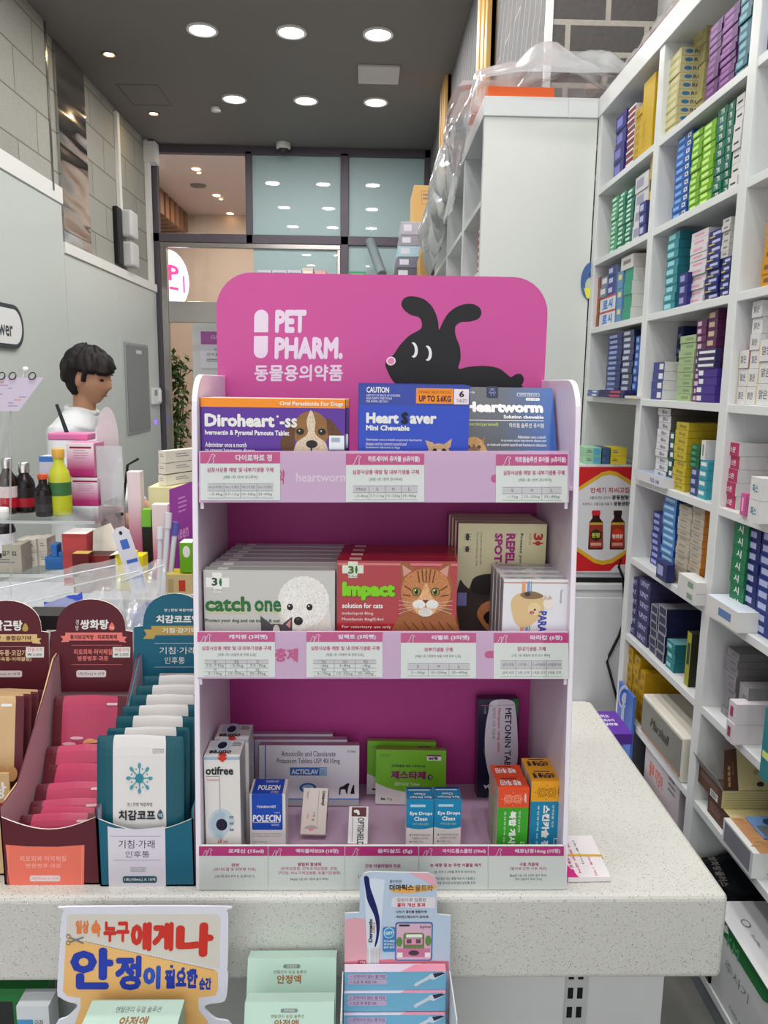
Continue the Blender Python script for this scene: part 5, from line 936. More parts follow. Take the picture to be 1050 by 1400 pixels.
def grid_ball(mb, f, mt, M=None, na=40, nb=32):
    b0 = len(mb.v); vs = []
    for j in range(nb + 1):
        for i in range(na):
            p = f(2 * pi * i / na, .0001 + (pi - .0002) * j / nb); vs.append(M @ p if M else p)
    mb.raw(vs, [(j*na+i, j*na+(i+1)%na, (j+1)*na+(i+1)%na, (j+1)*na+i) for j in range(nb) for i in range(na)], mt, True)
    mb.raw([vs[i] for i in range(na)], [tuple(range(na))], mt); mb.raw([vs[nb*na+i] for i in range(na)], [tuple(reversed(range(na)))], mt)
HM = Matrix.Translation((0, 0, HZ)) @ TILT
mb = MB(); grid_ball(mb, headpt, SKIN, HM)
def ellip(cx, cy, cz, rx, ry, rz): return lambda a, b: V((cx + rx * sin(b) * cos(a), cy + ry * sin(b) * sin(a), cz + rz * cos(b)))
for s in (-1, 1): grid_ball(mb, ellip(-.008, s * .077, -.008, .016, .009, .031), SKIN, HM, 14, 10)
zs = HZ - .19
mb.tube([HM @ V((-.02, 0, -.05)), (-.035, 0, HZ - .13), (-.05, 0, zs - .02)], [.052, .05, .06], SKIN, 14)
mb.tube([(-.05, 0, zs), (-.05, 0, zs - .25), (-.03, 0, zs - .5), (-.03, 0, zs - .6)], [.06, .07, .07, .09], SKIN, 16)
for s in (-1, 1):
    sh, el, wr = V((-.055, s * .16, zs - .05)), V((-.03, s * .2, zs - .33)), V((.19, s * .14, zs - .42))
    mb.tube([(-.05, 0, zs - .04), sh, (sh + el) / 2, el, (el + wr) / 2, wr], [.06, .05, .045, .04, .034, .026], SKIN, 10)
    d = (wr - el).normalized(); mb.tube([wr, wr + d * .04, wr + d * .085], [.026, .036, .03], SKIN, 10)
    for k in range(4):
        o = V((0, (k - 1.5) * .018, 0)); L = (.07, .08, .076, .06)[k]; b0 = wr + d * .08 + o
        mb.tube([b0 - d * .02, b0 + d * L * .5, b0 + d * L * .8 + V((0, 0, -.015)), b0 + d * L + V((0, 0, -.03))], [.009, .0085, .008, .006], SKIN, 6)
    mb.tube([wr + d * .02 + V((0, -s * .02, 0)), wr + d * .05 + V((0, -s * .045, -.01)), wr + d * .08 + V((0, -s * .05, -.02))], [.012, .01, .008], SKIN, 6)
    hp, kn, an = V((-.03, s * .085, zs - .58)), V((-.01, s * .09, .46)), V((-.03, s * .09, .08))
    mb.tube([hp, (hp + kn) / 2, kn, (kn + an) / 2 + V((-.02, 0, .04)), an, V((-.03, s * .09, .02))], [.085, .075, .052, .05, .034, .036], SKIN, 10)
    mb.tube([V((-.06, s * .09, .035)), V((.06, s * .095, .03)), V((.15, s * .1, .025))], [.034, .036, .022], SKIN, 8)
body = mb.build('body', pe, weld=True); r_ = body.modifiers.new('remesh', 'REMESH'); r_.mode = 'VOXEL'; r_.voxel_size = .006; r_.use_smooth_shade = True
s_ = body.modifiers.new('smooth', 'SMOOTH'); s_.iterations = 2; s_.factor = .4
for nm, y in (('eye', .031), ('eye', -.031)):
    mb = MB(); grid_ball(mb, ellip(.079, y, .008, .01, .0125, .0052), mat(28, 20, 18, .3), HM, 12, 8); mb.build('eye', pe)
for y in (.033, -.033): mb = MB(); mb.tube([HM @ V((.091, y * .5, .033)), HM @ V((.09, y, .037)), HM @ V((.079, y * 1.6, .031))], .0028, HAIR, 6); mb.build('eyebrow', pe)
mb = MB(); mb.tube([HM @ V((.082, -.02, -.063)), HM @ V((.0885, 0, -.061)), HM @ V((.082, .02, -.063))], [.003, .0042, .003], mat(150, 80, 78, .4), 6); mb.build('lips', pe)
def hairpt(a, b):
    p = headpt(a, b); sz = cos(b); rnd = .004 * sin(9 * a + 5 * b) + .003 * sin(17 * a - 8 * b)
    lim = (.04 + .012 * sin(3 * a)) if p.x > .055 else (.006 if p.x > .022 else (.03 if p.x > -.018 and abs(p.y) > .05 else -.07))
    if p.x > .022 and p.x <= .055: lim = .028
    if .012 < p.x <= .03 and abs(p.y) > .05: lim = -.012
    vol = .019 + .016 * sm((p.z + .02) / .1) * (1 if p.x < .02 else .7) + (.014 if p.x < -.03 and p.z > -.02 else 0) + rnd
    if p.z < lim: vol = -.012
    return p + p.normalized() * vol
mb = MB(); grid_ball(mb, hairpt, HAIR, HM, 72, 56); mb.build('hair', pe)
mb = MB(); C0 = [(-.05, 0, zs + .055), (-.05, 0, zs + .02), (-.055, 0, zs - .04), (-.045, 0, zs - .2), (-.035, 0, zs - .42), (-.03, 0, zs - .75)]
for off in (-.07, 0, .07): mb.tube([(p[0], p[1] + off * (0 if k < 2 else 1), p[2]) for k, p in enumerate(C0)], [.062, .078, .098, .125, .125, .15], COAT, 18)
for s in (-1, 1):
    sh, el, wr = V((-.055, s * .155, zs - .055)), V((-.03, s * .2, zs - .33)), V((.15, s * .15, zs - .41))
    mb.tube([(-.05, s * .05, zs - .03), sh, (sh + el) / 2, el, (el + wr) / 2, wr], [.07, .066, .06, .056, .048, .042], COAT, 12)
coat = mb.build('white_coat', pe, weld=True); r_ = coat.modifiers.new('remesh', 'REMESH'); r_.mode = 'VOXEL'; r_.voxel_size = .009; r_.use_smooth_shade = True
mb = MB(); mb.tube([(-.05 + .066 * cos(t * pi / 10), .066 * sin(t * pi / 10), zs + .045 + .012 * cos(t * pi / 10 + pi)) for t in range(21)], .014, COAT, 8, False); mb.build('collar', pe)
mb = MB()
for s in (-1, 1): mb.tube([(-.03, s * .085, zs - .55), (-.01, s * .09, .46), (-.03, s * .09, .1)], [.1, .085, .07], mat(52, 54, 60, .7), 12)
mb.build('trousers', pe)

# ------------------------------------------------------------------ clutter on the rear cabinet
RY = 1.72; BT = .95
zU = at(55, 702, y=RY).z; zL = at(60, 772, y=RY).z
rk = thing('acrylic_bottle_rack', 'clear acrylic two tier rack holding small drink bottles behind the sachet cartons', 'display rack', (-.72, RY, BT)); L = rk.location
x0, x1 = -.95, -.575
for z in (zU, zL):
    mb = MB(L); mb.box((x0, RY - .09, z - .005), (x1, RY + .11, z), ACRYL); mb.box((x0, RY - .093, z - .006), (x1, RY - .089, z + .0), mat(200, 204, 206, .2)); mb.build('shelf_plate', rk)
for x in (x0, x1 - .004): mb = MB(L); mb.box((x, RY - .1, BT + .0005), (x + .004, RY + .12, zU + .03), ACRYL); mb.build('side_panel', rk)
mb = MB(L); mb.box((x0, RY - .1, zU), (x1, RY - .097, zU + .02), ACRYL); mb.build('front_guard', rk)
def bottle(name, label, px, py_top, z, y, r, body, cap, lab=None, capfrac=.16, g=None):
    c = at(px, 700, y=y); top = at(px, py_top, y=y).z; h = top - z
    t = thing(name, label, 'bottle', (c.x, y, z), 0, g)
    mb = MB(); mb.lathe([(0, 0), (r * .95, 0), (r, .004), (r, h * .55), (r * .86, h * .66), (r * .5, h * .76), (r * .46, h * (1 - capfrac))], body, n=18); mb.build('glass_body', t)
    mb = MB(); mb.lathe([(r * .56, h * (1 - capfrac)), (r * .58, h * .985), (r * .5, h), (0, h)], cap, n=18); mb.build('cap', t)
    if lab:
        mb = MB(); mb.lathe([(r * 1.015, h * .12), (r * 1.015, h * .3), (r * 1.015, h * .5)], lab[0], n=18, mats=[lab[0], lab[1]]); mb.build('paper_label', t)
    return t
GB = 'small drink bottles on the acrylic rack'; DKB = mat(40, 22, 16, .15, coat=.5)
bottle('drink_bottle', 'dark bottle with silver cap and red white label at the rack end', 13, 626, zU, RY, .021, DKB, CHROME, (mat(190, 30, 50), mat(226, 210, 210)), .18, GB)
bottle('drink_bottle', 'dark bottle with silver cap inside a plastic bag on the rack', 36, 632, zU, RY + .02, .022, mat(30, 24, 24, .15), CHROME, (mat(170, 30, 44), mat(40, 34, 34)), .2, GB)
bottle('drink_bottle', 'short black bottle with orange cap in front of a blue topped box', 61, 648, zU, RY - .03, .0185, mat(34, 28, 30, .12), mat(200, 80, 40, .3), (mat(60, 56, 60), mat(46, 42, 46)), .12, GB)
bottle('drink_bottle', 'yellow green bottle with gold cap beside the pink cartons', 84, 613, zU, RY - .01, .0235, mat(196, 200, 60, .2), mat(206, 160, 70, .3), (mat(190, 196, 40), mat(60, 110, 60)), .14, GB)
bottle('drink_bottle', 'white capped dark bottle with pale label on the lower rack tier', 2, 694, zL - .0 + .03, RY - .05, .026, mat(30, 26, 26, .2), PAPER, (mat(222, 224, 228), mat(222, 224, 228)), .24, GB)
def cbox(name, label, x0, x1, top, z, y, d, mt, group=None, pr=None, cat='medicine box', rot=(0, 0, 0)):
    a, b = at(x0, top, y=y), at(x1, top, y=y); w, h = b.x - a.x, (a.z + b.z) / 2 - z
    mb, F, T, R_, L_ = carton(0, 0, 0, w, h, d, mt if isinstance(mt, dict) else {'*': mt})
    if pr: pr(F, T, R_)
    return put(mb, name, label, cat, ((a.x + b.x) / 2, y, z), group, rot)
cbox('medicine_carton', 'white and blue topped slim carton behind the black bottle on the rack', 53, 75, 624, zU, RY + .03, .04, mat(206, 206, 222, .4), None, lambda F, T, R_: F.rect(0, 0, 1, .1, mat(70, 120, 200), 1))
cbox('medicine_carton', 'slim teal carton behind the bottles at the rack end', 20, 30, 650, zU, RY + .05, .03, mat(90, 140, 150, .4))
PKM, nt, p = nodemat('pink fade print', .35); tc = N(nt, 'ShaderNodeTexCoord'); q_ = N(nt, 'ShaderNodeSeparateXYZ'); nt.links.new(tc.outputs['Generated'], q_.inputs[0]); nt.links.new(ramp(nt, q_.outputs[2], ((0, (176, 30, 110)), (.2, (186, 50, 122)), (.55, (220, 170, 200)), (.85, (236, 224, 230)))), p.inputs['Base Color'])
def prk(F, T, R_):
    F.rect(.12, .1, .9, .16, mat(150, 30, 80), 1); F.bars(.25, .2, .8, .5, 4, mat(200, 140, 170), 1, .3)
yp = RY + .06; zz = zU - .0
zp = at(110, 692, y=yp).z
pk0 = cbox('pink_fade_carton', 'pink fading carton under a matching one beside the yellow green bottle', 94, 137, 653, zp, yp, .06, {'*': PKM, 'r': mat(214, 150, 180), 't': mat(214, 120, 160)}, 'pink fading cartons', prk)
cbox('pink_fade_carton', 'larger pink fading carton on top, just below the woman in white', 90, 128, 606, at(100, 651.5, y=yp).z, yp, .07, {'*': PKM, 'r': mat(206, 130, 165), 't': mat(222, 130, 170)}, 'pink fading cartons', prk)
st_ = thing('clear_riser_shelf', 'clear riser shelf carrying the pink fading cartons', 'riser', (at(118, 690, y=yp).x, yp + .03, BT)); mb = MB(st_.location)
xa_, xb2 = -.57, at(141, 690, y=yp).x + .004
mb.box((xa_, yp - .02, zp - .006), (xb2, yp + .1, zp - .0005), ACRYL); mb.build('top_plate', st_)
for x in (xa_, xb2 - .004): mb = MB(st_.location); mb.box((x, yp - .02, BT + .0005), (x + .004, yp + .1, zp - .006), ACRYL); mb.build('leg_panel', st_)
pt = thing('pink_pen_tray', 'pink tray holding a dark pen on top of the pink cartons', 'pen tray', (at(100, 600, y=yp + .1).x, yp + .1, at(100, 606, y=yp).z)); mb = MB(); 
zz_ = pt.location.z
mb.box((-.05, -.03, .0005), (.045, .03, .018), mat(216, 120, 170, .4)); mb.build('tray', pt, .004); mb = MB(); mb.tube([(-.012, 0, .01), (-.035, .0, .085)], [.0055, .004], mat(40, 44, 52, .4), 8); mb.build('pen', pt)
# lower tier
for k in range(6):
    i, j = k % 3, k // 3; x_ = (33, 45, 57)[i]; a = at(x_, 780, y=RY - .02); o = None
    mb, F, T, R_, L_ = carton(0, 0, 0, .021, .031, .05, {'*': mat(222, 214, 200, .5)}); F.bars(.3, .35, .75, .65, 2, GREY, 1, .4)
    put(mb, 'small_cream_box', '%s small cream box %s on the lower rack tier' % (('first', 'middle', 'last')[i], ('in the lower row', 'in the upper row')[j]), 'medicine box', (a.x, RY - .03 + .01 * i, zL + .0005 + .0315 * j), 'small cream boxes on the rack')
a = at(10, 790, y=RY - .06); cbox('medicine_carton', 'grey beige lettered carton at the lower edge of the acrylic rack', -14, 28, 745, zL, RY - .075, .05, mat(176, 170, 156, .5), None, lambda F, T, R_: (F.text('종합감기 S2', .1, .2, .85, .4, INK, 2, .03), F.bars(.1, .5, .8, .7, 2, GREY, 1)))
bl = thing('blue_plastic_clips', 'blue plastic stepped holder on the lower rack tier', 'holder', (at(75, 770, y=RY - .05).x, RY - .05, zL)); mb = MB(); mb.box((-.022, 0, .0005), (.022, .03, .03), mat(50, 110, 180, .4)); mb.box((-.008, 0, .03), (.006, .03, .058), mat(50, 110, 180, .4)); mb.box((.008, 0, .03), (.022, .03, .04), mat(50, 110, 180, .4)); mb.build('body', bl, .002)
# things standing between the rack and the pink stand (resting on a hidden white riser)
rs = thing('white_riser_box', 'white riser box behind the sachet cartons carrying pens and small boxes', 'riser', (-.45, 1.68, BT)); zr = 1.13; mb = MB(rs.location); mb.box((-.568, 1.56, BT), (-.235, 1.86, zr), mat(176, 176, 178, .5)); mb.build('body', rs, .003)
def rb(*a, **k): return cbox(*a, **k)
rb('red_flat_carton', 'white and red flat carton lying on the riser beside the blue holder', 84, 118, 730, zr, 1.66, .07, {'*': mat(190, 70, 70, .4), 't': PAPER})
rb('ginseng_box', 'tiny dark red box with gold top between the rack and the yellow boxes', 98, 121, 757, zr, 1.60, .03, {'*': mat(96, 20, 24, .4), 't': mat(200, 170, 90)})
fl = thing('open_white_carton', 'open white carton with raised flaps and dark red inside', 'open carton', (at(133, 770, y=1.62).x, 1.62, zr)); w_ = .026
h_ = at(133, 760, y=1.62).z - zr; mb = MB(); mb.box((-w_, 0, .0005), (w_, .05, h_), {'*': mat(130, 40, 36), 't': mat(70, 20, 20)}); mb.build('body', fl)
mb = MB(); mb.prism([(-w_, .05, h_), (w_, .05, h_), (w_, .06, h_ + .03), (.01, .065, h_ + .06), (-w_, .06, h_ + .045)], (0, .001, 0), mat(222, 214, 200, .6)); mb.prism([(w_, 0, h_), (w_, .05, h_), (w_ + .03, .05, h_ + .02), (w_ + .035, .01, h_ + .006)], (.001, 0, .001), mat(222, 214, 200, .6)); mb.build('flap', fl)
for k, (a_, b_, t_) in enumerate(((157, 181, 757), (176, 195, 760))): rb('yellow_medicine_box', ('bright yellow small box beside the open white carton', 'bright yellow small box under the hanging toothbrush card')[k], a_, b_, t_, zr, 1.63 + .03 * k, .04, mat(236, 220, 30, .4), 'bright yellow small boxes')
# clear upright sign holder and pink sheet
ah = thing('clear_sign_holder', 'tall clear acrylic sign holder with a grey sheet beside the pink cartons', 'sign holder', (at(153, 700, y=1.78).x, 1.78, zr)); zt0 = at(150, 610, y=1.78).z - zr
mb = MB(); mb.box((-.03, 0, .0005), (.03, .003, zt0), clear('milky acrylic', (236, 234, 236), .1, .35)); mb.box((-.03, -.004, .0005), (.03, 0, .16), mat(200, 180, 184, .5)); mb.build('panel', ah)
for dz in (.135, .15):
    mb = MB(); mb.tube([(-.022 if dz < .14 else .012, -.003, zt0 * .42 + (dz - .135)), (-.01 if dz < .14 else .03, -.02, zt0 * .42 + (dz - .135) + .004)], .004, CHROME, 8); mb.build('clip', ah)
fn = thing('translucent_oval_fan', 'pale pink translucent oval fan standing behind the clear sign holder', 'fan', (at(153, 600, y=1.9).x, 1.87, zr)); ztop = at(153, 556, y=1.87).z - zr
mb = MB(); mb.prism([(.026 * cos(a * pi / 12), 0, ztop - .08 + .08 * sin(a * pi / 12)) for a in range(24)], (0, .002, 0), clear('pink film', (238, 214, 216), .06, .5)); mb.build('blade', fn); mb = MB(); mb.box((-.004, 0, 0), (.004, .003, ztop - .15), mat(226, 200, 204)); mb.build('handle', fn)
WP, nt, p = nodemat('white to pink sheet', .4); tc = N(nt, 'ShaderNodeTexCoord'); q_ = N(nt, 'ShaderNodeSeparateXYZ'); nt.links.new(tc.outputs['Generated'], q_.inputs[0]); nt.links.new(ramp(nt, q_.outputs[2], ((.3, (214, 120, 160)), (.75, (232, 214, 216)))), p.inputs['Base Color'])
rb('pink_white_slim_carton', 'slim carton fading from white to pink beside the clear sign holder', 173, 191, 645, zr, 1.76, .03, {'*': WP})
rb('pink_slim_carton', 'small pink carton with white flap in front of the purple card', 207, 229, 690, zr, 1.72, .03, {'*': WP})
rb('black_green_box', 'small black box with green top between two pink slim cartons', 193, 206, 697, zr, 1.74, .03, {'*': mat(34, 36, 34, .4), 't': mat(120, 180, 50)}, None, lambda F, T, R_: F.rect(0, 0, 1, .25, mat(120, 190, 60), 1))
zc_ = zr
for k, (t_, b_) in enumerate(((616, 633), (633, 648), (649, 664))):
    y_ = 1.82; zb = at(220, b_, y=y_).z; a, b = at(211, t_, y=y_), at(224, t_, y=y_)
    mb, F, T, R_, L_ = carton(0, 0, 0, b.x - a.x, a.z - zb - .0008, .12, {'*': mat(226, 222, 206, .5)}); F.bars(.2, .3, .8, .6, 2, GREY, 1, .3); R_.bars(.3, .3, .7, .7, 2, GREY, 1, .3)
    put(mb, 'cream_medicine_box', 'cream medicine box, %s of three stacked close to the pink stand' % ('top', 'middle', 'bottom')[k], 'medicine box', ((a.x + b.x) / 2 + .006, y_, zb), 'stacked cream boxes', (0, 0, radians(-28)))
zb = at(220, 664.5, y=1.82).z; rb2 = thing('pale_yellow_carton', 'pale yellow upright carton under the stacked cream boxes', 'medicine box', (at(221, 700, y=1.8).x, 1.8, zr)); mb = MB(); mb.box((-.03, .0, .0005), (.045, .13, zb - zr - .0005), mat(226, 220, 170, .5)); mb.build('body', rb2)
pc = thing('purple_card', 'purple leaflet card leaning beside the left panel of the pink stand'.replace('left panel', 'side panel'), 'card', (at(243, 700, y=1.66).x, 1.66, zr)); w_ = .034; hz_ = at(231, 671, y=1.66).z - zr
mb = MB(); mb.prism([(-.022, 0, .0005), (w_, 0, .0005), (w_, .02, hz_ + .02), (-.022, .02, hz_)], (0, .002, 0), mat(136, 50, 140, .4)); F = Face(mb, (-.022, .02, hz_), (w_, .02, hz_ + .02), (-.022, 0, .0005)); F.bars(.35, .12, .7, .3, 4, mat(190, 130, 190), 1, .3); F.text('Reen', .25, .4, .75, .55, mat(190, 130, 190), 2, .04); mb.build('card', pc)
rb('green_box', 'bright green box with white lid touching the pink stand', 245, 262, 742, at(250, 782, y=1.58).z, 1.575, .04, {'*': mat(110, 176, 30, .4), 't': PAPER}, None, lambda F, T, R_: F.ell(.55, .3, .3, .2, mat(230, 236, 226), 1))
rb('beige_box', 'beige small box with red square under the green box', 226, 262, 785, at(244, 812, y=1.575).z, 1.572, .05, {'*': mat(214, 196, 140, .5), 't': mat(226, 200, 60)}, None, lambda F, T, R_: (F.rect(.5, .3, .75, .85, mat(206, 70, 40), 1), F.rect(.1, .25, .3, .9, mat(190, 170, 120), 1)))
rb('white_base_carton', 'white carton under the beige box behind the teal sachet header', 222, 264, 813, at(244, 905, y=1.57).z, 1.568, .06, mat(214, 214, 214, .5)); 
tb = thing('toothbrush_card', 'white and blue hanging card pack leaning among the pens', 'card pack', (at(195, 770, y=1.6).x, 1.585, zr)); hz_ = at(192, 716, y=1.6).z - zr
TMX = Matrix.Rotation(radians(-16), 4, 'Y')
mb = MB(); pts = [TMX @ V(q) for q in ((-.018, 0, .004), (.018, 0, .004), (.018, 0, hz_ - .012), (.008, 0, hz_), (-.008, 0, hz_), (-.018, 0, hz_ - .012))]; mb.prism(pts, (0, .003, 0), mat(224, 226, 232, .4)); F = Face(mb, TMX @ V((-.018, 0, hz_)), TMX @ V((.018, 0, hz_)), TMX @ V((-.018, 0, .004))); F.rect(.3, .18, .75, .32, mat(70, 110, 200), 1)
for a_, b_ in ((.48, .66), (.72, .92)): F.rect(.3, a_, .95, b_, mat(190, 200, 226), 1); F.rect(.3, a_, .95, a_ + .05, mat(70, 110, 200), 2)
F.ell(.5, .08, .1, .03, INK, 1); mb.build('card', tb)
for k, (xb, xt, tt, c_) in enumerate(((222, 232, 700, (214, 216, 220)), (228, 240, 714, (90, 90, 170)), (213, 217, 722, (226, 228, 232)))):
    a, b = at(xb, 778, y=1.575), at(xt, tt, y=1.6); t = thing('packed_toothbrush', ('tall packed toothbrush in clear blister', 'packed toothbrush with a violet head', 'short silver packed tube')[k] + ' among the pens near the purple card', 'toothbrush', (a.x, 1.57 + .012 * k, zr), 0, 'packed toothbrushes')
    mb = MB(); mb.tube([(0, 0, .001), (b.x - a.x, .02, b.z - zr)], .0055, mat(214, 218, 224, .25), 8); mb.build('handle', t); mb = MB(); d = V((b.x - a.x, .02, b.z - zr)); mb.tube([d * .82, d], .0075, mat(*c_, .3), 8); mb.build('head', t)
gp = thing('black_pen', 'short black pen sticking out beside the clear sign holder', 'pen', at(175, 634, y=1.8)); gp.location.z = zr; hz_ = at(175, 634, y=1.8).z - zr; mb = MB(); mb.tube([(-.04, 0, .0), (-.001, 0, hz_ - .003), (.025, 0, hz_ + .012)], .0032, BLACK, 6); mb.build('barrel', gp)
# zip bags and blue packets
def crumple(name, label, cat, P, mt, nx=16, ny=10, amp=.012, seed=1, thick=None):
    rnd = random.Random(seed); ws = [(rnd.uniform(2, 9), rnd.uniform(2, 9), rnd.uniform(0, 6), rnd.uniform(.3, 1)) for _ in range(7)]
    mb = MB()
    def pt(u, v):
        q = V(P(u, v)); n = sum(a * sin(f * u * 3 + g * v * 3 + p) for f, g, p, a in ws) / 3
        m2 = sum(a * abs(sin(f * u * 7 - g * v * 5 + p)) for f, g, p, a in ws) / 4
        return q + V((.2 * n, -.3 * n, .55 * n + .5 * m2)) * amp
    g = [[pt(i / nx, j / ny) for i in range(nx + 1)] for j in range(ny + 1)]
    for j in range(ny):
        for i in range(nx): mb.face([g[j][i], g[j][i+1], g[j+1][i+1], g[j+1][i]], mt, True)
    o = mb.build(name, weld=True)
    return tag(o, label, cat) if label else o
ZIP = clear('zip bag', (242, 243, 245), .08, .2, .18)
def quad(tl, tr, br, bl, y0, y1):
    A, B, C_, D = at(*tl, y=y1), at(*tr, y=y1), at(*br, y=y0), at(*bl, y=y0)
    return lambda u, v: (A * (1 - u) + B * u) * (1 - v) + (D * (1 - u) + C_ * u) * v
GZ = 'clear zip bags behind the sachet cartons'
for k, (q, lab) in enumerate(((((-10, 800), (160, 765), (170, 840), (-10, 870)), 'milky clear zip bag spread under the acrylic rack'), (((100, 790), (190, 770), (205, 860), (120, 880)), 'milky clear zip bag in the middle, between two arched headers'), (((165, 785), (226, 765), (228, 838), (160, 880)), 'clear zip bag with yellow contents nearest the pink stand'), (((-10, 830), (100, 800), (110, 880), (-10, 890)), 'clear zip bag with blue contents by the picture edge header'))):
    f = quad(*q, 1.25, 1.52); o = crumple('clear_zip_bag', lab, 'plastic bag', f, ZIP, 18, 12, .01, k + 3); o['group'] = GZ
    mb = MB(); mb.tube([V(f(u / 8, .22)) + V((0, -.012, .012)) for u in range(9)], .0016, mat(226, 230, 234, .3), 6); mb.build('zip_strip', o)
for k, (q, lab) in enumerate(((((175, 838), (222, 818), (235, 870), (190, 890)), 'deep blue packet tucked behind the teal arched header'), (((60, 826), (112, 812), (120, 880), (60, 880)), 'deep blue packet under the zip bags between maroon headers'))):
    f = quad(*q, 1.24, 1.36); o = crumple('blue_packet', lab, 'packet', f, mat(34, 60, 160, .35), 8, 8, .006, 30 + k); o['group'] = 'blue packets'
bk = thing('black_printed_box', 'black printed box half hidden between two maroon arched headers', 'medicine box', (at(66, 850, y=1.22).x, 1.2, TZ)); h_ = at(66, 842, y=1.2).z - TZ; mb = MB(); mb.box((-.035, 0, .0005), (.03, .05, h_), mat(40, 40, 42, .4)); F = Face(mb, (-.035, 0, h_), (.03, 0, h_), (-.035, 0, .0)); F.text('SD 77', .25, .08, .85, .17, PAPER, 2, .03); F.rect(.1, .04, .3, .06, mat(220, 120, 50), 2); mb.build('body', bk)
bgp = thing('storage_bin', 'low grey storage bin under the zip bags behind the sachet cartons', 'bin', (-.4, 1.35, TZ)); mb = MB(bgp.location); mb.box((-.62, 1.26, TZ), (-.225, 1.52, 1.08), mat(150, 152, 160, .45)); mb.build('body', bgp, .004)
# hanging pale sheet with rings at the picture edge
hs = thing('hanging_price_sheet', 'pale lilac sheet hung on rings from a stand above the bottle rack', 'price sheet', (at(20, 540, y=1.6).x, 1.6, BT)); L = hs.location
q = [at(*p_, y=1.6) for p_ in ((-20, 516), (60, 516), (26, 562), (-20, 562))]; mb = MB(L); mb.prism(q, (0, .001, 0), mat(206, 196, 214, .5)); F = Face(mb, q[0], q[1], q[3], (-20, 516, 60, 562)); rnd = random.Random(3)
for k in range(9): x_ = rnd.uniform(-15, 26); y_ = 522 + 4 * k; F.rect(x_, y_, x_ + rnd.uniform(6, 14), y_ + 1.6, mat(170, 150, 190) if k % 3 else mat(214, 150, 130), 1)
mb.build('sheet', hs)
for px in (2, 17, 44):
    c = at(px, 514, y=1.6); mb = MB(L); mb.tube([c + V((.007 * cos(t * pi / 6), .004 * sin(t * pi / 6), .007 * sin(t * pi / 6))) for t in range(13)], .0012, BLACK, 6, False); mb.build('ring', hs)
mb = MB(L); c = at(35, 505, y=1.61); mb.lathe([(0, -.006), (.005, -.004), (.0062, 0), (.005, .004), (0, .006)], PAPER, c, 12); mb.tube([c, at(18, 560, y=1.61)], .0014, mat(226, 226, 230), 6); c2 = at(14, 556, y=1.61); mb.lathe([(0, -.004), (.004, 0), (0, .004)], PAPER, c2, 10); mb.tube([c2, (c2.x - .03, 1.61, BT + .1), (c2.x - .06, 1.61, BT)], .002, clear('rod', (240, 240, 240), .1, .2), 6); mb.build('wire_stand', hs)
for k, (q, lab) in enumerate(((((-14, 562), (12, 566), (8, 690), (-14, 700)), 'crinkled clear bag hanging at the picture edge over the bottles'),)):
    f = quad(*q, RY - .085, RY - .06); o = crumple('clear_plastic_bag', lab, 'plastic bag', f, FILM, 10, 16, .008, 11 + k); pass
# ------------------------------------------------------------------ shelving
XS, XB = .75, 1.03
SZ = {1: 2.212, 2: 1.99, 3: 1.772, 4: 1.548, 5: 1.332, 6: 1.107, 7: .884, 8: .66, 9: .31}
MELA = mat(214, 217, 216, .3)
su = thing('white_shelving_unit', 'tall white shelving unit packed with medicine boxes beyond the counter', 'shelving', (.89, 1.88, .25))
L = su.location; UY = (.62, 1.1, 1.61, 2.115, 2.64); UT = .036
for k, y in enumerate(UY):
    mb = MB(L); mb.box((XS, y - UT / 2, .25), (XB, y + UT / 2, 2.46), MELA); mb.build('upright', su, .0015)
for k in range(4):
    y0, y1 = UY[k] + UT / 2, UY[k + 1] - UT / 2
    for j, z in SZ.items():
        if k == 3 and j > 4: continue
        mb = MB(L); mb.box((XS + .002, y0, z - .018), (XB, y1, z), MELA); mb.build('shelf_board', su, .001)
    mb = MB(L); mb.box((XB, y0 - .02, .25), (XB + .008, y1 + .02, 2.46), mat(214, 216, 216, .4)); mb.build('back_panel', su)
mb = MB(L); mb.box((XS - .004, .6, 2.44), (XB + .01, 2.66, 2.5), MELA); mb.build('top_fascia', su, .002)
mb = MB(L); mb.box((XS + .005, .6, .25), (XB, 2.64, .292), mat(110, 118, 122, .5)); mb.build('plinth', su)
mb = MB(); mb.box((.462, .35, 0), (1.05, 2.9, .25), mat(100, 100, 96, .5)); struct('floor_raised', mb)
# side unit behind it, seen from its end
s2 = thing('white_side_shelving', 'long white shelving along the grey wall, its blank end panel facing the counter', 'shelving', (.515, 5, 0)); L = s2.location
X2, X2B = .377, .648
mb = MB(L); mb.box((X2, 2.662, 0), (XS - .002, 2.69, 2.44), mat(208, 211, 206, .3)); mb.build('end_panel', s2, .001)
mb = MB(L); mb.box((X2 - .004, 2.655, 2.44), (X2B, 7.6, 2.5), MELA); mb.box((X2B, 2.655, 2.44), (XS - .004, 2.7, 2.5), MELA); mb.build('top_fascia', s2, .002)
U2 = (2.69, 3.17, 3.78, 4.42, 5.1, 5.8, 6.6, 7.58)
for y in U2[1:]: mb = MB(L); mb.box((X2, y - .018, 0), (X2B, y + .018, 2.44), MELA); mb.build('upright', s2, .001)
for k in range(len(U2) - 1):
    for z in (2.19, 1.96, 1.73, 1.5): mb = MB(L); mb.box((X2 + .002, U2[k] + .018, z - .018), (X2B, U2[k + 1] - .018, z), MELA); mb.build('shelf_board', s2)
mb = MB(L); mb.box((X2B, 2.69, 0), (X2B + .006, 7.6, 2.44), mat(210, 212, 212, .4)); mb.build('back_panel', s2)
def ysolve(px, x, z):
    lo, hi = .5, 9.0
    for _ in range(40):
        m = (lo + hi) / 2
        if proj((x, m, z))[0] > px: lo = m
        else: hi = m
    return (lo + hi) / 2
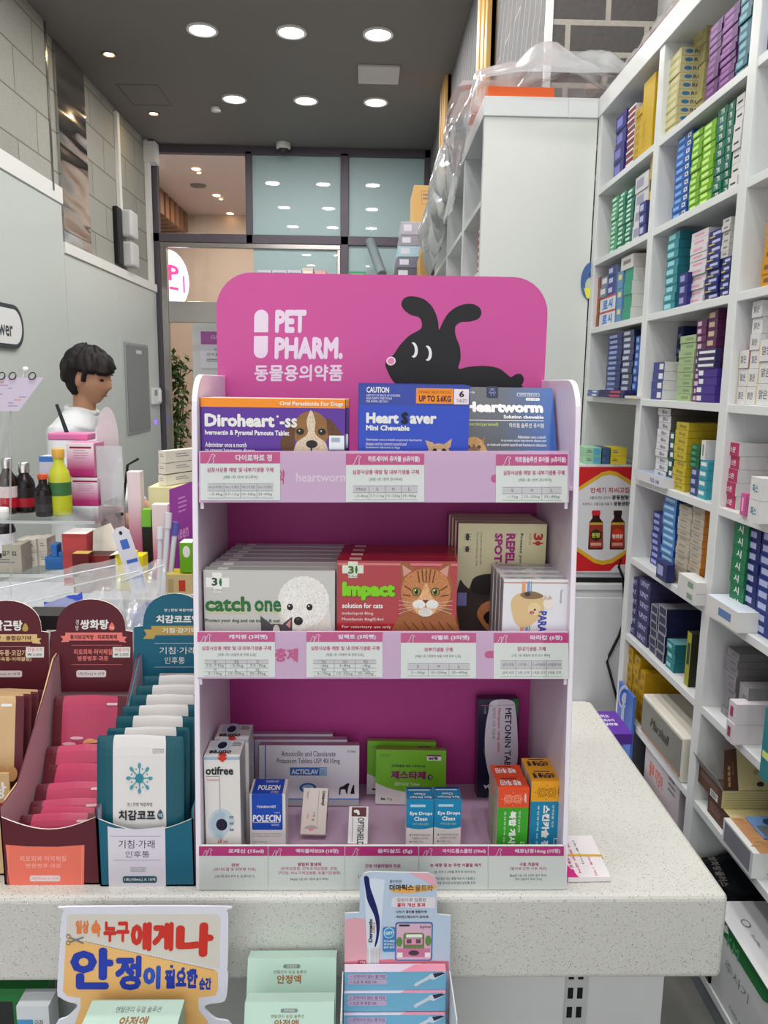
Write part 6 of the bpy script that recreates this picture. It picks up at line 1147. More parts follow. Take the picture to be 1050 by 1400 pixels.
def sidebox(w, h, d, front, side, top, pr=None, mb=None, M=Matrix()):
    """box whose printed end looks out of the shelf (-x); its long side looks along the shelf towards the counter"""
    mb = mb or MB(); mb.box((0, -w/2, 0), (d, w/2, h), {'*': side, 'l': front, 't': top}, M)
    q = lambda *p: M @ V(p)
    F = Face(mb, q(0, w/2, h), q(0, -w/2, h), q(0, w/2, 0)); S = Face(mb, q(0, -w/2, h), q(d, -w/2, h), q(0, -w/2, 0))
    if pr: pr(F, S)
    return mb
def strip(c, a=(.1, .2, .65, .75), q=None, s=None):
    def f(F, S):
        F.rect(*a, c, 1)
        if q: F.rect(.7, .2, .92, .75, q, 1); F.rect(.76, .35, .86, .6, INK, 2)
        if s: S.rect(.1, .25, .6, .7, s, 1)
    return f
def lett(t, c, a=(.12, .25, .85, .75), s=None, bold=.03):
    def f(F, S):
        F.text(t, *a, c, 1, bold)
        if s: S.text(t, .1, .2, .7, .75, s, 1, bold)
    return f
W_ = mat(226, 226, 224, .45)
PILES = []
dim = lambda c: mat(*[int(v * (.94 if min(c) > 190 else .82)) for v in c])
def stack(name, z, p0, p1, top, n, col, desc, pr=None, side=None, topm=None, d=.12, inset=.014, z0=None, group=None, jit=1.2, one=None, z1=None):
    z0 = SZ[z] if z0 is None else z0; x = XS + inset
    zm = z1 or at((p0 + p1) / 2, top, x=x).z
    y0, y1 = ysolve(p0, x, (z0 + zm) / 2), ysolve(p1, x, (z0 + zm) / 2)
    w = (y0 - y1) - .0012; h = (zm - z0) / n; rnd = random.Random(int(p0 * 7 + top)); put_ = []
    for k in range(n):
        pos = 'lowest' if k == 0 else ('topmost' if k == n - 1 else ORD[k] + ' up')
        put_.append(((x + rnd.uniform(0, .004), (y0 + y1) / 2, z0 + .0004 + k * h), radians(rnd.uniform(-jit, jit) * min(1, .03 / max(w, .01))), one if n == 1 and one else '%s %s' % (pos, desc)))
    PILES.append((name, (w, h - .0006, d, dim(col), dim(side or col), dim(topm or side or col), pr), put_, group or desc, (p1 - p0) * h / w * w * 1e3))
    return z0 + n * h
def build_piles(limit):
    """the boxes that show largest become things of their own; the many tiny rest are one mass"""
    left = limit; rest = MB()
    for name, a, put_, group, size in sorted(PILES, key=lambda p: -p[4]):
        if name != 'medicine_box' or left >= len(put_):
            if name == 'medicine_box': left -= len(put_)
            o = sidebox(*a).build(name)
            for k, (loc, rz, lab) in enumerate(put_):
                q = o if k == 0 else dup(o); q.location = loc; q.rotation_euler = (0, 0, rz); tag(q, lab, 'medicine box', group)
        else:
            for loc, rz, lab in put_: sidebox(*a, rest, Matrix.Translation(loc) @ Matrix.Rotation(rz, 4, 'Z'))
    if rest.v: tag(rest.build('small_medicine_boxes'), 'many narrow medicine boxes piled tightly along the tall white shelves', 'medicine boxes', None, 'stuff')
FB, MBY, NB = 'far bay', 'middle bay', 'near bay'
# top row
stack('medicine_box', 1, 840, 854, 158, 4, (54, 50, 140), 'navy glossy box by the end wall, top shelf, far bay', strip(mat(120, 120, 200)))
stack('medicine_box', 1, 856, 866, 148, 10, (150, 40, 60), 'red box with white lid edge, top shelf, far bay', strip(W_, (.0, .0, 1, .3)), (226, 220, 220))
stack('medicine_box', 1, 867, 876.5, 150, 7, (236, 196, 30), 'yellow box beside the tall yellow one, top shelf, far bay', strip(mat(170, 130, 20)))
stack('tall_medicine_box', 1, 877, 893, 110, 1, (240, 198, 20), '', lett('광동', mat(190, 150, 10), (.1, .5, .4, .9)), jit=0, one='tall plain yellow box, top shelf, far bay')
stack('medicine_box', 1, 904, 927, 80, 10, (222, 212, 150), 'cream lettered box beside the upright on the top shelf of the middle bay', lambda F, S: (F.rect(.1, .2, .9, .8, mat(206, 200, 150), 1), S.text('ROPIZIN', .3, .25, .9, .75, mat(60, 70, 80), 1, .03), S.ell(.18, .5, .09, .25, mat(60, 110, 150), 1)), (226, 218, 164), d=.11)
stack('medicine_box', 1, 942, 961, 46, 11, (216, 206, 140), 'cream box set back behind the lettered ones on the top shelf', strip(mat(200, 190, 130)), inset=.06, d=.1)
stack('medicine_box', 1, 966, 983, 34, 11, (96, 30, 110), 'purple box nearer the cream boxes on the top shelf of the middle bay', strip(mat(140, 70, 150)), d=.1)
stack('medicine_box', 1, 984, 1006, 14, 12, (100, 30, 120), 'purple box nearer the teal boxes on the top shelf of the middle bay', strip(mat(150, 76, 160)), d=.1)
stack('medicine_box', 1, 1008, 1025, -6, 9, (30, 110, 130), 'teal box beside the near upright on the top shelf of the middle bay', strip(mat(110, 170, 184)), d=.1)
stack('tall_medicine_box', 1, 1040, 1062, -40, 1, (50, 70, 140), '', strip(mat(170, 190, 220)), jit=0, one='tall blue glossy box at the upper corner in the near bay')
# second row
for k, (a, b, t, c) in enumerate(((834, 843.5, 271, (80, 190, 130)), (844, 853.5, 264, (40, 150, 112)), (854.5, 865, 259, (24, 130, 104)))):
    stack('medicine_box', 2, a, b, t, 12, c, ('light green box by the end wall', 'mid green box between two green piles', 'deep green box beside the white boxes')[k] + ', second shelf, far bay', strip(mat(190, 226, 206)))
t_ = stack('medicine_box', 2, 866, 884, 240, 4, (220, 218, 222), 'white box with small print, second shelf, far bay', strip(mat(150, 150, 170)), d=.12)
stack('medicine_box', 2, 873, 882, 277, 3, (60, 66, 150), 'small navy box standing before the white boxes on the second shelf', strip(mat(180, 180, 220)), inset=.002, d=.011)
stack('tall_medicine_box', 2, 885.5, 893, 213, 1, (230, 190, 60), '', strip(mat(60, 50, 40), (.1, .3, .8, .45)), jit=0, one='slim tall yellow box by the upright, second shelf, far bay')
stack('medicine_box', 2, 921, 941, 187, 11, (40, 110, 206), 'blue box with small white square on the second shelf of the middle bay', strip(mat(120, 170, 230), (.08, .25, .5, .7), W_), (36, 100, 190))
stack('medicine_box', 2, 943, 957, 181, 12, (130, 200, 40), 'lime green box beside the blue boxes on the second shelf', strip(mat(190, 230, 120)))
stack('medicine_box', 2, 958, 975, 170, 12, (136, 206, 36), 'lime green box beside the dark green boxes on the second shelf', strip(mat(196, 234, 126)))
stack('medicine_box', 2, 976, 989, 150, 11, (20, 130, 100), 'dark green box beside the lime boxes on the second shelf', lett('TR', W_, (.3, .2, .7, .85)))
stack('medicine_box', 2, 990, 999.5, 143, 11, (24, 124, 98), 'dark green box beside the white boxes on the second shelf', lett('TR', W_, (.3, .2, .7, .85)))
stack('medicine_box', 2, 1000.5, 1012, 133, 7, (224, 222, 220), 'white box with black word on the second shelf of the middle bay', strip(INK, (.2, .45, .8, .6)))
# third row
stack('tall_medicine_box', 3, 811, 818, 381, 1, (176, 96, 56), '', strip(mat(210, 150, 110)), jit=0, one='slim orange brown carton at the end wall on the third shelf')
t_ = stack('medicine_box', 3, 818.5, 840, 405, 2, (226, 228, 232), 'white box with big blue letters and red top on the third shelf', lambda F, S: (F.rect(0, 0, 1, .12, mat(200, 60, 60), 1), F.text('로', .2, .25, .52, .85, mat(50, 130, 210), 1, .06), F.text('시', .56, .25, .82, .85, mat(50, 130, 210), 1, .06)), (120, 170, 220), d=.12)
stack('medicine_box', 3, 820, 829, 378, 2, (150, 160, 196), 'small grey blue box set on the blue lettered boxes', strip(W_, (.15, .2, .85, .7)), z0=t_, d=.08)
stack('medicine_box', 3, 830, 841, 364, 3, (60, 80, 160), 'small navy box set on the blue lettered boxes', strip(mat(190, 196, 226), (.1, .2, .6, .7)), (150, 170, 210), z0=t_, d=.08)
stack('medicine_box', 3, 842.5, 850, 372, 3, (110, 170, 220), 'slim light blue box beside the green edged boxes on the third shelf', strip(mat(220, 210, 120), (.2, .2, .8, .5)))
t_ = stack('medicine_box', 3, 852, 863, 368, 4, (60, 176, 140), 'white and green edged box on the third shelf of the far bay', strip(mat(40, 150, 116), (.1, .3, .9, .7)), (222, 226, 218), (60, 170, 134), d=.08)
stack('flat_medicine_box', 3, 849, 866, 350, 1, (214, 210, 204), '', strip(GREY, (.2, .3, .8, .6)), z0=t_, d=.08, jit=0, one='white flat box on top of the green edged boxes')
stack('medicine_box', 3, 909, 925, 320, 9, (52, 160, 176), 'teal box with dark square on the third shelf of the middle bay', strip(mat(150, 210, 214)), (40, 130, 146), d=.055)
stack('medicine_box', 3, 927, 938, 374, 3, (50, 50, 140), 'small navy box standing before the teal boxes', strip(mat(150, 150, 210)), inset=.002, d=.011)
stack('medicine_box', 3, 941, 964, 317, 10, (222, 216, 220), 'white box with pink mark on the third shelf of the middle bay', strip(mat(214, 150, 170), (.2, .35, .75, .65)), (206, 202, 206), d=.06)
stack('medicine_box', 3, 965, 983, 316, 9, (40, 44, 130), 'navy box with yellow stripe beside the white ones on the third shelf', lambda F, S: (F.rect(.05, .7, .5, .85, mat(210, 200, 60), 1), F.rect(.3, .25, .9, .6, mat(180, 184, 220), 1)), d=.1)
t_ = stack('medicine_box', 3, 984, 996, 352, 5, (40, 44, 130), 'navy box with yellow stripe beside the near upright on the third shelf', lambda F, S: (F.rect(.05, .7, .5, .85, mat(210, 200, 60), 1), F.rect(.3, .25, .9, .6, mat(180, 184, 220), 1)), d=.1)
stack('medicine_box', 3, 985, 996, 299, 6, (206, 204, 200), 'pale box on the navy striped pile on the third shelf', strip(GREY, (.3, .3, .8, .6)), z0=t_, d=.1)
stack('medicine_box', 3, 1042, 1062, 302, 5, (236, 166, 24), 'orange box in the near bay on the third shelf', strip(mat(110, 80, 30), (.2, .3, .8, .65)))
# fourth row
stack('medicine_box', 4, 829, 848, 457, 12, (44, 60, 130), 'navy box nearer the end wall on the fourth shelf of the far bay', strip(mat(140, 160, 210)), (36, 48, 110))
stack('medicine_box', 4, 849, 864, 452, 11, (70, 80, 120), 'grey navy box in the pile beside the blue boxes on the fourth shelf', strip(mat(190, 196, 214)), (40, 50, 100))
stack('medicine_box', 4, 865.5, 872, 460, 8, (40, 90, 190), 'bright blue box beside the upright on the fourth shelf of the far bay', strip(mat(120, 170, 230)))
for k, (a, b, c) in enumerate(((802, 817, (110, 140, 200)), (818, 852, (34, 36, 100)))):
    stack('long_flat_box', 4, a, b, 533, 2, c, ('short pale blue flat box before the navy piles', 'long navy flat box with red letters before the navy piles')[k], strip((mat(220, 226, 236), mat(200, 60, 90))[k], (.45, .25, .85, .75)), inset=-.022, d=.034)
stack('long_flat_box', 4, 853.5, 866, 541, 1, (224, 222, 216), '', strip(mat(240, 190, 30), (.75, 0, 1, 1)), inset=-.02, d=.03, jit=0, one='white box with yellow end at the fourth shelf front in the far bay')
t_ = stack('medicine_box', 4, 890.5, 906, 495, 4, (66, 76, 160), 'violet blue box with white side on the fourth shelf of the middle bay', strip(W_, (.55, .2, .9, .8)), (226, 228, 226), d=.055)
for k, (a, b, n) in enumerate(((914, 922, 5), (923, 931, 5))): stack('medicine_box', 4, a, b, 447, n, (34, 36, 100), ('dark navy box set deep behind the violet blue ones', 'dark navy box set deep beside the pale green ones')[k], strip(mat(120, 120, 190), (.1, .5, .6, .8)), inset=.085, d=.06)
stack('medicine_box', 4, 926, 947, 459, 9, (190, 216, 160), 'pale green box on the fourth shelf of the middle bay', strip(mat(120, 150, 100), (.4, .35, .85, .7)), d=.1)
stack('medicine_box', 4, 949, 962, 438, 11, (110, 44, 96), 'plum box beside the pale green ones on the fourth shelf', strip(mat(206, 180, 200), (.1, .2, .5, .8)))
t_ = stack('medicine_box', 4, 951, 977, 504, 4, (80, 50, 160), 'bright violet box standing before the plum boxes', strip(W_, (.06, .2, .3, .8)), inset=.0, d=.013)
stack('medicine_box', 4, 951.5, 977, 477, 3, (58, 52, 110), 'navy and white box on the bright violet ones', strip(W_, (.1, .3, .95, .7)), z0=t_, inset=.0, d=.013)
stack('medicine_box', 4, 963, 976, 425, 10, (104, 44, 92), 'plum box beside the near upright on the fourth shelf', strip(mat(196, 176, 150), (.1, .25, .7, .8)))
CL = ((1007, 1020, 3, 479, (230, 150, 180)), (1021, 1034, 3, 479, (214, 214, 214)), (1035, 1056, 3, 464, (222, 222, 214)))
for k, (a, b, n, t, c) in enumerate(CL):
    zt = stack('script_lettered_box', 4, a, b, t, n, (226, 226, 226), ('white box with pink edge and handwritten letters in the near bay', 'white handwritten letter box in the second pile of the near bay', 'large white handwritten letter box at the photo edge in the near bay')[k], lambda F, S: (F.text('맑은', .2, .3, .75, .7, INK, 2), F.rect(0, .0, .04, 1, mat(*c), 1)), c, d=.05)
    if k == 1: stack('script_lettered_box', 4, 1026, 1040, 412, 3, (222, 222, 222), 'upper white handwritten letter box on the second pile', lambda F, S: (F.text('맑은', .2, .3, .75, .7, INK, 2),), z0=zt, d=.05)
# fifth row
stack('medicine_box', 5, 896.5, 913, 558, 11, (224, 224, 226), 'white box with dark word on the fifth shelf of the middle bay', lett('Bio', mat(80, 84, 120), (.35, .25, .75, .8)), (120, 116, 108), d=.16)
stack('medicine_box', 5, 913.5, 919, 590, 6, (30, 100, 104), 'narrow dark teal box beside the white word boxes', strip(W_, (.2, .2, .9, .7)), d=.1)
stack('medicine_box', 5, 920, 937, 577, 9, (232, 208, 50), 'yellow box on the fifth shelf of the middle bay', lett('Bing', mat(130, 120, 40), (.3, .25, .8, .8)), (226, 200, 44), d=.1)
t_ = stack('medicine_box', 5, 943, 954, 640, 3, (56, 70, 130), 'small navy box under the green ones on the fifth shelf', strip(mat(160, 170, 210), (.1, .2, .6, .7)), d=.06)
stack('medicine_box', 5, 943, 955, 608, 4, (24, 110, 64), 'small green box on the navy ones on the fifth shelf', strip(mat(60, 150, 100), (.1, .2, .6, .7)), z0=t_, d=.06)
t_ = stack('medicine_box', 5, 955, 966, 629, 4, (70, 186, 206), 'cyan box by the near upright on the fifth shelf', strip(W_, (.1, .2, .8, .6)), d=.06)
stack('tall_medicine_box', 5, 958, 964, 602, 1, (224, 224, 222), '', strip(GREY, (.3, .2, .6, .8)), z0=t_, d=.06, jit=0, one='white slim box standing on the cyan ones')
for k, (a, b, t) in enumerate(((866, 914, 649),)):
    stack('flat_medicine_box', 5, a, 906, 648, 1, (220, 220, 222), '', lett('자모 180', mat(80, 90, 150), (.55, .3, .85, .8)), (214, 216, 226), (190, 200, 226), inset=-.012, d=.05, jit=0, one='flat white box lying at the fifth shelf front beside the white word boxes')
stack('medicine_box', 5, 988, 1007, 604, 5, (214, 50, 110), 'pink ended white box in the near bay on the fifth shelf', lett('노스판', W_, (.2, .3, .75, .75)), (222, 220, 220), d=.2)
stack('medicine_box', 5, 1024, 1040, 652, 2, (222, 222, 220), 'white box with teal letters before the pink ended ones', lett('파스', mat(30, 120, 140), (.2, .3, .7, .7)), inset=-.02, d=.1)
stack('tall_medicine_box', 5, 1012, 1019, 674, 1, (236, 110, 180), '', strip(mat(250, 170, 210), (.3, .2, .6, .8)), inset=-.004, d=.012, jit=0, one='tiny bright pink box before the pink ended white boxes')
# sixth row
stack('medicine_box', 6, 890, 903, 700, 8, (50, 60, 150), 'navy blue box by the far upright on the sixth shelf', strip(mat(150, 160, 220)), inset=.03)
stack('medicine_box', 6, 904, 921, 678, 11, (90, 160, 226), 'sky blue ended box on the sixth shelf of the middle bay', strip(mat(170, 206, 240), (.1, .3, .85, .7)), (30, 90, 180), d=.12)
stack('flat_medicine_box', 6, 897, 911, 768, 1, (46, 50, 110), '', strip(mat(150, 160, 210)), inset=-.012, d=.02, jit=0, one='navy flat box at the sixth shelf front before the sky blue ones')
stack('medicine_box', 6, 924, 941, 690, 13, (216, 208, 190), 'cream box beside the sky blue ones on the sixth shelf', strip(mat(150, 140, 120), (.2, .3, .7, .65)), d=.1)
stack('medicine_box', 6, 942, 958, 688, 13, (214, 206, 190), 'cream box with orange side by the near upright on the sixth shelf', strip(mat(150, 140, 120), (.2, .3, .7, .65)), (232, 150, 60), d=.1)
stack('flat_medicine_box', 6, 926, 950, 789, 2, (216, 218, 214), 'flat white box at the sixth shelf front before the cream ones', strip(mat(120, 150, 130), (.55, .25, .85, .75)), inset=-.024, d=.036)
stack('medicine_box', 6, 998, 1017, 713, 8, (30, 140, 90), 'green box with white letter in the near bay on the sixth shelf', lett('시', W_, (.3, .2, .65, .85)), (24, 110, 70), d=.1)
for k, (a, b, c) in enumerate(((1019, 1034, (36, 44, 120)), (1035, 1056, (36, 60, 150)))): stack('medicine_box', 6, a, b, 722 + 4 * k, 9, c, ('dark navy box beside the green ones in the near bay', 'navy box at the photo edge in the near bay on the sixth shelf')[k], strip(mat(170, 180, 214)), inset=.02, d=.1)
stack('flat_medicine_box', 6, 966, 1008, 824, 1, (222, 222, 218), '', strip(mat(90, 120, 170), (.4, .3, .8, .7)), inset=-.02, d=.05, jit=0, topm=(214, 222, 232), one='large flat white box at the sixth shelf front in the near bay')
# seventh row
for k, (a, b, t) in enumerate(((858, 870, 786), (871, 886, 790))): stack('medicine_box', 7, a, b, t, 6, (56, 52, 120), ('indigo box by the far upright on the seventh shelf', 'indigo box beside the black and white ones on the seventh shelf')[k], lett('UPAT', mat(190, 190, 226), (.15, .25, .85, .75)), (80, 76, 120), d=.14)
for k, (a, b) in enumerate(((888, 897), (898, 909))): stack('medicine_box', 7, a, b, 826 + k, 6, (190, 190, 196), ('black and white box beside the indigo ones', 'black and white box beside the teal ones')[k] + ' on the seventh shelf', strip(mat(36, 38, 80), (.1, .12, .9, .9)), (34, 36, 80), (150, 150, 156), d=.12)
stack('medicine_box', 7, 910, 921, 876, 3, (40, 150, 156), 'teal box at the seventh shelf front', strip(mat(150, 206, 210), (.1, .3, .6, .7)), (34, 130, 140), (120, 180, 186), d=.09)
stack('tall_medicine_box', 7, 937, 943, 862, 1, (190, 190, 40), '', strip(mat(40, 50, 30), (.2, .2, .8, .6)), jit=0, d=.03, side=(50, 56, 34), one='slim yellow black box by the near upright on the seventh shelf')
stack('medicine_box', 7, 989, 1005, 886, 9, (170, 168, 172), 'grey lettered box in the near bay on the seventh shelf', strip(mat(110, 110, 116), (.4, .35, .85, .65)), (150, 148, 150), d=.2, inset=.03)
stack('medicine_box', 7, 1006, 1018, 934, 2, (176, 176, 180), 'front grey lettered box in the near bay on the seventh shelf', strip(mat(110, 110, 116), (.4, .35, .85, .65)), (150, 148, 150), d=.2, inset=.01)
stack('medicine_box', 7, 993, 1003, 957, 2, (216, 210, 214), 'white box with red lettering at the seventh shelf front of the near bay', strip(mat(150, 50, 80), (.2, .25, .6, .75)), (222, 214, 218), d=.12, inset=-.02, z0=SZ[7])
stack('medicine_box', 7, 1041, 1056, 968, 1, (40, 150, 160), '', strip(mat(200, 220, 120), (.1, .6, .9, .7)), inset=-.028, d=.1, jit=0, one='teal box at the photo edge on the seventh shelf')
# eighth row: yellow boxes and the amplifier style speaker
for k, (a, b, t, n) in enumerate(((855.5, 863, 882, 7), (864, 871, 894, 6), (872, 878, 915, 5))): stack('medicine_box', 8, a, b, t, n, (226, 180, 20), ('yellow box by the far upright on the eighth shelf', 'yellow box in the middle pile of the eighth shelf', 'yellow box right beside the grille front speaker')[k], strip(mat(150, 110, 20), (.3, .3, .8, .7)), d=.11, z0=SZ[8] + .0)
ya, yb_ = ysolve(879.5, XS + .004, .72), ysolve(935, XS + .004, .72); zt = at(907, 970, x=XS + .01).z
sp = thing('guitar_amp_style_speaker', 'cream speaker with a grey cloth grille and dark script lettering on the eighth shelf', 'loudspeaker', (XS + .1, (ya + yb_) / 2, SZ[8])); L = sp.location; CRM = mat(220, 216, 204, .5)
zt = SZ[8] + .112
mb = MB(L); mb.box((XS + .0, yb_, SZ[8]), (XS + .14, ya, zt), CRM); mb.build('cabinet', sp, .004)
GRL, nt, p = nodemat('grille cloth', .8); tc = N(nt, 'ShaderNodeTexCoord'); ck = N(nt, 'ShaderNodeTexChecker', Scale=700.0); ck.inputs['Color1'].default_value = (.19, .19, .165, 1); ck.inputs['Color2'].default_value = (.28, .28, .25, 1); nt.links.new(tc.outputs['Object'], ck.inputs['Vector']); nt.links.new(ck.outputs['Color'], p.inputs['Base Color'])
mb = MB(L); mb.box((XS - .002, yb_ + .008, SZ[8] + .02), (XS + .0, ya - .008, zt - .008), GRL); mb.build('grille', sp)
mb = MB(L); mb.box((XS - .0025, yb_ + .008, SZ[8] + .013), (XS, ya - .008, SZ[8] + .02), mat(150, 104, 60, .3, .4)); mb.build('trim_strip', sp)
mb = MB(L); F = Face(mb, (XS - .002, ya - .008, zt - .008), (XS - .002, yb_ + .008, zt - .008), (XS - .002, ya - .008, SZ[8] + .02), (0, 0, 1, 1), .0008); F.text('Marshall', .24, .3, .7, .62, mat(30, 28, 26, .4), 1, .03, 0, .35); mb.build('badge', sp)
stack('flat_medicine_box', 9, 879, 925, 1022, 1, (206, 196, 198), '', lambda F, S: (F.rect(0, .62, 1, 1, mat(160, 30, 60), 1), F.text('플루 지킴이', .15, .3, .55, .48, mat(214, 90, 70), 2, .03), F.text('마스크 플러스', .2, .7, .9, .9, mat(226, 190, 200), 2, .03), F.bars(.7, .2, .9, .4, 3, GREY, 2)), jit=0, inset=.01, d=.15, z0=.45, one='large white and dark red box lying below the speaker')
stack('support_carton', 9, 862, 930, 1092, 1, (40, 70, 190), '', None, jit=0, inset=.006, d=.2, z1=.4494, one='blue carton under the white and dark red box')
# near bay bottom: open brown carton, bear print box, black bag, big white carton
bc_ = thing('open_brown_carton', 'open brown and cream carton with raised lettered flaps in the near bay', 'open carton', (XS + .1, 1.53, SZ[8])); L = bc_.location
BRN, BRD, CRC, GRF = mat(92, 62, 46, .6), mat(76, 48, 34, .6), mat(196, 186, 136, .6), mat(150, 146, 146, .6)
mb = MB(L); mb.box((XS + .012, 1.44, SZ[8]), (XS + .17, 1.545, .705), {'*': CRC, 'l': BRN}); F = Face(mb, (XS + .012, 1.545, .705), (XS + .012, 1.44, .705), (XS + .012, 1.545, SZ[8])); F.rect(.72, .4, .9, .85, PAPER, 1); F.bars(.75, .45, .88, .8, 5, INK, 2); F.bars(.1, .3, .6, .8, 4, mat(140, 104, 84), 1, .4); mb.build('lower_box', bc_)
mb = MB(L); x0, y0, y1, z0, z1 = XS + .008, 1.478, 1.595, .7055, .745
mb.box((x0, y0, z0), (XS + .2, y1, z1), {'*': CRC, 'l': BRN}, skip='t'); mb.box((x0 + .002, y0 + .002, z0 + .003), (XS + .198, y1 - .002, z0 + .004), mat(120, 100, 80))
F = Face(mb, (x0, y1, z1), (x0, y0, z1), (x0, y1, z0)); F.rect(.55, .55, .85, .95, PAPER, 1); F.bars(.58, .6, .82, .92, 5, INK, 2); F.bars(.12, .15, .9, .5, 7, mat(150, 112, 90), 1, .35)
F = Face(mb, (x0, y0, z1), (XS + .2, y0, z1), (x0, y0, z0)); 
for k in range(6): F.rect(.03, .12 + .14 * k, .97, .135 + .14 * k, mat(90, 90, 60), 1)
mb.build('upper_box', bc_)
mb = MB(L); mb.prism([(x0, y1, z1), (x0, y0, z1), (x0 - .012, y0 + .008, z1 + .025), (x0 - .016, y1, z1 + .03)], (.001, 0, 0), GRF); mb.build('flap', bc_)
mb = MB(L); t = (x0 + .004, x0 + .035); mb.prism([(t[0], y0 + .002, z1), (t[1], y0 + .002, z1), (t[1] - .004, y0 + .02, z1 + .084), (t[0] + .002, y0 + .02, z1 + .08)], (0, .0015, 0), BRD); F = Face(mb, (t[0], y0 + .02, z1 + .082), (t[1] - .003, y0 + .02, z1 + .082), (t[0], y0 + .002, z1)); F.text('광동쌍화', .3, .38, .5, .92, mat(190, 160, 100), 2, .03, 90); F.text('진액', .62, .3, .74, .6, mat(150, 120, 90), 2, 0, 90); mb.build('flap', bc_)
mb = MB(L); mb.prism([(t[1] + .0, y0 + .002, z1), (XS + .2, y0 + .002, z1), (XS + .2, y0 + .03, z1 + .07), (t[1] - .004, y0 + .022, z1 + .086)], (0, .0015, 0), CRC); F = Face(mb, (t[1], y0 + .024, z1 + .084), (XS + .2, y0 + .024, z1 + .084), (t[1], y0 + .002, z1)); F.text('스', .42, .3, .72, .75, INK, 2, .04); F.text('광동', .2, .5, .36, .62, mat(110, 104, 60), 2); F.ell(.3, .85, .05, .06, INK, 2); mb.build('flap', bc_)
wb = thing('bear_print_box', 'white box with clear grey side and furry brown printed top in the near bay', 'box', (XS + .1, 1.375, SZ[8])); L = wb.location; y0, y1 = 1.31, 1.432; zt = SZ[8] + .052
mb = MB(L); mb.box((XS - .008, y0, SZ[8]), (XS + .2, y1, zt), {'*': mat(222, 224, 222, .4), 'l': mat(206, 208, 212, .35), 't': mat(190, 140, 96, .7)}); F = Face(mb, (XS - .008, y1, zt), (XS - .008, y0, zt), (XS - .008, y1, SZ[8])); F.rect(.06, .08, .92, .88, mat(126, 128, 134, .25), 1)
F = Face(mb, (XS - .008, y0, zt), (XS + .2, y0, zt), (XS - .008, y0, SZ[8])); F.text('KF94', .2, .2, .5, .45, INK, 1, .03); F.rrect(.15, .55, .5, .7, .05, mat(70, 150, 70), 1); F.rrect(.15, .75, .5, .9, .05, mat(70, 150, 70), 1)
T = Face(mb, (XS - .008, y1, zt), (XS + .2, y1, zt), (XS - .008, y0, zt)); T.rect(.0, .0, .06, 1, mat(222, 222, 220), 1); rnd = random.Random(8)
for k in range(50): x_, y_ = rnd.uniform(.08, .95), rnd.uniform(.05, .95); T.ell(x_, y_, .05, .03, mat(176 + rnd.randint(-20, 20), 124, 80, .7), 1, 8)
T.poly([(.5, .55), (.75, .5), (.9, .7), (.7, .85)], mat(60, 44, 36), 3); mb.build('body', wb, .0015)
ph_ = thing('photo_card_pack', 'blue photo card pack lying on the furry brown print box', 'card pack', (XS + .12, 1.37, zt)); mb = MB(ph_.location); mb.box((XS + .035, 1.355, zt + .001), (XS + .17, 1.43, zt + .004), mat(120, 160, 214, .25)); T = Face(mb, (XS + .035, 1.43, zt + .004), (XS + .17, 1.43, zt + .004), (XS + .035, 1.355, zt + .004)); T.rect(.04, .45, .96, .96, mat(110, 120, 120), 1); T.ell(.35, .3, .16, .2, mat(40, 80, 110), 2); mb.build('card', ph_)
bb = thing('black_bag', 'glossy black lettered bag lying between the brown carton and white carton', 'bag', (XS + .1, 1.535, SZ[9])); L = bb.location
mb = MB(L); vs = []; nx, ny = 10, 8; rnd = random.Random(5)
for j in range(ny + 1):
    for i in range(nx + 1):
        u, v = i / nx, j / ny; e = min(1, min(u, 1 - u, v, 1 - v) * 6 + .25); vs.append((XS - .035 + .28 * u, 1.452 + .138 * v, SZ[9] + (.19 + .045 * v + .012 * sin(7 * u + 4 * v)) * (e ** .12)))
fs = [(j*(nx+1)+i, j*(nx+1)+i+1, (j+1)*(nx+1)+i+1, (j+1)*(nx+1)+i) for j in range(ny) for i in range(nx)]; BKM = mat(20, 22, 26, .22)
mb.raw(vs, fs, BKM, True)
rim = [j for j in range(nx + 1)] + [(k + 1) * (nx + 1) + nx for k in range(ny)] + [ny * (nx + 1) + nx - 1 - k for k in range(nx)] + [(ny - 1 - k) * (nx + 1) for k in range(ny - 1)]
top = [V(vs[i]) for i in rim]; bot = [V((max(p.x, XS + .003), p.y, SZ[9] + .001)) for p in top]; n_ = len(top)
mb.raw(top + bot, [(i, (i + 1) % n_, n_ + (i + 1) % n_, n_ + i) for i in range(n_)], BKM); mb.raw(bot, [tuple(range(n_))], BKM)
T = Face(mb, (XS - .03, 1.585, .553), (XS + .22, 1.585, .553), (XS - .03, 1.46, .517)); T.rect(.12, .2, .16, .95, mat(130, 120, 70), 4); T.text('쌍화탕플러스', .22, .25, .3, .85, mat(100, 96, 92), 4, .04, 90); mb.build('bag_body', bb)
wc = thing('white_green_carton', 'big white carton with a green wave and open white lid on the lowest shelf', 'carton', (XS + .1, 1.28, SZ[9])); L = wc.location; y0, y1, zt = 1.04, 1.447, .497
mb = MB(L); xf = XS + .006; mb.box((xf, y0, SZ[9]), (xf + .2, y1, zt), mat(206, 208, 208, .5)); F = Face(mb, (xf, y1, zt), (xf, y0, zt), (xf, y1, SZ[9])); GRN = mat(30, 120, 60, .5)
F.poly([(0, 0), (1, 0), (1, .62)] + [(.95 - .95 * k / 14, .62 - .42 * sm(k / 6) + (.06 * sin(k / 14 * pi) if k > 6 else 0)) for k in range(1, 15)], GRN, 1); F.ell(.62, .3, .11, .26, mat(206, 208, 208), 2); F.text('10', .57, .12, .67, .38, mat(24, 70, 40), 3, .04)
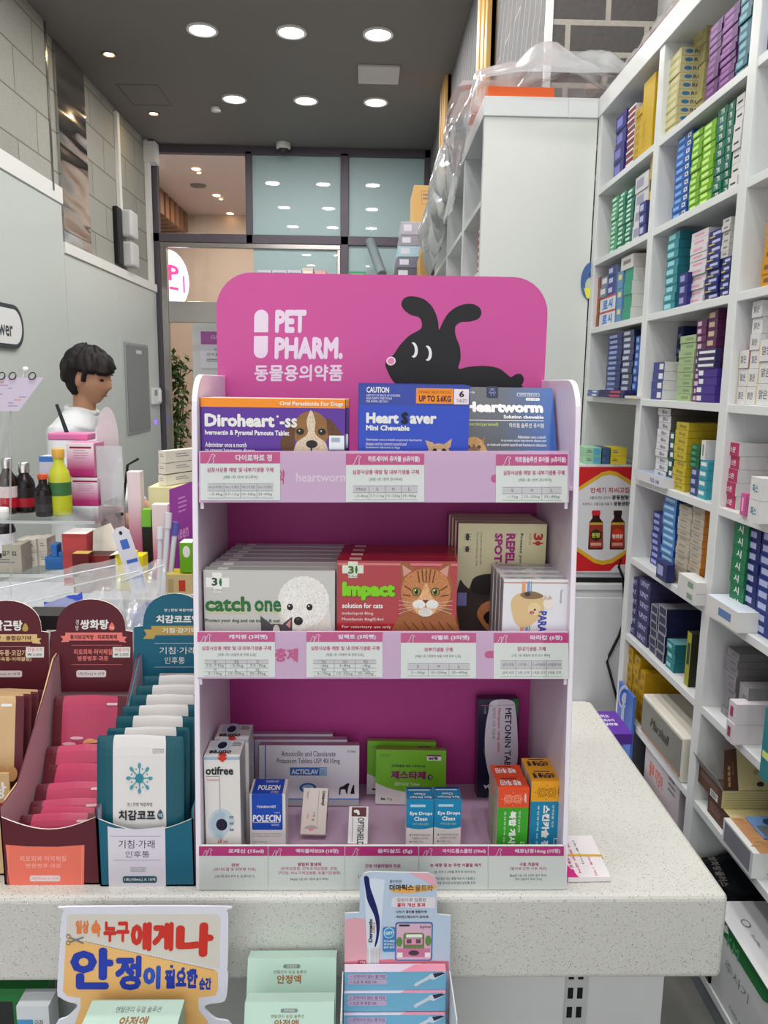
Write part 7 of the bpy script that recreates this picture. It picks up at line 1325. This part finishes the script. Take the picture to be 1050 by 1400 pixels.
F.text('주사기', .12, .42, .36, .54, mat(130, 136, 134), 3); F.poly([(.06, .1), (.11, .05), (.13, .12), (.09, .16)], PAPER, 3); F.text('KM', .12, .12, .24, .26, mat(90, 160, 110), 3, .03); F.text('130 x 190mm', .55, .62, .8, .68, GREY, 3); F.text('100 PCS', .2, .86, .4, .9, GREY, 3); mb.build('body', wc, .002)
mb = MB(L); mb.prism([(xf - .014, y0 + .1, zt + .001), (xf - .008, y0 + .085, zt + .001), (xf + .2, y0, zt + .001), (xf + .2, y1, zt + .012), (xf - .012, y1, zt + .012)], (0, 0, .002), mat(216, 216, 218, .5)); T = Face(mb, (xf, y1, zt + .0135), (xf + .2, y1, zt + .0135), (xf, y0, zt + .003)); T.ell(.13, .16, .045, .03, GREY, 2); T.ell(.13, .16, .033, .021, mat(216, 216, 218), 3); T.text('EcoMix', .1, .24, .13, .32, GREY, 2, 0, 90); mb.build('lid', wc)
# warmer with poster, low cabinets, bin, cable
lc = thing('low_white_cabinet', 'low white cabinet with a drawer front under the poster fronted drink warmer', 'cabinet', (.72, 2.52, .25)); mb = MB(lc.location); mb.box((.55, 2.4, .25), (.93, 2.615, .93), mat(216, 218, 218, .35)); mb.build('body', lc, .002); mb = MB(lc.location); mb.box((.545, 2.392, .93), (.935, 2.618, .95), MELA); mb.build('top_board', lc, .002); mb = MB(lc.location); mb.box((.56, 2.392, .3), (.92, 2.4, .905), mat(218, 220, 220, .35)); mb.build('drawer_front', lc, .002)
wm = thing('drink_warmer', 'drink warmer with a red and gold bottle poster on its front', 'drink warmer', (.78, 2.52, .95)); L = wm.location
x0, x1, z0, z1 = .665, .905, .985, 1.327; mb = MB(L); mb.box((x0 - .01, 2.41, .95), (x1, 2.615, .965), BLACK); mb.box((x0, 2.415, .965), (x1, 2.61, 1.335), mat(196, 198, 200, .35)); mb.build('body', wm, .003)
mb = MB(L); mb.box((x0, 2.408, z0), (x1, 2.415, z1), mat(214, 214, 216, .4)); F = pface(mb, 50, 340, 470, 1215, lambda a, b: at(780 + a / 5.83, 580 + b / 5.833, y=2.408)); RDP, GLD, WHP = mat(196, 30, 36, .4), mat(214, 170, 40, .4), mat(222, 220, 222, .4)
x_l = 30; F.poly([(x_l, 340), (560, 340), (560, 500), (470, 440), (370, 382), (310, 372), (250, 384), (100, 478), (x_l, 520)], RDP, 1); F.poly([(x_l, 522), (100, 476), (250, 382), (310, 370), (370, 380), (560, 500), (560, 535), (370, 412), (310, 402), (250, 414), (100, 508), (x_l, 552)], GLD, 2)
F.poly([(x_l, 965), (90, 1005), (200, 1075), (260, 1090), (330, 1075), (420, 1020), (560, 940), (560, 1110), (370, 1120), (320, 1170), (x_l, 1172)], RDP, 1); F.poly([(x_l, 965), (90, 1000), (200, 1072), (260, 1087), (330, 1072), (420, 1015), (560, 935), (560, 965), (430, 1044), (340, 1105), (260, 1120), (190, 1104), (80, 1028), (x_l, 995)], GLD, 2)
F.text('만세기 최씨고집', 160, 500, 470, 544, mat(190, 50, 56), 3, .02); F.text('고름개 한방 감기약', 150, 570, 320, 594, INK, 3); F.text('광동원탕', 330, 562, 470, 598, INK, 3, .04); F.text('피로하고, 으슬으슬 추울 때', 94, 620, 334, 644, INK, 3); F.text('광동쌍화탕', 346, 612, 500, 648, INK, 3, .04)
for bx_, c_ in ((205, (196, 30, 50)), (380, (40, 20, 16))):
    F.rrect(bx_ - 34, 682, bx_ + 34, 724, 8, mat(*c_), 3); F.poly([(bx_ - 28, 722), (bx_ + 28, 722), (bx_ + 30, 744), (bx_ + 56, 775), (bx_ + 58, 985), (bx_ + 50, 996), (bx_ - 60, 996), (bx_ - 64, 985), (bx_ - 54, 775), (bx_ - 30, 744)], mat(50, 22, 14, .2), 3); F.rect(bx_ - 54, 785, bx_ + 56, 985, mat(150, 50, 30), 4); F.rect(bx_ - 50, 778, bx_ + 52, 798, mat(190, 160, 60), 5)
    if bx_ == 205: F.poly([(bx_, 830), (bx_ + 44, 855), (bx_ + 44, 905), (bx_, 930), (bx_ - 44, 905), (bx_ - 44, 855)], mat(30, 40, 24), 5); F.text('원탕', bx_ - 36, 860, bx_ + 34, 900, mat(210, 200, 60), 6, .04)
    else: F.ell(bx_, 878, 46, 52, mat(206, 60, 30), 5); F.text('쌍화탕', bx_ - 46, 872, bx_ + 42, 908, PAPER, 6, .04)
    F.rect(bx_ - 44, 940, bx_ + 42, 965, mat(214, 150, 140), 5)
mb.build('poster', wm)
for k, (a, b, c, c2) in enumerate(((800, 822, (150, 200, 160), (90, 170, 200)), (823, 834, (60, 90, 130), (60, 90, 130)), (835, 857, (232, 210, 60), (232, 210, 60)))):
    for j in range(2):
        p0, p1 = at(a, 630, y=2.43), at(b - .6, 630, y=2.43); mb, F, T, R_, L_ = carton(0, 0, 0, p1.x - p0.x, .026, .1, {'*': mat(*c, .4)}); F.rect(.5, .1, .95, .9, mat(*c2, .4), 1); F.bars(.1, .3, .45, .7, 2, GREY, 2)
        put(mb, 'flat_medicine_box', '%s %s flat box on top of the drink warmer' % (('lower', 'upper')[j], ('pale green', 'slate blue', 'yellow')[k]), 'medicine box', ((p0.x + p1.x) / 2, 2.43, 1.3352 + .0265 * j), 'flat boxes on the drink warmer')
cb = MB(); P_ = [(at(*q, y=2.385)) for q in ((849, 764), (846, 775), (852, 790), (853, 850), (846, 870), (833, 896), (830, 905), (842, 950), (848, 975))]; 
pp = [V(q) for q in P_]; cb.tube(pp, .0045, BLACK, 6); tag(cb.build('power_cable'), 'black power cable hanging down the white cabinet from the drink warmer', 'cable')
c1 = thing('white_low_chest', 'white flat topped low chest behind the counter next to the purple bin', 'cabinet', (.4, 1.95, .25)); mb = MB(c1.location); mb.box((.465, 1.77, .2505), (.735, 2.385, .535), mat(220, 220, 224, .35)); mb.build('body', c1, .002); mb = MB(c1.location); mb.box((.463, 1.765, .535), (.738, 2.388, .553), mat(224, 224, 230, .35)); mb.build('lid', c1, .002)
bn = thing('purple_lidded_bin', 'purple plastic bin with a lid lettered in white between counter and shelving', 'bin', (.55, 1.69, .25)); L = bn.location; PUR = mat(92, 48, 156, .4)
mb = MB(L); mb.box((.50, 1.64, .2505), (.602, 1.742, .775), PUR); mb.build('bin_body', bn, .012, 3); mb = MB(L); mb.box((.49, 1.628, .775), (.616, 1.752, .80), PUR); T = Face(mb, (.49, 1.752, .8), (.616, 1.752, .8), (.49, 1.628, .8)); T.text('다이소', .56, .16, .8, .3, PAPER, 3, .03); T.text('분리수거', .58, .36, .84, .48, PAPER, 3, .03); T.text('일반용', .6, .54, .86, .64, PAPER, 3, .03); mb.build('lid', bn, .006, 2)
rc = thing('round_paper_fan', 'round blue and white paper fan standing behind the purple bin', 'fan', (.735, 2.0, .66)); c_ = at(853, 953, y=2.02); mb = MB(); 
c_ = c_ - V(rc.location); mb.prism([(c_.x + .016 * cos(a * pi / 12), c_.y, c_.z + .034 * sin(a * pi / 12)) for a in range(24)], (.001, .003, 0), mat(200, 206, 226, .5)); mb.box((c_.x - .003, c_.y - .001, -.4), (c_.x + .003, c_.y + .003, c_.z), mat(210, 210, 214)); F = Face(mb, (c_.x - .016, c_.y, c_.z + .034), (c_.x + .016, c_.y, c_.z + .034), (c_.x - .016, c_.y, c_.z - .034), (-1, -1, 1, 1)); F.ell(0, 0, .75, .75, mat(80, 110, 190), 1); F.ell(.1, .1, .5, .5, mat(200, 206, 226), 2); mb.build('fan_blade', rc); rc.location.z = .66
bp_ = thing('blue_leaflet_panel', 'blue printed panel leaning against the yellow boxes behind the bin', 'panel', (.742, 1.99, .25)); mb = MB(bp_.location); mb.box((.738, 1.965, .252), (.7455, 2.085, .745), mat(70, 110, 190, .45)); mb.build('panel', bp_)
# round tag on the end panel
q = at(809, 384, y=2.655); rt = thing('round_hanging_tag', 'round blue and yellow tag hanging on the shelf end by the white panel', 'tag', q); mb = MB()
mb.prism([(.036 * cos(a * pi / 12), 0, .062 * sin(a * pi / 12)) for a in range(24)], (0, .004, 0), mat(70, 100, 150, .5)); F = Face(mb, (-.036, 0, .062), (.036, 0, .062), (-.036, 0, -.062), (-1, -1, 1, 1)); F.ell(0, .25, .6, .45, mat(180, 190, 170), 1); F.poly([(-.7, .4), (.5, .3), (.3, .95), (-.4, .9)], mat(220, 220, 60), 2); F.ell(.1, -.3, .4, .2, mat(40, 60, 120), 2); mb.build('tag_disc', rt)
# goods on the side shelving (only edges show)
def sstack(y, z, w, n, h, c, desc, inset=.01):
    PILES.append(('medicine_box', (w, h - .0005, .14, mat(*c), mat(*c), mat(*c), strip(mat(220, 214, 210), (.1, .25, .6, .7))), [((X2 + inset, y, z + .0005 + k * h), 0, '%s %s' % ('lowest' if k == 0 else ('topmost' if k == n - 1 else ORD[k] + ' up'), desc)) for k in range(n)], desc, w * 60 * h * 1e2))
sstack(2.87, 2.19, .05, 5, .034, (90, 130, 180), 'blue box on the side shelving under its top board', .03)
sstack(2.815, 2.19, .045, 6, .034, (190, 110, 120), 'pale red box on the side shelving beside the end panel', .03)
sstack(2.91, 1.96, .05, 7, .026, (150, 30, 56), 'dark red box on the side shelving second shelf', .03)
sstack(2.86, 1.96, .045, 8, .024, (80, 60, 140), 'violet box on the side shelving second shelf', .03)
sstack(2.81, 1.96, .05, 8, .024, (190, 140, 96), 'tan box on the side shelving second shelf', .03)
sstack(3.3, 1.96, .12, 3, .05, (190, 170, 200), 'lilac box in the second compartment of the side shelving', .02)
build_piles(296)
# plastic sheets, orange board, cardboard boxes on top
ob = thing('orange_board', 'orange board edge lying on the white end panel top under the plastic sheet', 'board', (.5, 2.78, 2.5)); mb = MB(ob.location); mb.box((.385, 2.66, 2.5005), (.60, 3.3, 2.53), mat(232, 100, 40, .45)); mb.build('board', ob)
WRAP = clear('dust sheet', (242, 243, 244), .22, .34, .14)
def drape(name, label, x0, x1, y0, y1, hf, seed, nx=44, ny=48):
    rnd = random.Random(seed); ws = [(rnd.uniform(-1, 1) * 20, rnd.uniform(-1, 1) * 20, rnd.uniform(0, 6), rnd.uniform(.4, 1)) for _ in range(9)]
    mb = MB(); g = []
    for j in range(ny + 1):
        r = []
        for i in range(nx + 1):
            u, v = i / nx, j / ny; x, y = x0 + (x1 - x0) * u, y0 + (y1 - y0) * v
            r.append(V(hf(x, y, u, v, sum(a * (1 - 2 * abs(sin(f * x + q * y + p + .8 * sin(3 * f * y)))) for f, q, p, a in ws) / 3)))
        g.append(r)
    for j in range(ny):
        for i in range(nx): mb.face([g[j][i], g[j][i+1], g[j+1][i+1], g[j+1][i]], WRAP, True)
    return tag(mb.build(name, weld=True), label, 'plastic sheet', 'clear dust sheets')
def hfA(x, y, u, v, f):
    h = 2.545 + (.08 + .085 * sm((u - .15) * 3) * (.8 + .2 * sin(4 * u + 1)) + .045 * f) * sm(min(v * 5, (1 - v) * 5, 1)) * (1 - .5 * sm((u - .75) * 4))
    if u < .2:
        t = (.2 - u) / .2; return (X2 - .01 - .06 * t - .03 * abs(f) * t, y + .015 * f, h - t * (h - 2.545 + .10 + .26 * sm(v * 1.6)) + .02 * f * t)
    return (x + .006 * f, y + .012 * f - .03 * (1 - sm(v * 5)), h)
drape('clear_dust_sheet', 'crumpled clear plastic sheet heaped over the white end panel top', .375, .86, 2.61, 3.02, hfA, 3, 60, 56)
def hfC(x, y, u, v, f):
    t = 1 - u; z = 2.53 + .16 * sm(u * 2) * (1 - .6 * v) + .04 * f * sm(v * 4 + .2)
    if u < .5: t = (.5 - u) / .5; return (X2 - .012 - .05 * sin(t * pi) - .03 * abs(f), y, z - t * (.14 + .2 * sm(v * 1.2) * (1 - .7 * sm(v * 3 - 2))) + .02 * f)
    return (x, y, z)
drape('clear_dust_sheet', 'crumpled clear plastic sheet hanging over the edge of the side shelving', .34, .64, 3.025, 4.5, hfC, 5)
def hfB(x, y, u, v, f):
    return (x, y, 2.515 + (.07 + .035 * f) * sm(min(u * 8, (1 - u) * 8, 1)) * (.5 + .5 * sm(min(v, 1 - v) * 5)) + .008 * max(f, 0))
drape('clear_dust_sheet', 'clear plastic sheet with a pinkish fold along the tall shelving top', .755, 1.0, 1.1, 2.605, hfB, 9, 20, 60)
pf_ = MB(); 
for k in range(10):
    y = 1.5 + .11 * k; pf_.face([(.79, y, 2.5005), (.86, y, 2.5005), (.86, y + .11, 2.5005), (.79, y + .11, 2.5005)], mat(236, 150, 130, .5))
pf_.box((.79, 1.5, 2.5004), (.87, 2.6, 2.503), mat(236, 150, 130, .5)); tag(pf_.build('pink_paper_strip'), 'pinkish paper strip under the plastic along the shelving top', 'paper strip')
yb = 4.6
def topbox(name, label, p0, p1, top, bot, y, d, mt, pr=None, group=None):
    a, b = at(p0, top, y=y), at(p1, bot, y=y); mb = MB(); w, h = b.x - a.x, a.z - b.z
    mb.box((0, 0, 0), (w, d, h), mt); F = Face(mb, (0, 0, h), (w, 0, h), (0, 0, 0))
    if pr: pr(F)
    return put(mb, name, label, 'carton', (a.x, y, b.z), group, bevel=.002), a, b
q = at(590, 325, y=4.9); zk = 2.5005
o, a, b = topbox('cardboard_carton', 'brown cardboard carton perched on the side shelving with a blue label', 566, 606, 253, 306, 4.9, .4, {'*': CARD, 'b': mat(150, 110, 70)}, lambda F: (F.rect(.25, .14, .7, .5, mat(170, 140, 90), 1), F.rect(.27, .16, .68, .48, CARD, 2), F.bars(.3, .22, .65, .42, 2, mat(140, 120, 100), 3), F.rect(.72, .12, .95, .5, mat(50, 90, 150), 2), F.text('VR', .6, .6, .8, .68, mat(120, 80, 50), 2)))
GB_ = mat(150, 150, 160, .5); zp = b.z
names = ('pale lilac', 'grey', 'light blue', 'slate', 'dark grey'); cs = ((176, 174, 186), (150, 150, 160), (170, 200, 214), (120, 122, 140), (100, 100, 106))
zcur = b.z - .0005
for k in range(5):
    vb = 306 + 15 * (k + 1); a2, b2 = at(548 - 2 * k, vb, y=4.85), at(588, vb, y=4.85); b2.x = min(b2.x, X2 - .012); mb = MB(); w = b2.x - a2.x; mb.box((0, 0, 0), (w, .35, zcur - a2.z - .001), mat(*cs[k], .5)); F = Face(mb, (0, 0, zcur - a2.z - .001), (w, 0, zcur - a2.z - .001), (0, 0, 0)); F.rect(.1, .2, .4, .7, mat(214, 214, 226), 1)
    put(mb, 'folded_carton_bundle', '%s folded carton bundle in the pile below the cardboard carton' % names[k], 'carton', (a2.x, 4.85, a2.z), 'folded carton bundles', bevel=.003); zcur = a2.z
mb = MB(); mb.box((at(546, 400, y=4.85).x, 4.85, 0), (X2 - .012, 5.25, zcur - .0005), mat(170, 168, 170, .5)); tag(mb.build('tall_grey_carton'), 'tall grey carton carrying the folded bundles beside the side shelving', 'carton')
for k, (t, bt) in enumerate(((331, 347), (348, 378))):
    a2, b2 = at(577 - 3 * k, t, y=4.55), at(597, bt, y=4.55); b2.x = min(b2.x, X2 - .008); h = a2.z - b2.z
    topm = mat(196, 156, 100, .7); mb = MB(); mb.box((0, 0, 0), (b2.x - a2.x, .25, h - .001), topm); put(mb, 'cardboard_carton', ('small brown carton above another against the side shelving', 'brown carton just above the pink header by the side shelving')[k], 'carton', (a2.x, 4.55, b2.z), 'small brown cartons', bevel=.002); zc2 = b2.z; xa2 = a2.x
mb = MB(); mb.box((xa2, 4.55, 0), (X2 - .008, 4.8, zc2 - .0005), mat(176, 140, 92, .7)); tag(mb.build('tall_brown_carton'), 'tall brown carton under the two small brown ones, behind the pink header', 'carton')
# cupboard against the glass, its top things peeking over the pink header
zc = at(400, 381, y=8.1).z; cu = thing('rear_cupboard', 'tall pale cupboard against the frosted glass behind the pink header', 'cupboard', (-.45, 8.2, 0)); mb = MB(cu.location); mb.box((-1.12, 8.0, 0), (.3, 8.5, zc), mat(190, 190, 190, .5)); mb.build('carcass', cu, .003)
for k, (p0, p1, t, c) in enumerate(((352, 371, 369, (196, 196, 206)), (372, 392, 369, (196, 196, 206)), (393, 412, 369, (196, 196, 206)), (413, 428, 366, (206, 196, 180)), (430, 446, 370, (216, 160, 156)), (478, 500, 371, (60, 150, 100)))):
    a2, b2 = at(p0, t, y=8.1), at(p1, t, y=8.1); mb = MB(); w, h = b2.x - a2.x, a2.z - zc; mb.box((0, 0, 0), (w, .2, h), mat(*c, .5)); F = Face(mb, (0, 0, h), (w, 0, h), (0, 0, 0)); F.rect(.1, .3, .9, .7, mat(120, 120, 140) if k < 3 else mat(236, 220, 210), 1)
    put(mb, 'small_carton', ('pale grey carton by the glass corner on the rear cupboard', 'middle one of three pale grey cartons on the rear cupboard', 'third pale grey carton, beside the beige one on the rear cupboard', 'beige carton between grey and pink ones on the rear cupboard', 'pink carton beside the beige one on the rear cupboard', 'green bundle on the rear cupboard behind the pink header')[k], 'carton', (a2.x, 8.1, zc + .0005), 'cartons on the rear cupboard')
a2, b2 = at(506, 330, y=8.3), at(522, 378, y=8.0); mb = MB(); b2.z = zc + .045; mb.tube([a2, b2], .05, mat(130, 140, 145, .4), 14); tag(mb.build('grey_roll_tube'), 'grey rolled tube leaning on the frosted glass above the header', 'tube')
flush()
